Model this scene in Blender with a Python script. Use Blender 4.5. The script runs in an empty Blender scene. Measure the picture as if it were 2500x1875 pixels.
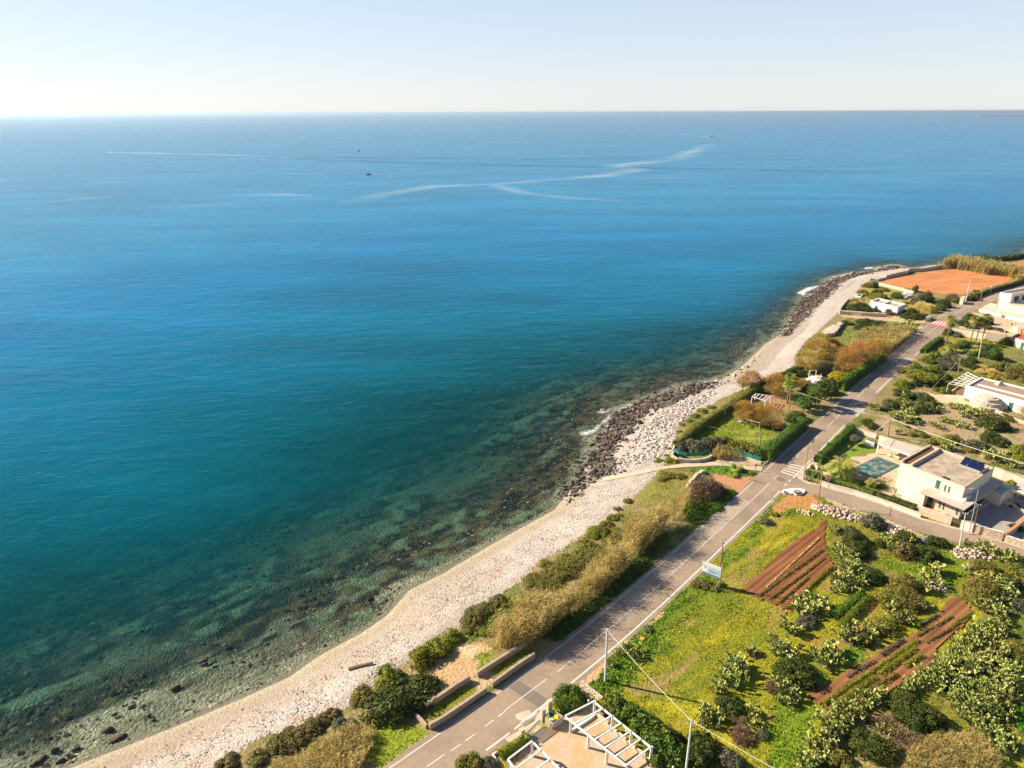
import bpy, math, random
import numpy as np
from mathutils import Vector, Matrix
from mathutils.geometry import tessellate_polygon
R = math.radians
random.seed(7); rng = np.random.default_rng(11)
scene = bpy.context.scene
COL = scene.collection

# ------------------------------------------------------------------ camera
CAM_H = 75.0; FPX = 1668.0; PITCH = R(21.7); ROLL = R(-0.18); SEA = -3.0
f_ = Vector((0, math.cos(PITCH), -math.sin(PITCH))); u_ = Vector((0, math.sin(PITCH), math.cos(PITCH))); r_ = Vector((1, 0, 0))
cr, sr = math.cos(ROLL), math.sin(ROLL)
Rv = r_*cr + u_*sr; Uv = -r_*sr + u_*cr
cd = bpy.data.cameras.new('camera'); cam = bpy.data.objects.new('camera', cd); COL.objects.link(cam)
cam.matrix_world = Matrix(((Rv.x, Uv.x, -f_.x, 0), (Rv.y, Uv.y, -f_.y, 0), (Rv.z, Uv.z, -f_.z, CAM_H), (0, 0, 0, 1)))
cd.sensor_width = 36; cd.lens = 36*FPX/2500; cd.clip_start = 1; cd.clip_end = 120000
scene.camera = cam

# ------------------------------------------------------------------ light
SUN_EL = R(32.5); SUN_AZ = R(163)          # azimuth of the sun, counter-clockwise from +x
w = bpy.data.worlds.new('World'); scene.world = w; w.use_nodes = True
nt = w.node_tree; bg = nt.nodes['Background']
sky = nt.nodes.new('ShaderNodeTexSky'); sky.sky_type = 'NISHITA'; sky.sun_disc = False
sky.sun_elevation = SUN_EL; sky.sun_rotation = math.pi/2 - SUN_AZ
sky.air_density = 1.0; sky.dust_density = 0.2; sky.ozone_density = 2.5; sky.altitude = 50
hz_mix = nt.nodes.new('ShaderNodeMix'); hz_mix.data_type = 'RGBA'; hz_mix.inputs[0].default_value = .66
hsv = nt.nodes.new('ShaderNodeHueSaturation'); hsv.inputs['Saturation'].default_value = .75; nt.links.new(sky.outputs[0], hsv.inputs['Color'])
grad = nt.nodes.new('ShaderNodeValToRGB'); tcw = nt.nodes.new('ShaderNodeTexCoord'); sxyz = nt.nodes.new('ShaderNodeSeparateXYZ'); nt.links.new(tcw.outputs['Generated'], sxyz.inputs[0]); nt.links.new(sxyz.outputs[2], grad.inputs[0])
grad.color_ramp.elements[0].color = (.87,.91,.97,1); grad.color_ramp.elements[1].color = (.03,.08,.24,1); grad.color_ramp.elements[1].position = 1
for p_, c_ in ((.16, (.64,.78,.98,1)), (.32, (.18,.34,.66,1)), (.5, (.06,.14,.38,1))): e_ = grad.color_ramp.elements.new(p_); e_.color = c_
sc_ = nt.nodes.new('ShaderNodeVectorMath'); sc_.operation = 'SCALE'; sc_.inputs['Scale'].default_value = 5.5; nt.links.new(grad.outputs[0], sc_.inputs[0])
nt.links.new(hsv.outputs[0], hz_mix.inputs[6]); nt.links.new(sc_.outputs[0], hz_mix.inputs[7]); nt.links.new(hz_mix.outputs[2], bg.inputs[0]); bg.inputs[1].default_value = 0.075
sl = bpy.data.lights.new('sun', 'SUN'); sl.energy = 5.0; sl.angle = R(0.55); sl.color = (1, .86, .66)
so = bpy.data.objects.new('sun', sl); COL.objects.link(so)
sd = Vector((math.cos(SUN_AZ)*math.cos(SUN_EL), math.sin(SUN_AZ)*math.cos(SUN_EL), math.sin(SUN_EL)))
so.rotation_euler = sd.to_track_quat('Z', 'Y').to_euler(); so.location = (0, 0, 200)
vs = scene.view_settings; vs.view_transform = 'Standard'; vs.look = 'None'; vs.gamma = 1; vs.use_curve_mapping = False
vs.exposure = 1.15
scene.cycles.max_bounces = 5; scene.cycles.transparent_max_bounces = 12; scene.cycles.use_denoising = True
scene.cycles.caustics_reflective = False; scene.cycles.caustics_refractive = False

# ------------------------------------------------------------------ survey points -> ground positions
S = dict(p=(0,0,1), c1=(1900,600,3.687), c2=(1400,850,3.687), c3=(1900,1000,3.687), c4=(1000,1200,3.687), c5=(1500,1200,3.687),
 c6=(1900,1425,3.687), c7=(1300,1425,3.687), c8=(700,1425,3.687), h1=(2200,620,7.373), h2=(2200,820,7.373), h3=(2200,1040,7.373),
 h4=(1950,1050,7.373), h5=(2000,620,7.373), h6=(1750,870,7.373), h7=(1750,1080,7.373), h8=(1100,1650,7.373), h9=(1400,1650,7.373),
 h10=(1800,700,7.373), h11=(2100,880,5.53), s1=(0,1425,3.687), k4=(2340,1200,7.93), k8=(1260,1720,9.07))
def px(s, a, b):
    o = S[s]; return o[0]+a/o[2], o[1]+b/o[2]
def ray(s, a, b):
    x, y = px(s, a, b); dx = (x-1250)/FPX; dy = -(y-937.5)/FPX
    return f_ + Rv*dx + Uv*dy
def q(s, a, b, z=0.0):
    d = ray(s, a, b); t = (z-CAM_H)/d.z
    return Vector((d.x*t, d.y*t, z))
def ql(s, pts, z=0.0): return [q(s, a, b, z) for a, b in pts]
def qm(*segs, z=0.0):
    o = []
    for s, pts in segs: o += ql(s, pts, z)
    return o
def ztop(base, s, a, b):
    d = ray(s, a, b); t = base.y/d.y; return CAM_H + d.z*t
def xy(P): return np.array([(p.x, p.y) for p in P])

# ------------------------------------------------------------------ numpy noise / geometry
def vnoise(x, y, sc, seed):
    g = np.random.default_rng(seed).random((64, 64)); X = x/sc; Y = y/sc
    xi = np.floor(X).astype(int); yi = np.floor(Y).astype(int); fx = X-xi; fy = Y-yi
    fx = fx*fx*(3-2*fx); fy = fy*fy*(3-2*fy)
    a = g[xi % 64, yi % 64]; b = g[(xi+1) % 64, yi % 64]; c = g[xi % 64, (yi+1) % 64]; d = g[(xi+1) % 64, (yi+1) % 64]
    return (a*(1-fx)+b*fx)*(1-fy)+(c*(1-fx)+d*fx)*fy
def fbm(x, y, sc, seed, o=3):
    s = 0; n = 0
    for i in range(o): s = s+vnoise(x, y, sc/2**i, seed+i)*.5**i; n += .5**i
    return s/n
def inside(poly, x, y):
    c = np.zeros(x.shape, bool); n = len(poly)
    for i in range(n):
        x1, y1 = poly[i]; x2, y2 = poly[(i+1) % n]
        if y1 == y2: continue
        m = (y1 > y) != (y2 > y); c ^= m & (x < (x2-x1)*(y-y1)/(y2-y1)+x1)
    return c
def pdist(line, x, y):
    best = np.full(x.shape, 1e9)
    for i in range(len(line)-1):
        a = line[i]; d = line[i+1]-a; L = d@d+1e-9
        t = np.clip(((x-a[0])*d[0]+(y-a[1])*d[1])/L, 0, 1)
        best = np.minimum(best, np.hypot(x-a[0]-t*d[0], y-a[1]-t*d[1]))
    return best
def scatter(poly, dens, r):
    p = np.array(poly); lo = p.min(0); hi = p.max(0); n = int((hi-lo).prod()*dens)
    P = lo+r.random((n, 2))*(hi-lo); return P[inside(p, P[:, 0], P[:, 1])]

# ------------------------------------------------------------------ materials
def sock(n, *names):
    for k in names:
        if k in n.inputs: return n.inputs[k]
def mat(name, col=(.5,.5,.5), rough=.85, vary=.25, scale=3.0, attr=False, bump=0, bscale=8.0, metal=0, spec=.3, col2=None, c2scale=.6, trans=0, rnd=0, voro=0):
    m = bpy.data.materials.new(name); m.use_nodes = True; t = m.node_tree; N = t.nodes; L = t.links
    b = N['Principled BSDF']; b.inputs['Roughness'].default_value = rough; b.inputs['Metallic'].default_value = metal
    b.inputs['Specular IOR Level'].default_value = spec
    tc = N.new('ShaderNodeNewGeometry')
    if attr:
        a = N.new('ShaderNodeAttribute'); a.attribute_name = 'Col'; src = a.outputs['Color']
    else:
        a = N.new('ShaderNodeRGB'); a.outputs[0].default_value = (*col, 1); src = a.outputs[0]
    if col2:
        n2 = N.new('ShaderNodeTexNoise'); n2.inputs['Scale'].default_value = c2scale; n2.inputs['Detail'].default_value = 6
        L.new(tc.outputs['Position'], n2.inputs['Vector'])
        mr2 = N.new('ShaderNodeMapRange'); mr2.inputs[1].default_value = .42; mr2.inputs[2].default_value = .62; L.new(n2.outputs[0], mr2.inputs[0])
        mx = N.new('ShaderNodeMix'); mx.data_type = 'RGBA'; mx.inputs['B'].default_value = (*col2, 1) if False else (0,0,0,1)
        mx.inputs[7].default_value = (*col2, 1); L.new(src, mx.inputs[6]); L.new(mr2.outputs[0], mx.inputs[0]); src = mx.outputs[2]
    if vary:
        n = N.new('ShaderNodeTexNoise'); n.inputs['Scale'].default_value = scale; n.inputs['Detail'].default_value = 8; n.inputs['Roughness'].default_value = .7
        L.new(tc.outputs['Position'], n.inputs['Vector'])
        mr = N.new('ShaderNodeMapRange'); mr.inputs[1].default_value = .25; mr.inputs[2].default_value = .75
        mr.inputs[3].default_value = 1-vary; mr.inputs[4].default_value = 1+vary; L.new(n.outputs[0], mr.inputs[0])
        hs = N.new('ShaderNodeHueSaturation'); L.new(src, hs.inputs['Color']); L.new(mr.outputs[0], hs.inputs['Value']); src = hs.outputs[0]
        if rnd:
            oi = N.new('ShaderNodeObjectInfo'); r1 = N.new('ShaderNodeMapRange'); r1.inputs[3].default_value = .5-rnd*.08; r1.inputs[4].default_value = .5+rnd*.05
            L.new(oi.outputs['Random'], r1.inputs[0]); L.new(r1.outputs[0], hs.inputs['Hue'])
    L.new(src, b.inputs['Base Color'])
    if trans:
        tr = N.new('ShaderNodeBsdfTranslucent'); L.new(src, tr.inputs[0]); ms = N.new('ShaderNodeMixShader'); ms.inputs[0].default_value = trans
        L.new(b.outputs[0], ms.inputs[1]); L.new(tr.outputs[0], ms.inputs[2]); L.new(ms.outputs[0], N['Material Output'].inputs[0])
    if bump:
        if voro:
            bn = N.new('ShaderNodeTexVoronoi'); bn.inputs['Scale'].default_value = voro
        else:
            bn = N.new('ShaderNodeTexNoise'); bn.inputs['Scale'].default_value = bscale; bn.inputs['Detail'].default_value = 6
        L.new(tc.outputs['Position'], bn.inputs['Vector'])
        bp = N.new('ShaderNodeBump'); bp.inputs['Strength'].default_value = 1; bp.inputs['Distance'].default_value = bump
        L.new(bn.outputs[0], bp.inputs['Height']); L.new(bp.outputs[0], b.inputs['Normal'])
    return m
M = {}
M['ground'] = mat('soil_and_grass', attr=True, vary=.45, scale=1.6, bump=.22, bscale=2.2)
M['beach'] = mat('beach_pebbles', attr=True, vary=.5, scale=3.2, bump=.2, bscale=3.2)
M['seabed'] = mat('seabed', attr=True, vary=.9, scale=2.0, bump=.22, voro=2.4)
M['stone'] = mat('loose_stones', attr=True, vary=.25, scale=4)
M['leaf'] = mat('leaves', attr=True, vary=.3, scale=1.2, trans=.25, rnd=.35, rough=.6)
M['pad'] = mat('cactus_pads', attr=True, vary=.2, scale=2, rough=.5, rnd=.2)
M['reed'] = mat('dry_reeds', attr=True, vary=.35, scale=.7, trans=.42)
M['bark'] = mat('bark', (.16,.10,.06), vary=.4, scale=6)
M['palmbark'] = mat('palm_bark', (.22,.15,.09), vary=.4, scale=7, bump=.05)
M['asphalt'] = mat('asphalt', (.31,.235,.17), vary=.18, scale=1.3, col2=(.24,.185,.14), c2scale=.12, bump=.01, bscale=30, rough=.8)
M['asphaltold'] = mat('old_asphalt', (.37,.30,.23), vary=.15, scale=1.1, col2=(.30,.24,.19), c2scale=.1, rough=.85)
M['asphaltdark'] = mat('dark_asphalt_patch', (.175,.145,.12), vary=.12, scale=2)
M['paint'] = mat('road_paint', (.60,.57,.52), vary=.15, scale=3, rough=.6)
M['redpaint'] = mat('red_road_paint', (.45,.13,.10), vary=.2, scale=2)
M['concrete'] = mat('pale_concrete', (.50,.43,.35), vary=.18, scale=1.2, col2=(.42,.36,.29))
M['sandpath'] = mat('concrete_footpath', (.50,.41,.30), vary=.12, scale=1.5, col2=(.44,.355,.255), c2scale=.25)
M['cream'] = mat('cream_render', (.68,.60,.49), vary=.06, scale=.7)
M['white'] = mat('white_paint', (.74,.72,.70), vary=.06, scale=1.5)
M['drystone'] = mat('dry_stone', (.50,.42,.33), vary=.4, scale=4, bump=.12, voro=3.0)
M['creamstone'] = mat('cream_stone_blocks', (.55,.44,.33), vary=.25, scale=2.2, bump=.05, voro=2.2)
M['oldwall'] = mat('old_tan_wall', (.38,.29,.21), vary=.3, scale=2.5, bump=.05)
M['rooftile'] = mat('stone_slab_roof', (.42,.34,.26), vary=.3, scale=2.2, col2=(.30,.235,.18), c2scale=.6, bump=.04, voro=1.6)
M['brownroof'] = mat('brown_gravel_roof', (.30,.21,.15), vary=.2, scale=2)
M['redroof'] = mat('red_tiled_roof', (.35,.08,.05), vary=.2, scale=3)
M['glass'] = mat('dark_glass', (.03,.05,.05), vary=0, rough=.1, spec=.6)
M['greenshutter'] = mat('green_shutter', (.04,.13,.11), vary=.15, rough=.5)
M['solar'] = mat('solar_glass', (.006,.014,.05), vary=.05, rough=.25, spec=.6)
M['metal'] = mat('grey_metal', (.45,.45,.45), vary=.1, rough=.4, metal=.4)
M['polegrey'] = mat('grey_concrete_pole', (.55,.54,.52), vary=.12, scale=2)
M['polewood'] = mat('brown_wooden_pole', (.34,.20,.11), vary=.25, scale=4)
M['cable'] = mat('cable', (.62,.58,.50), vary=0, rough=.6)
M['greennet'] = mat('green_netting', (.02,.17,.13), vary=.3, scale=2, rough=.6)
M['poolcover'] = mat('green_pool_cover', (.03,.10,.09), vary=.6, scale=1.2, col2=(.19,.215,.19), c2scale=.8, rough=.4, bump=.1, bscale=1.3)
M['paving'] = mat('pink_paving', (.50,.36,.24), vary=.14, scale=.8, col2=(.56,.43,.31), c2scale=.5)
M['gravel'] = mat('pale_gravel', (.46,.39,.32), vary=.2, scale=5)
M['bluegravel'] = mat('grey_gravel_yard', (.33,.30,.29), vary=.25, scale=5)
M['yardsand'] = mat('sandy_yard', (.47,.36,.25), vary=.18, scale=2, col2=(.46,.31,.16), c2scale=.4)
M['lawn'] = mat('mown_lawn', (.13,.22,.015), vary=.3, scale=2, col2=(.19,.24,.015), c2scale=.5, bump=.05)
M['wood'] = mat('weathered_wood', (.30,.22,.16), vary=.3, scale=5)
M['louver'] = mat('dark_louvre', (.14,.07,.03), vary=.2)
M['awning'] = mat('beige_slat_roof', (.52,.43,.36), vary=.08, scale=2)
M['yellow'] = mat('yellow_plastic', (.80,.62,.01), vary=.03, rough=.4)
M['tealbin'] = mat('dark_teal_plastic', (.01,.08,.10), vary=.05, rough=.4)
M['creamlid'] = mat('beige_plastic', (.5,.47,.33), vary=.05, rough=.4)
M['orange'] = mat('terracotta_wall', (.62,.24,.09), vary=.1)
M['red'] = mat('red_enamel', (.55,.02,.02), vary=.05, rough=.4)
M['bluepic'] = mat('blue_poster_print', (.35,.52,.62), vary=.25, scale=.8, rough=.5)
M['darkblue'] = mat('blue_poster_band', (.12,.17,.33), vary=.2, rough=.5)
M['iron'] = mat('dark_iron', (.07,.05,.04), vary=.2, rough=.5)
M['rubber'] = mat('black_rubber', (.02,.02,.02), vary=.1)

# ------------------------------------------------------------------ object helpers
def tag(o, label=None, cat=None, group=None, kind=None):
    if label: o['label'] = label
    if cat: o['category'] = cat
    if group: o['group'] = group
    if kind: o['kind'] = kind
    return o
def empty(name, loc, label, cat, group=None, rz=0):
    o = bpy.data.objects.new(name, None); COL.objects.link(o); o.location = loc; o.rotation_euler.z = rz
    o.empty_display_size = .3
    return tag(o, label, cat, group)
def npmesh(name, V, F, m, C=None, smooth=False):
    """V (n,3), F (k,m) ints, C (k,3) colour per face"""
    me = bpy.data.meshes.new(name); V = np.asarray(V, np.float32); F = np.asarray(F, np.int32); k, n = F.shape
    me.vertices.add(len(V)); me.vertices.foreach_set('co', V.ravel())
    me.loops.add(k*n); me.loops.foreach_set('vertex_index', F.ravel())
    me.polygons.add(k); me.polygons.foreach_set('loop_start', np.arange(0, k*n, n, dtype=np.int32))
    if C is not None:
        a = me.color_attributes.new('Col', 'FLOAT_COLOR', 'CORNER')
        cc = np.ones((k, n, 4), np.float32); cc[:, :, :3] = np.clip(np.asarray(C), 0, 1)[:, None, :]
        a.data.foreach_set('color', cc.ravel())
    if smooth: me.polygons.foreach_set('use_smooth', np.ones(k, bool))
    me.materials.append(m); me.update(calc_edges=True); me.validate()
    return me
def link(name, me, loc=(0,0,0), parent=None):
    o = bpy.data.objects.new(name, me); COL.objects.link(o); o.location = loc
    if parent: o.parent = parent
    return o
class MB:
    def __init__(s): s.v = []; s.f = []
    def add(s, V, F):
        n = len(s.v); s.v += [Vector(p) for p in V]; s.f += [tuple(i+n for i in f) for f in F]; return s
    def prism(s, poly, z0, z1):
        P = [Vector(p) for p in poly]; n = len(P)
        ar = sum(P[i].x*P[(i+1) % n].y-P[(i+1) % n].x*P[i].y for i in range(n))
        if ar < 0: P = P[::-1]
        V = [(p.x, p.y, z0) for p in P]+[(p.x, p.y, z1) for p in P]
        tri = tessellate_polygon([[Vector((p.x, p.y, 0)) for p in P]])
        F = [(i, (i+1) % n, n+(i+1) % n, n+i) for i in range(n)]
        for t in tri:
            a, b, c = t; pa, pb, pc = P[a], P[b], P[c]
            if (pb.x-pa.x)*(pc.y-pa.y)-(pb.y-pa.y)*(pc.x-pa.x) < 0: a, c = c, a
            F += [(a+n, b+n, c+n), (c, b, a)]
        return s.add(V, F)
    def sheet(s, poly, z):
        P = [Vector(p) for p in poly]; tri = tessellate_polygon([[Vector((p.x, p.y, 0)) for p in P]]); F = []
        for a, b, c in tri:
            pa, pb, pc = P[a], P[b], P[c]
            if (pb.x-pa.x)*(pc.y-pa.y)-(pb.y-pa.y)*(pc.x-pa.x) < 0: a, c = c, a
            F.append((a, b, c))
        return s.add([(p.x, p.y, z) for p in P], F)
    def bar(s, a, b, wd, hg, up=Vector((0, 0, 1))):
        a = Vector(a); b = Vector(b); d = (b-a).normalized()
        if abs(d.dot(up)) > .95: up = Vector((1, 0, 0))
        x = d.cross(up).normalized()*wd/2; y = x.cross(d).normalized()*hg/2
        V = [p+i*x+j*y for p in (a, b) for i, j in ((-1,-1),(1,-1),(1,1),(-1,1))]
        return s.add(V, [(3,2,1,0),(4,5,6,7),(0,1,5,4),(1,2,6,5),(2,3,7,6),(3,0,4,7)])
    def tube(s, pts, r0, r1=None, n=8):
        r1 = r0 if r1 is None else r1; pts = [Vector(p) for p in pts]; V = []; F = []; k = len(pts)
        for i, p in enumerate(pts):
            d = (pts[min(i+1, k-1)]-pts[max(i-1, 0)]).normalized()
            up = Vector((0, 0, 1)) if abs(d.z) < .9 else Vector((1, 0, 0)); x = d.cross(up).normalized(); y = d.cross(x)
            r = r0+(r1-r0)*i/(k-1)
            V += [p+(x*math.cos(t)+y*math.sin(t))*r for t in [2*math.pi*j/n for j in range(n)]]
        for i in range(k-1):
            for j in range(n): F.append((i*n+j, i*n+(j+1) % n, (i+1)*n+(j+1) % n, (i+1)*n+j))
        F += [tuple(range(n))[::-1], tuple((k-1)*n+j for j in range(n))]
        return s.add(V, F)
    def sphere(s, c, r, n=10, sz=1):
        c = Vector(c); V = []; F = []; h = n//2
        for i in range(1, h):
            for j in range(n): V.append(c+Vector((r*math.sin(math.pi*i/h)*math.cos(2*math.pi*j/n), r*math.sin(math.pi*i/h)*math.sin(2*math.pi*j/n), r*sz*math.cos(math.pi*i/h))))
        V += [c+Vector((0,0,r*sz)), c-Vector((0,0,r*sz))]; t = len(V)-2
        for i in range(h-2):
            for j in range(n): F.append((i*n+j, (i+1)*n+j, (i+1)*n+(j+1) % n, i*n+(j+1) % n))
        for j in range(n): F += [(t, j, (j+1) % n), (t+1, (h-2)*n+(j+1) % n, (h-2)*n+j)]
        return s.add(V, F)
    def build(s, name, m, parent=None, label=None):
        xs = [p.x for p in s.v]; ys = [p.y for p in s.v]; zs = [p.z for p in s.v]
        o0 = Vector(((min(xs)+max(xs))/2, (min(ys)+max(ys))/2, min(zs)))
        me = bpy.data.meshes.new(name); me.from_pydata([p-o0 for p in s.v], [], s.f); me.materials.append(m); me.update()
        ob = bpy.data.objects.new(name, me); COL.objects.link(ob)
        if parent is not None:
            w0 = parent.location+(parent.parent.location if parent.parent else Vector()); ob.parent = parent; ob.location = o0-w0
        else: ob.location = o0
        if label: ob['label'] = label
        return ob
def struct(o): o['kind'] = 'structure'; return o
def copy_tree(o, parent=None):
    c = o.copy(); COL.objects.link(c); c.parent = parent
    for ch in [x for x in TREE.get(o.name, [])]: copy_tree(ch, c)
    return c
TREE = {}
def offs(P, d):
    o = []; n = len(P)
    for i in range(n):
        t = (P[min(i+1, n-1)]-P[max(i-1, 0)]); t.z = 0; t.normalize(); o.append(P[i]+Vector((-t.y, t.x, 0))*d)
    return o
def resample(P, step):
    o = [P[0].copy()]
    for a, b in zip(P, P[1:]):
        L = (b-a).length; k = max(1, int(L/step))
        o += [a.lerp(b, (i+1)/k) for i in range(k)]
    return o

# ------------------------------------------------------------------ coast lines
shore = qm(('p', [(173,1875),(326,1815),(461,1761),(600,1702),(707,1653),(781,1601),(890,1542),(944,1504),(1000,1441),(1081,1401),(1190,1336),(1271,1290),(1353,1246),(1388,1203),(1430,1160),(1436,1140),(1462,1086),(1481,1040),(1514,996),(1563,980),(1630,958),(1671,942),(1725,931),(1761,929),(1780,915),(1807,899),(1834,874),(1868,841),(1902,819),(1922,795),(1929,776),(1942,761),(1955,747),(1963,727),(1980,714),(2003,701),(2027,681),(2061,669),(2095,665),(2129,661),(2142,653),(2176,646),(2201,647),(2208,656),(2231,655),(2275,648),(2330,640),(2420,634),(2500,624)]), z=SEA)
shore = [Vector((-600,-480,SEA)), Vector((-130,-8,SEA))] + shore + [Vector((330,428,SEA)), Vector((600,620,SEA)), Vector((1500,1000,SEA)), Vector((4000,2500,SEA))]
vegl = qm(('p', [(531,1875),(633,1797),(700,1780),(768,1753),(822,1734),(863,1721),(860,1691),(903,1677),(917,1655),(977,1631),(1001,1612),(1005,1593),(1044,1566),(1085,1542),(1123,1528),(1145,1495),(1188,1474),(1230,1444),(1277,1417),(1293,1395),(1320,1365),(1366,1346),(1407,1317),(1447,1290),(1502,1254),(1549,1211),(1603,1157),(1628,1121),(1644,1072),(1658,1040),(1685,1013),(1725,996),(1753,977),(1793,958),(1823,948),(1861,931),(1902,915),(1937,896),(1940,870),(1963,836),(1990,815),(2003,802),(2041,768),(2054,753),(2072,731),(2088,722),(2106,696),(2122,685),(2160,678),(2197,665),(2217,662),(2278,654),(2330,646),(2420,639),(2500,629)]), z=0)
vegl = [Vector((-560,-500,0)), Vector((-95,20,0))] + vegl + [Vector((340,425,0)), Vector((610,610,0)), Vector((1510,990,0)), Vector((4000,2480,0))]
SH = xy(shore); VG = xy(vegl)
LANDPOLY = np.vstack([SH, [[4000,-3000],[-600,-3000]]]); VEGPOLY = np.vstack([VG, [[4000,-3000],[-560,-3000]]])
def coastD(x, y):
    """signed distance to the water's edge, + inland"""
    return np.where(inside(LANDPOLY, x, y), 1, -1)*pdist(SH, x, y)
def height(x, y):
    d = coastD(x, y); v = pdist(VG, x, y); inl = inside(VEGPOLY, x, y)
    t = np.clip(d/(d+v+1e-6), 0, 1); prof = 1-(1-t)**1.25
    h = np.where(d > 0, SEA+3*prof, SEA+np.maximum(d*.055, -9)-.12*np.minimum(-d, 1))
    return np.where(inl & (d > 0), 0.0, h), d, inl
def hz(p): return float(height(np.array([p.x]), np.array([p.y]))[0][0])
ROADA = R(46.5); FIELDA = R(38)
def rot(x, y, a): return x*math.cos(a)+y*math.sin(a), -x*math.sin(a)+y*math.cos(a)

# ------------------------------------------------------------------ roads (centre geometry)
roadL = qm(('p', [(952,1875),(1080,1788),(1207,1698),(1300,1632),(1381,1572),(1476,1494),(1558,1427),(1636,1358),(1711,1288),(1758,1250),(1799,1214),(1837,1179),(1876,1143),(1913,1108),(1943,1080),(1981,1045),(2030,999),(2103,931),(2171,871),(2226,826),(2263,796),(2298,769),(2344,745),(2394,723),(2431,711),(2500,693)]))
ext = (roadL[0]-roadL[1]).normalized()
roadL = [roadL[0]+ext*60] + roadL + [roadL[-1]+(roadL[-1]-roadL[-2]).normalized()*300]
roadL = resample(roadL, 6)
for _ in range(3): roadL = [roadL[0]]+[(roadL[i-1]+roadL[i]*2+roadL[i+1])/4 for i in range(1, len(roadL)-1)]+[roadL[-1]]
RW = 5.85
def strip(P, d0, d1, z): # ribbon between two offsets to the right of line P
    A = offs(P, -d0); B = offs(P, -d1); mb = MB(); V = []; F = []
    for a, b in zip(A, B): V += [(a.x, a.y, z), (b.x, b.y, z)]
    for i in range(len(P)-1): F.append((2*i, 2*i+1, 2*i+3, 2*i+2))
    mb.add(V, F); return mb
ROADPOLY = xy(offs(roadL, .7)+offs(roadL, -RW-.7)[::-1])
sideU = qm(('p', [(1940,1150),(1951,1170),(1976,1182),(2004,1188),(2040,1199),(2086,1211),(2153,1233),(2252,1270),(2361,1301),(2442,1323),(2500,1341),(2700,1400)]))
sideL = qm(('p', [(1899,1194),(1935,1192),(1966,1201),(1997,1210),(2040,1223),(2086,1240),(2153,1262),(2239,1298),(2320,1322),(2429,1344),(2500,1364),(2700,1430)]))
SIDEPOLY = xy(sideU+sideL[::-1])

# ------------------------------------------------------------------ terrain
def axis(lo, a, b, hi, d0, d1):
    fine = [a]; 
    while fine[-1] < b: fine.append(fine[-1]+d0+(d1-d0)*(fine[-1]-a)/(b-a))
    l = [a]; s = d0
    while l[-1] > lo: s *= 1.5; l.append(l[-1]-s)
    r = [fine[-1]]; s = d1
    while r[-1] < hi: s *= 1.4; r.append(r[-1]+s)
    return np.array(l[:0:-1]+fine+r[1:])
xs = axis(-600, -82, 345, 1500, .6, .75); ys = axis(-400, 52, 470, 1500, .45, 1.1)
X, Y = np.meshgrid(xs, ys); X = X.ravel(); Y = Y.ravel()
Hh, DD, INL = height(X, Y)
near = (X > -90) & (X < 350) & (Y > 50) & (Y < 480)
n1 = fbm(X, Y, 9, 1); n2 = fbm(X, Y, 2.2, 5); n3 = fbm(X, Y, 30, 9)
def mixc(a, b, t): return a*(1-t[:, None])+np.array(b)[None]*t[:, None]
def stepn(v, a, b): t = np.clip((v-a)/(b-a), 0, 1); return t*t*(3-2*t)
# land colours
CL = np.tile(np.array([.24,.19,.075]), (len(X), 1))
CL = mixc(CL, (.13,.15,.03), stepn(n1, .45, .65)); CL = mixc(CL, (.33,.24,.12), stepn(n2, .55, .75)*.5)
def paint(poly, col, jit=1.2, amt=1.0, tex=None, sc=3.0, seed=3):
    global CL
    P = xy(poly); lo = P.min(0)-3; hi = P.max(0)+3
    m = np.where((X > lo[0]) & (X < hi[0]) & (Y > lo[1]) & (Y < hi[1]))[0]
    if len(m) == 0: return
    x = X[m]+(vnoise(X[m], Y[m], sc, seed)-.5)*2*jit+(vnoise(X[m], Y[m], sc/4, seed+9)-.5)*jit; y = Y[m]+(vnoise(X[m], Y[m], sc, seed+1)-.5)*2*jit+(vnoise(X[m], Y[m], sc/4, seed+8)-.5)*jit
    t = inside(P, x, y)*amt
    if tex is not None: t = t*tex(X[m], Y[m])
    CL[m] = mixc(CL[m], col, t.astype(float))
right = qm(('p', [(1150,1950),(1403,1670),(1593,1495),(1669,1430),(1771,1327),(1901,1210),(1966,1205),(2086,1245),(2239,1303),(2429,1350),(2500,1370),(2800,1460),(2800,2000)]))
def streak(x, y): 
    u, v = rot(x, y, FIELDA); return stepn(fbm(u/7, v, 1.6, 21), .42, .62)
def spots(a, b, sc, seed): return lambda x, y: stepn(fbm(x, y, sc, seed), a, b)
paint(right, (.25,.24,.010), .4)
paint(right, (.27,.17,.06), .5, .8, lambda x, y: streak(x, y)*stepn(fbm(x, y, 9, 33), .45, .6))
paint(right, (.38,.31,.015), .5, .9, lambda x, y: streak(x+50, y-20)*stepn(fbm(x, y, 6, 35), .5, .65))
paint(right, (.13,.22,.008), .5, .8, spots(.55, .68, 8, 37))
GREEN = (.12,.20,.010)
paint(ql('c7', [(520,870),(640,640),(830,440),(1080,220),(1300,60),(1500,0),(1560,60),(1350,260),(1250,420),(1180,620),(1000,700),(900,800),(760,950),(560,960)]), GREEN, 1, .9)
paint(ql('c5', [(480,1020),(760,820),(1000,560),(1250,320),(1440,120),(1480,160),(1330,340),(1180,560),(980,700),(860,930),(700,1130),(300,1330),(180,1420)]), GREEN, 1, .8)
paint(ql('c5', [(700,890),(1000,860),(1250,930),(1100,1100),(850,1250),(500,1350),(420,1240)]), (.17,.21,.01), 1, .6)
paint(ql('c7', [(380,890),(650,660),(700,600),(660,790),(520,900),(440,910)]), (.50,.33,.18), .3)
paint(ql('c5', [(310,1180),(460,1050),(470,1070),(330,1200)]), (.50,.36,.2), .2)
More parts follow.
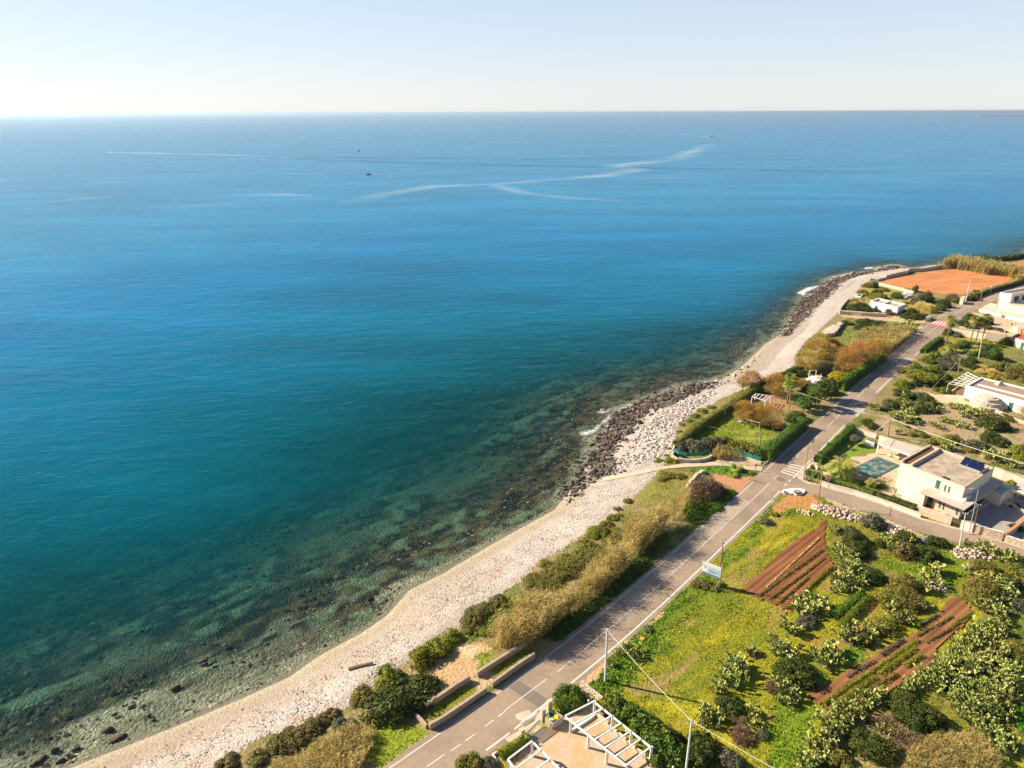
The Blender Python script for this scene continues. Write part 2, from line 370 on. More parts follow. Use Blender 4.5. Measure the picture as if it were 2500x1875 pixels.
paint(ql('c7', [(780,920),(1050,860),(1300,720),(1480,620),(1540,640),(1300,880),(1100,1020),(900,1010)]), (.29,.19,.08), .8, .75)
paint(ql('c7', [(1000,1050),(1250,1000),(1500,1080),(1450,1200),(1250,1180)]), (.36,.34,.015), .8, .8)
def rows(x, y):
    u, v = rot(x, y, FIELDA); return (.5+.5*np.sin(v*2*math.pi/2.3+1.5*fbm(u/9, v/5, 2, 41)))*stepn(fbm(u/3, v, 5, 43), .3, .6)
FLD = qm(('c7', [(1000,1050),(900,900),(1000,720),(1180,640),(1350,300)]), ('c5', [(860,950),(1000,820),(1250,600),(1470,380),(1800,300),(1700,380),(1400,600),(1180,830),(1300,960),(1500,1080),(1450,1300),(1300,1400)]), ('c7', [(1900,620),(1650,900),(1450,1100)]))
paint(FLD, (.13,.17,.012), .3, .85, rows); paint(FLD, (.36,.25,.06), .3, .5, lambda x, y: rows(x+.8, y+.8)*stepn(fbm(x, y, 7, 47), .5, .62))
# earth by the junction
paint(ql('c3', [(110,760),(200,730),(330,790),(420,850),(300,900),(180,890),(60,910),(-20,930),(-50,890)]), (.46,.21,.08), .4, .95)
paint(ql('c3', [(60,840),(250,790),(300,860),(150,880)]), (.33,.22,.04), .5, .5)
paint(ql('c3', [(420,790),(900,950),(1150,1060),(1500,1180),(1450,1200),(1000,1080),(820,960),(650,900),(500,850)]), (.50,.36,.24), .5, .9)
paint(ql('c3', [(1960,1290),(2212,1350),(2212,1390),(1950,1330)]), (.46,.33,.2), .5, .8)
# rough scrub area (lower right)
paint(qm(('c3', [(470,950),(900,980),(1500,1200),(2212,1380),(2400,1500)]), ('c6', [(2400,1659),(300,1659),(350,1450),(640,1080),(1000,950),(1340,690),(1450,560),(1750,330),(1700,200),(1480,100),(1300,60),(900,-60),(450,-60)])), (.14,.15,.03), 1.2, .55)
paint(ql('c3', [(820,1300),(1000,1330),(1200,1420),(1450,1330),(1600,1200),(1740,1390),(1650,1560),(1500,1659),(1300,1560),(1000,1440)]), (.17,.24,.008), .8, .9)
paint(ql('c6', [(-60,1080),(200,1070),(380,1130),(300,1350),(200,1600),(100,1659),(-80,1659)]), (.15,.23,.008), .8, .9)
paint(ql('c6', [(640,600),(800,570),(790,680),(620,740),(580,700)]), (.13,.22,.01), .5, .9)
paint(ql('c6', [(200,470),(520,440),(560,560),(300,640),(210,560)]), (.27,.19,.02), .6, .9)
paint(ql('c6', [(840,120),(960,150),(900,260),(800,370),(680,380),(720,270)]), (.25,.17,.03), .6, .9)
paint(ql('c6', [(1700,140),(1850,300),(1700,430),(1600,520),(1400,610),(1330,760),(1150,860),(1000,930),(960,960),(1300,680),(1400,560),(1700,300)]), (.30,.27,.01), .4, .9)
paint(ql('c6', [(1080,1290),(1400,1380),(1950,1350),(2000,1659),(650,1659),(760,1200)]), (.30,.22,.13), 1, .7)
paint(ql('c6', [(2120,1100),(2300,1000),(2300,1400),(2150,1300)]), (.09,.21,.008), .6, .9)
paint(ql('c3', [(1700,1340),(2212,1400),(2212,1659),(1700,1659)]), (.12,.17,.02), 1, .5)
# roadside verge left + coast strip
paint(qm(('c8', [(1340,1659),(900,1659),(740,1560),(790,1230),(980,1200),(1250,1290),(1270,1360),(1100,1500)])), (.20,.25,.014), .5)
paint(ql('c8', [(890,1659),(1270,1370),(1350,1350),(1050,1580),(960,1659)]), (.30,.22,.12), .4, .8)
paint(ql('c8', [(1240,1140),(1640,880),(1760,920),(1740,960),(1290,1260)]), (.19,.20,.02), .5)
paint(ql('c8', [(1730,830),(2180,560),(2230,640),(1850,890),(1780,860)]), (.19,.21,.02), .5)
paint(ql('c8', [(1730,830),(1850,760),(1890,830),(1830,900),(1730,960),(1640,860)]), (.45,.33,.2), .4)
paint(ql('c8', [(1120,740),(1300,700),(1500,560),(1750,540),(1850,620),(1790,720),(1700,800),(1600,850),(1400,950),(1380,860),(1150,790)]), (.48,.31,.16), .7)
paint(ql('c8', [(1540,580),(1740,560),(1690,650),(1600,640)]), (.58,.43,.26), .5)
paint(ql('c8', [(1680,640),(1850,600),(1830,720),(1740,780)]), (.16,.23,.015), .5, .9)
paint(ql('c8', [(1560,420),(1800,210),(2060,110),(2060,260),(1850,330),(1800,440),(1650,540),(1560,470)]), (.12,.19,.012), .6, .9)
paint(qm(('c4', [(2212,680),(1400,1340),(1200,1300),(1350,1150),(1700,950),(2000,640),(2212,480)])), (.07,.12,.012), .5)
paint(ql('c4', [(1180,1330),(1400,1350),(1250,1480),(1150,1400)]), (.33,.24,.12), .5, .8)
paint(ql('c5', [(620,60),(1090,0),(1100,60),(760,310),(640,250)]), (.11,.21,.010), .5)
paint(ql('c2', [(1080,1070),(1400,1070),(1560,1090),(1640,1140),(1500,1180),(1300,1120),(1060,1110)]), (.10,.22,.01), .5)
paint(ql('c2', [(1240,1130),(1500,1150),(1620,1180),(1480,1290),(1430,1240),(1300,1200)]), (.46,.22,.12), .5)
paint(ql('c2', [(760,1100),(1060,1100),(1100,1130),(1000,1300),(900,1400),(600,1420),(560,1320),(700,1200)]), (.22,.21,.04), .7, .9)
paint(ql('c2', [(880,1010),(1250,1010),(1250,1030),(950,1050),(820,1040),(740,1050)]), (.25,.24,.05), .4, .8)
paint(ql('c2', [(1400,1040),(1240,1010),(1440,930),(1680,1010),(1690,1060)]), (.5,.38,.28), .5, .8)
# football lawn and garden
paint(ql('c2', [(1080,720),(1240,620),(1400,600),(1850,680),(1840,740),(1700,880),(1640,900),(1500,850),(1300,800),(1100,810)]), (.18,.23,.012), .4)
paint(ql('c2', [(1560,730),(1640,740),(1620,790),(1580,780)]), (.33,.27,.1), .3, .8)
paint(ql('c2', [(1480,800),(1720,800),(1730,820),(1500,820)]), (.33,.27,.1), .3, .8)
paint(ql('h6', [(500,650),(1100,660),(1350,900),(1500,1000),(1250,1000),(900,850)]), (.33,.18,.09), .5)
paint(ql('h6', [(1500,430),(2212,480),(2212,560),(1700,560)]), (.36,.19,.07), .5)
paint(ql('c1', [(500,830),(620,640),(1300,690),(1260,800),(900,900),(700,1200),(550,1200),(480,1000)]), (.19,.21,.05), .6)
paint(ql('c1', [(540,1230),(640,1200),(900,1050),(920,1080),(600,1320)]), (.12,.22,.01), .4)
paint(ql('c1', [(1180,800),(1290,700),(1310,730),(1200,830)]), (.5,.38,.24), .3)
paint(ql('h5', [(380,1100),(1500,1120),(1900,1180),(1900,1250),(1500,1230),(900,1180),(420,1140)]), (.50,.36,.22), .5, .9)
paint(ql('h5', [(480,950),(560,760),(1000,480),(1200,560),(1700,700),(1700,1050),(1100,1080)]), (.30,.25,.07), .8)
paint(ql('h5', [(520,940),(760,780),(800,830),(560,980)]), (.48,.31,.12), .5)
# right of main road
paint(ql('h2', [(750,60),(2212,160),(2212,600),(1800,500),(1800,440),(400,520)]), (.20,.20,.05), 1, .8)
paint(ql('h11', [(100,700),(620,750),(1200,600),(1750,720),(2212,900),(2212,1400),(1700,1400),(900,1150),(250,960),(0,940)]), (.36,.26,.15), .8, .9)
paint(ql('h11', [(100,700),(620,750),(1200,600),(1750,720),(2212,900),(2212,1400),(1700,1400),(900,1150),(250,960),(0,940)]), (.17,.18,.04), .8, .7, spots(.5,.62,4,51))
paint(ql('h2', [(230,920),(560,1060),(900,1060),(1150,1080),(1150,1170),(1300,1250),(800,1220),(600,1120)]), (.62,.46,.30), .4)
paint(ql('h2', [(880,1030),(1130,920),(1130,1070),(900,1070)]), (.20,.12,.06), .3)
paint(ql('h1', [(900,1360),(1400,1500),(2000,1600),(2212,1700),(700,1800)]), (.28,.26,.03), .6, .9)
paint(ql('h1', [(1300,1050),(2212,1200),(2212,1480),(1900,1470),(1000,1330),(1100,1250)]), (.55,.40,.26), .8, .9)
paint(ql('h1', [(1600,880),(2212,980),(2212,1180),(1400,1010),(1480,940)]), (.62,.52,.38), .6, .9)
def inroad(x, y): return inside(ROADPOLY, x, y)
# beach colours
NB = len(X); CB = np.tile(np.array([.40,.355,.315]), (NB, 1)); dn = DD+(n2-.5)*2.0
CB = mixc(CB, (.40,.33,.28), stepn(n2, .5, .7)*.6); CB = mixc(CB, (.47,.425,.385), stepn(n1, .5, .7)*.6); bu, bv_ = rot(X, Y, R(45)); CB = mixc(CB, (.27,.225,.19), stepn(fbm(bu/12, DD*1.2, 4, 63), .52, .68)*.75)
wet = (1-stepn(dn, 1.0, 6.0)); CB = mixc(CB, (.30,.235,.165), wet); CB = mixc(CB, (.36,.33,.23), 1-stepn(DD, -.5, 2.5))
band = np.exp(-((dn-6.5-(n3-.5)*6)/1.4)**2)*.6*(X < 0); CB = mixc(CB, (.36,.26,.18), band)
CB = mixc(CB, (.42,.27,.16), stepn(n2*.6+n1*.4, .62, .72)*stepn(dn, 8, 12)*(Y < 110))
def pzone(P, C, col, jit=1.0, amt=1.0):
    Q = xy(P); x = X+(vnoise(X, Y, 3, 71)-.5)*2*jit+(vnoise(X, Y, .9, 73)-.5)*jit; y = Y+(vnoise(X, Y, 3, 72)-.5)*2*jit
    return mixc(C, col, inside(Q, x, y)*amt*near)
rockA = qm(('c2', [(-100,1330),(100,1200),(330,1140),(420,1050),(350,1000),(430,820),(600,680),(700,600),(900,520),(1050,440),(1240,370),(1300,290),(1100,280),(900,360),(600,440),(380,530),(250,700),(180,880),(60,1080),(-120,1250)]), z=-1.8)
rockB = qm(('h10', [(760,870),(900,870),(1150,640),(1480,330),(1750,60),(1860,-80),(1700,-100),(1440,10),(1180,180),(1000,470),(880,700),(740,850)]), z=-1.8)
rockC = qm(('h5', [(-60,720),(200,620),(500,480),(900,370),(1200,310),(1480,260),(1500,200),(1300,180),(1000,260),(650,320),(430,360),(200,440),(0,570)]), z=-1.8)
for rk in (rockA, rockB, rockC): CB = pzone(rk, CB, (.06,.045,.035), 2.6, .9)
# seabed colours
ua, va = rot(X, Y, R(44)); sb1 = fbm(ua/4, va, 3.2, 81, 4); sb2 = fbm(ua/2, va, 7, 85, 3); D2 = -DD
CS = np.tile(np.array([.44,.44,.29]), (NB, 1)); CS = mixc(CS, (.27,.30,.18), stepn(n2, .42, .62)*.8)
lim = np.clip((X+75)/90, 0, 1); sb3 = fbm(ua/1.6, va, 1.6, 87, 3)
weed = np.maximum(stepn(D2+(sb2-.5)*16, 10, 14), stepn(D2+(sb1-.5)*9, 2.0, 4.5)*stepn(lim, .25, .6))
weed = np.maximum(weed, stepn(sb1, .58, .66)*stepn(D2, 4, 8))
CS = mixc(CS, (.035,.045,.028), weed*.93); CS = mixc(CS, (.16,.12,.055), weed*stepn(sb3, .54, .64)*.9); CS = mixc(CS, (.012,.014,.012), weed*stepn(1-sb3, .52, .66)*.8); CS = mixc(CS, (.22,.32,.18), weed*stepn(sb1, .5, .62)*stepn(n2, .4, .6)*.8)
CS = mixc(CS, (.16,.19,.11), stepn(sb2, .60, .70)*stepn(D2, 12, 20)*.8)
DEEP = D2
# build meshes from the shared grid
nx, ny = len(xs), len(ys); idx = np.arange(nx*ny).reshape(ny, nx)
Q4 = np.stack([idx[:-1,:-1].ravel(), idx[:-1,1:].ravel(), idx[1:,1:].ravel(), idx[1:,:-1].ravel()], 1)
qd = DD[Q4].mean(1); qin = INL[Q4].mean(1) > .5
bumpy = (fbm(X, Y, 1.7, 61)-.5)*.25*near
ZZ = Hh+np.where(DD < -2, (sb1-.5)*1.1*np.clip(-DD/12, 0, 1)*near, 0)+np.where((DD > .5) & ~INL, bumpy*.8, 0)
ZZ = ZZ-np.where(INL, .01, 0)
GV = np.stack([X, Y, ZZ], 1)
def sub(name, mask, C, m):
    F = Q4[mask]; used = np.unique(F); mp = np.full(len(GV), -1); mp[used] = np.arange(len(used))
    me = npmesh(name, GV[used], mp[F], m, None, True)
    a = me.color_attributes.new('Col', 'FLOAT_COLOR', 'POINT'); cc = np.ones((len(used), 4), np.float32); cc[:, :3] = C[used]; a.data.foreach_set('color', cc.ravel())
    return struct(link(name, me))
sub('ground', qin, CL, M['ground'])
sub('beach', (~qin) & (qd > -1.2), CB, M['beach'])
sub('seabed', (qd <= -1.2) & (qd > -170), CS, M['seabed'])
# land beyond the modelled coast and a far spit on the horizon
mb = MB(); mb.prism([(7400,11600,0),(9000,11300,0),(13000,12500,0),(13000,15000,0),(9500,14000,0),(7800,12300,0)], SEA-5, 5)
struct(mb.build('distant_headland', mat('distant_land', (.30,.26,.17), vary=.3, scale=.003)))

# ------------------------------------------------------------------ sea
def sea_axis(a, b, far, d0):
    f = list(np.arange(a, b, d0)); s = d0; l = [f[0]]; r = [f[-1]]
    while l[-1] > -far: s *= 1.25; l.append(l[-1]-s)
    s = d0
    while r[-1] < far: s *= 1.25; r.append(r[-1]+s)
    return np.array(l[:0:-1]+f+r[1:])
sx = sea_axis(-260, 420, 65000, 2.0); sy = sea_axis(20, 620, 65000, 2.0)
SX, SY = np.meshgrid(sx, sy); SX = SX.ravel(); SY = SY.ravel(); sD = -coastD(SX, SY)
farY = np.clip((SY-150)/160, 0, 1)*np.clip((SX+50)/150, 0, 1)  # far right coast: haze put into the water's colour and opacity
opq = 1-np.exp(-(np.clip(sD, 0, None)/(50.0-34*farY))**1.5)

ii = np.arange(len(SX)).reshape(len(sy), len(sx))
F = np.stack([ii[:-1,:-1].ravel(), ii[:-1,1:].ravel(), ii[1:,1:].ravel(), ii[1:,:-1].ravel()], 1)
F = F[sD[F].max(1) > -3]
me = npmesh('sea', np.stack([SX, SY, np.full(len(SX), SEA)], 1), F, None or M['glass'], None, True)
for nm, arr in (('opq', opq), ('dist', np.clip(sD, -5, 2000)+110*farY)):
    a = me.attributes.new(nm, 'FLOAT', 'POINT'); a.data.foreach_set('value', arr.astype(np.float32))
me.materials.clear()
def sea_mat():
    m = bpy.data.materials.new('sea_water'); m.use_nodes = True; t = m.node_tree; N = t.nodes; L = t.links; N.remove(N['Principled BSDF'])
    g = N.new('ShaderNodeNewGeometry'); at = N.new('ShaderNodeAttribute'); at.attribute_name = 'opq'; ad = N.new('ShaderNodeAttribute'); ad.attribute_name = 'dist'
    def noise(scale, det=4, rotz=0, sx=1, sy=1, rough=.6):
        mp = N.new('ShaderNodeMapping'); mp.inputs['Rotation'].default_value = (0, 0, rotz); mp.inputs['Scale'].default_value = (sx, sy, 1); mp.vector_type = 'POINT'
        L.new(g.outputs['Position'], mp.inputs[0]); n = N.new('ShaderNodeTexNoise'); n.inputs['Scale'].default_value = scale; n.inputs['Detail'].default_value = det; n.inputs['Roughness'].default_value = rough
        L.new(mp.outputs[0], n.inputs['Vector']); return n.outputs[0]
    # body colour by distance from the shore (depth), plus the far coast's painted haze
    nb = noise(.012, 4, R(-40), 1, 2.2)
    ma = N.new('ShaderNodeMath'); ma.operation = 'MULTIPLY_ADD'; L.new(nb, ma.inputs[0]); ma.inputs[1].default_value = 110; ma.inputs[2].default_value = -55
    s0 = N.new('ShaderNodeMath'); s0.operation = 'ADD'; L.new(ad.outputs['Fac'], s0.inputs[0]); L.new(ma.outputs[0], s0.inputs[1])
    mr = N.new('ShaderNodeMapRange'); mr.inputs[1].default_value = 0; mr.inputs[2].default_value = 400; L.new(s0.outputs[0], mr.inputs[0])
    cr_ = N.new('ShaderNodeValToRGB'); e = cr_.color_ramp.elements; L.new(mr.outputs[0], cr_.inputs[0])
    e[0].position = 0; e[0].color = (.001,.058,.068,1); e[1].position = 1; e[1].color = (.010,.185,.360,1)
    for p, c in ((.10,(.0,.070,.095,1)), (.20,(.0,.095,.150,1)), (.34,(.0,.118,.225,1)), (.6,(.0,.150,.330,1))):
        x = e.new(p); x.color = c
    # large patches
    npch = noise(.006, 5, R(-15), 1, 3.5); hs = N.new('ShaderNodeHueSaturation'); L.new(cr_.outputs[0], hs.inputs['Color'])
    mp2 = N.new('ShaderNodeMapRange'); mp2.inputs[1].default_value = .35; mp2.inputs[2].default_value = .68; mp2.inputs[3].default_value = .84; mp2.inputs[4].default_value = 1.18; L.new(npch, mp2.inputs[0]); L.new(mp2.outputs[0], hs.inputs['Value'])
    dif = N.new('ShaderNodeBsdfDiffuse'); L.new(hs.outputs[0], dif.inputs[0])
    tr = N.new('ShaderNodeBsdfTransparent')
    tint = N.new('ShaderNodeMix'); tint.data_type = 'RGBA'; tint.inputs[6].default_value = (1,1,1,1); tint.inputs[7].default_value = (.04,.80,.80,1)
    L.new(at.outputs['Fac'], tint.inputs[0]); L.new(tint.outputs[2], tr.inputs[0])
    mx = N.new('ShaderNodeMixShader'); L.new(at.outputs['Fac'], mx.inputs[0]); L.new(tr.outputs[0], mx.inputs[1]); L.new(dif.outputs[0], mx.inputs[2])
    # waves
    w1 = noise(.55, 5, R(-35), 1, 2.0, .65); w2 = noise(.09, 3, R(-25), 1, 2.2)
    b1 = N.new('ShaderNodeBump'); b1.inputs['Strength'].default_value = 1; b1.inputs['Distance'].default_value = .26; L.new(w1, b1.inputs['Height'])
    b2 = N.new('ShaderNodeBump'); b2.inputs['Strength'].default_value = 1; b2.inputs['Distance'].default_value = .6; L.new(w2, b2.inputs['Height']); L.new(b1.outputs[0], b2.inputs['Normal'])
    gl = N.new('ShaderNodeBsdfGlossy'); L.new(b2.outputs[0], gl.inputs['Normal']); L.new(b2.outputs[0], dif.inputs['Normal'])
    nr = noise(.004, 4, R(-8), 1, 5); mr3 = N.new('ShaderNodeMapRange'); mr3.inputs[1].default_value = .4; mr3.inputs[2].default_value = .65; mr3.inputs[3].default_value = .30; mr3.inputs[4].default_value = .18; L.new(nr, mr3.inputs[0]); L.new(mr3.outputs[0], gl.inputs['Roughness'])
    fr = N.new('ShaderNodeFresnel'); fr.inputs[0].default_value = 1.33; L.new(b2.outputs[0], fr.inputs['Normal'])
    fm = N.new('ShaderNodeMath'); fm.operation = 'MINIMUM'; fk = N.new('ShaderNodeMath'); fk.operation = 'POWER'; fk.inputs[1].default_value = 2.7; L.new(fr.outputs[0], fk.inputs[0]); L.new(fk.outputs[0], fm.inputs[0]); fm.inputs[1].default_value = .62
    mf = N.new('ShaderNodeMixShader'); L.new(fm.outputs[0], mf.inputs[0]); L.new(mx.outputs[0], mf.inputs[1]); L.new(gl.outputs[0], mf.inputs[2])
    L.new(mf.outputs[0], N['Material Output'].inputs[0]); return m
M['sea'] = sea_mat(); me.materials.append(M['sea']); struct(link('sea', me))

# ------------------------------------------------------------------ roads
struct(strip(roadL, -.7, RW+.75, .004).build('main_road', M['asphalt']))
k0 = min(range(len(roadL)), key=lambda i: (roadL[i]-q('p',1500,1474)).length); k1 = min(range(len(roadL)), key=lambda i: (roadL[i]-q('p',1850,1170)).length)
struct(strip(roadL[k0:k1], -.6, 2.75, .008).build('worn_lane_of_road', M['asphaltold']))
struct(MB().sheet(sideU+sideL[::-1], .012).build('side_road', M['asphalt']))
pm = MB()
def seg(a, b, wd, z=.016, mb_=None):
    d = (b-a).normalized(); n = Vector((-d.y, d.x, 0))*wd/2
    (mb_ or pm).add([(p.x, p.y, z) for p in (a-n, b-n, b+n, a+n)], [(0,1,2,3)])
def along(P, s0, s1): # part of polyline between two picture points
    i0 = min(range(len(P)), key=lambda i: (P[i]-s0).length); i1 = min(range(len(P)), key=lambda i: (P[i]-s1).length); return P[min(i0,i1):max(i0,i1)+1]
Lq = roadL
for a, b in (((900,1910),(1381,1571)), ((1400,1556),(1833,1183)), ((1876,1143),(1981,1045)), ((2001,1027),(2263,798)), ((2285,782),(2500,693))):
    P = along(Lq, q('p',*a), q('p',*b)); o = strip(P, -.07, .09, .016); pm.add(o.v, o.f)
for a, b in (((1862,1155),(1867,1150)), ((1872,1147),(1876,1143))): seg(q('p',*a), q('p',*b), .16)
Cq = offs(Lq, -2.85); Rq = offs(Lq, -RW)
P = along(Cq, q('p',1411,1600), q('p',1868,1188)); o = strip(P, 0, .14, .016); pm.add(o.v, o.f)
P = along(Cq, q('p',1253,1720), q('p',1350,1648)); o = strip(P, 0, .14, .016); pm.add(o.v, o.f)
for (a, b) in (((930,1950),(962,1926)),((990,1906),(1020,1886)),((1042,1872),(1085,1842)),((1100,1834),(1125,1817)),((1136,1809),(1160,1792)),((1184,1774),(1206,1757)),((1216,1750),(1235,1735)),((1362,1640),(1396,1612))):
    seg(q('p',*a), q('p',*b), .15)
dd = resample([p for p in along(Cq, q('p',1872,1184), q('p',2300,795))], 1.0)
def nearest(P, p): return min(range(len(P)), key=lambda i: (P[i]-p).length)
i = 0
while i < len(dd)-2:
    L = 2 if i < 36 else 5
    seg(dd[i], dd[min(i+L, len(dd)-1)], .14); i += L+(2 if i < 36 else 1)
P = along(Cq, q('p',2290,800), q('p',2500,700)); o = strip(P, 0, .13, .016); pm.add(o.v, o.f)
for a, b in (((1300,1747),(1909,1193)), ((1961,1146),(2075,1032)), ((2155,953),(2205,905)), ((2240,873),(2293,825))):
    P = along(Rq, q('p',*a), q('p',*b)); o = strip(P, -.10, .16, .016); pm.add(o.v, o.f)
for a, b in (((1187,1832),(1244,1790)), ((1256,1780),(1274,1766)), ((1290,1755),(1310,1740)), ((1915,1186),(1921,1181)), ((1925,1176),(1931,1171)), ((1936,1167),(1941,1163)), ((2090,1018),(2096,1012)), ((2103,1004),(2110,998)), ((2117,991),(2124,984))):
    seg(q('p',*a), q('p',*b), .26)
def zebra(s, S0, S1, E0, E1, n, wd):
    for i in range(n):
        t = i/(n-1); seg(q(s, S0[0]+(S1[0]-S0[0])*t, S0[1]+(S1[1]-S0[1])*t), q(s, E0[0]+(E1[0]-E0[0])*t, E0[1]+(E1[1]-E0[1])*t), wd, .018)
zebra('h7', (1165,530), (1320,395), (1395,608), (1560,450), 5, .45)
zebra('c1', (612,1500), (680,1440), (725,1525), (788,1472), 6, .42)
zebra('c1', (1095,1040), (1140,1008), (1180,1058), (1225,1022), 5, .45)
zebra('h1', (560,1262), (790,1300), (640,1200), (860,1240), 5, .55)
struct(pm.build('road_markings', M['paint']))
struct(MB().sheet(ql('h1', [(520,1300),(640,1180),(900,1235),(800,1352)]), .014).build('red_crossing_surface', M['redpaint']))
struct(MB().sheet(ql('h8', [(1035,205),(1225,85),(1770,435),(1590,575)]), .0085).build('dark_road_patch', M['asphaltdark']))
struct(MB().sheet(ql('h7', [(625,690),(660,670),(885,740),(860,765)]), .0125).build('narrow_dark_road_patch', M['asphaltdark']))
struct(MB().sheet(ql('h8', [(1160,700),(1300,640),(1420,610),(1460,680),(1500,700),(1380,800),(1250,800),(1190,770)]), .0095).build('pale_road_patch', M['concrete']))
# footpath to the sea, kerbs and pavements
pth = qm(('c2', [(260,1100),(420,1105),(560,1098),(680,1075),(850,1062),(1000,1040),(1150,1035),(1280,1025),(1420,1045),(1560,1065),(1700,1070)]))
ptn = qm(('c2', [(1700,1110),(1560,1098),(1420,1065),(1280,1060),(1150,1068),(1000,1075),(850,1088),(700,1110),(560,1128),(420,1135),(260,1140)]))
mb = MB(); up = resample(pth, 3); lo = resample(ptn[::-1], 3); n = min(len(up), len(lo)); V = []
for i in range(n):
    a = up[int(i*(len(up)-1)/(n-1))]; b = lo[int(i*(len(lo)-1)/(n-1))]
    za = max(hz(a), hz(b))+.12
    V += [(a.x, a.y, za), (b.x, b.y, za), (a.x, a.y, za-1.5), (b.x, b.y, za-1.5)]
F = []
for i in range(n-1):
    k = 4*i; F += [(k, k+1, k+5, k+4), (k+1, k+3, k+7, k+5), (k+2, k, k+4, k+6)]
F += [(0,2,3,1)]
mb.add(V, F); struct(mb.build('concrete_footpath', M['sandpath']))
struct(MB().prism(qm(('c2', [(100,1085),(260,1100),(262,1140),(130,1118)]), z=-2.7), -3.6, -2.72).build('path_end_slab', M['sandpath']))
struct(MB().prism(ql('h7', [(1440,605),(1560,485),(1740,325),(1830,400),(1720,440),(1600,510),(1600,620),(1560,690),(1480,655)]), -.1, .13).build('corner_pavement', M['concrete']))
swU = [p+Vector((.1, .75, 0)) for p in sideU[1:]]
struct(MB().prism(sideU[1:]+swU[::-1], -.1, .12).build('side_pavement', M['concrete']))
struct(strip(along(Lq, q('p',1880,1140), q('p',1985,1042)), -1.05, -.85, .15).build('kerb', M['concrete']))
struct(MB().prism(ql('h8', [(1290,960),(1500,830),(1560,700),(1700,540),(1800,480),(1800,560),(1730,690),(1640,760),(1330,1060),(1250,1100),(1060,1230),(980,1130)]), -.1, .06).build('paved_verge', M['gravel']))

# ------------------------------------------------------------------ scattered stones
def ico():
    t = (1+5**.5)/2; V = np.array([(-1,t,0),(1,t,0),(-1,-t,0),(1,-t,0),(0,-1,t),(0,1,t),(0,-1,-t),(0,1,-t),(t,0,-1),(t,0,1),(-t,0,-1),(-t,0,1)], float); V /= np.linalg.norm(V[0])
    F = np.array([(0,11,5),(0,5,1),(0,1,7),(0,7,10),(0,10,11),(1,5,9),(5,11,4),(11,10,2),(10,7,6),(7,1,8),(3,9,4),(3,4,2),(3,2,6),(3,6,8),(3,8,9),(4,9,5),(2,4,11),(6,2,10),(8,6,7),(9,8,1)])
    return V, F
OCT = (np.array([(1,0,0),(0,1,0),(-1,0,0),(0,-1,0),(0,0,1)], float), np.array([(0,1,4),(1,2,4),(2,3,4),(3,0,4)]))
def stones(name, P, z, smin, smax, cols, base=None, jit=.25, pw=2.0, label=None, cat=None, kind='stuff', flat=.6, mat_=None):
    V0, F0 = base or OCT; n = len(P); k = len(V0)
    s = smin+(smax-smin)*rng.random(n)**pw; sc = np.stack([s*(.8+.5*rng.random(n)), s*(.6+.4*rng.random(n)), s*flat*(.6+.8*rng.random(n))], 1)
    a = rng.random(n)*6.28; V = V0[None]*(1+(rng.random((n, k, 1))-.5)*2*jit)*sc[:, None]
    tl = (rng.random((n, 2))-.5)*.5; V[:, :, 2] += V[:, :, 0]*tl[:, :1]+V[:, :, 1]*tl[:, 1:]
    x = V[:, :, 0]*np.cos(a)[:, None]-V[:, :, 1]*np.sin(a)[:, None]; y = V[:, :, 0]*np.sin(a)[:, None]+V[:, :, 1]*np.cos(a)[:, None]
    V = np.stack([x+P[:, :1], y+P[:, 1:2], V[:, :, 2]+np.asarray(z)[:, None]], 2).reshape(-1, 3)
    F = (F0[None]+(np.arange(n)*k)[:, None, None]).reshape(-1, 3)
    c = np.array(cols)[rng.integers(0, len(cols), n)]*(.75+.5*rng.random((n, 1))); C = np.repeat(c, len(F0), 0)
    o = link(name, npmesh(name, V, F, mat_ or M['stone'], C)); return tag(o, label, cat, kind=kind)
bx = []
BP = rng.random((260000, 2))*np.array([420, 430])+np.array([-85, 52])
hh, d_, in_ = height(BP[:, 0], BP[:, 1]); keep = (d_ > -.5) & (~in_) & (rng.random(len(BP)) < np.clip(1.2-BP[:, 1]/480, .25, 1)); 
vd = pdist(VG, BP[:, 0], BP[:, 1])
keep &= (d_ > 2.0) | (rng.random(len(BP)) < .3)
BP1 = BP[keep]; hb_ = hh[keep]; fine = d_[keep]
bigger = 1+BP1[:, 1:2]*0
WHITE = [(.50,.45,.41),(.42,.38,.345),(.54,.49,.44),(.35,.31,.28),(.46,.38,.32),(.20,.17,.155)]
stones('beach_stones', BP1, hb_+.03, .07, .25, WHITE, pw=2.0)
BP2 = rng.random((120000, 2))*np.array([140, 90])+np.array([-85, 52])
h2_, d2_, in2 = height(BP2[:, 0], BP2[:, 1]); k2 = (d2_ > 4) & ~in2
stones('beach_pebbles', BP2[k2], h2_[k2]+.02, .06, .17, WHITE, pw=1.2)
DARKR = [(.034,.026,.021),(.050,.036,.028),(.022,.019,.017),(.09,.066,.048),(.016,.015,.014)]
def zpts(poly, dens):
    P = scatter(xy(poly), dens, rng); return P, height(P[:, 0], P[:, 1])[0]
ICO = ico()
for nm, pl, dn_, mx_ in (('dark_boulders_by_footpath', rockA, 2.6, .75), ('dark_boulders_along_shore', rockB, 2.2, .7), ('dark_boulders_at_point', rockC, 1.4, .8)):
    P, z = zpts(pl, dn_*1.3); P += rng.normal(size=P.shape)*.9; z = height(P[:, 0], P[:, 1])[0]; m = (z > SEA-1.2) & (fbm(P[:, 0], P[:, 1], 2.5, 77) > .3)
    stones(nm, P[m], z[m]+.0, .15, mx_, DARKR+[(.17,.13,.10)], ICO, .3, 2.6, flat=.6)
MIX = DARKR[:2]+WHITE[:5]
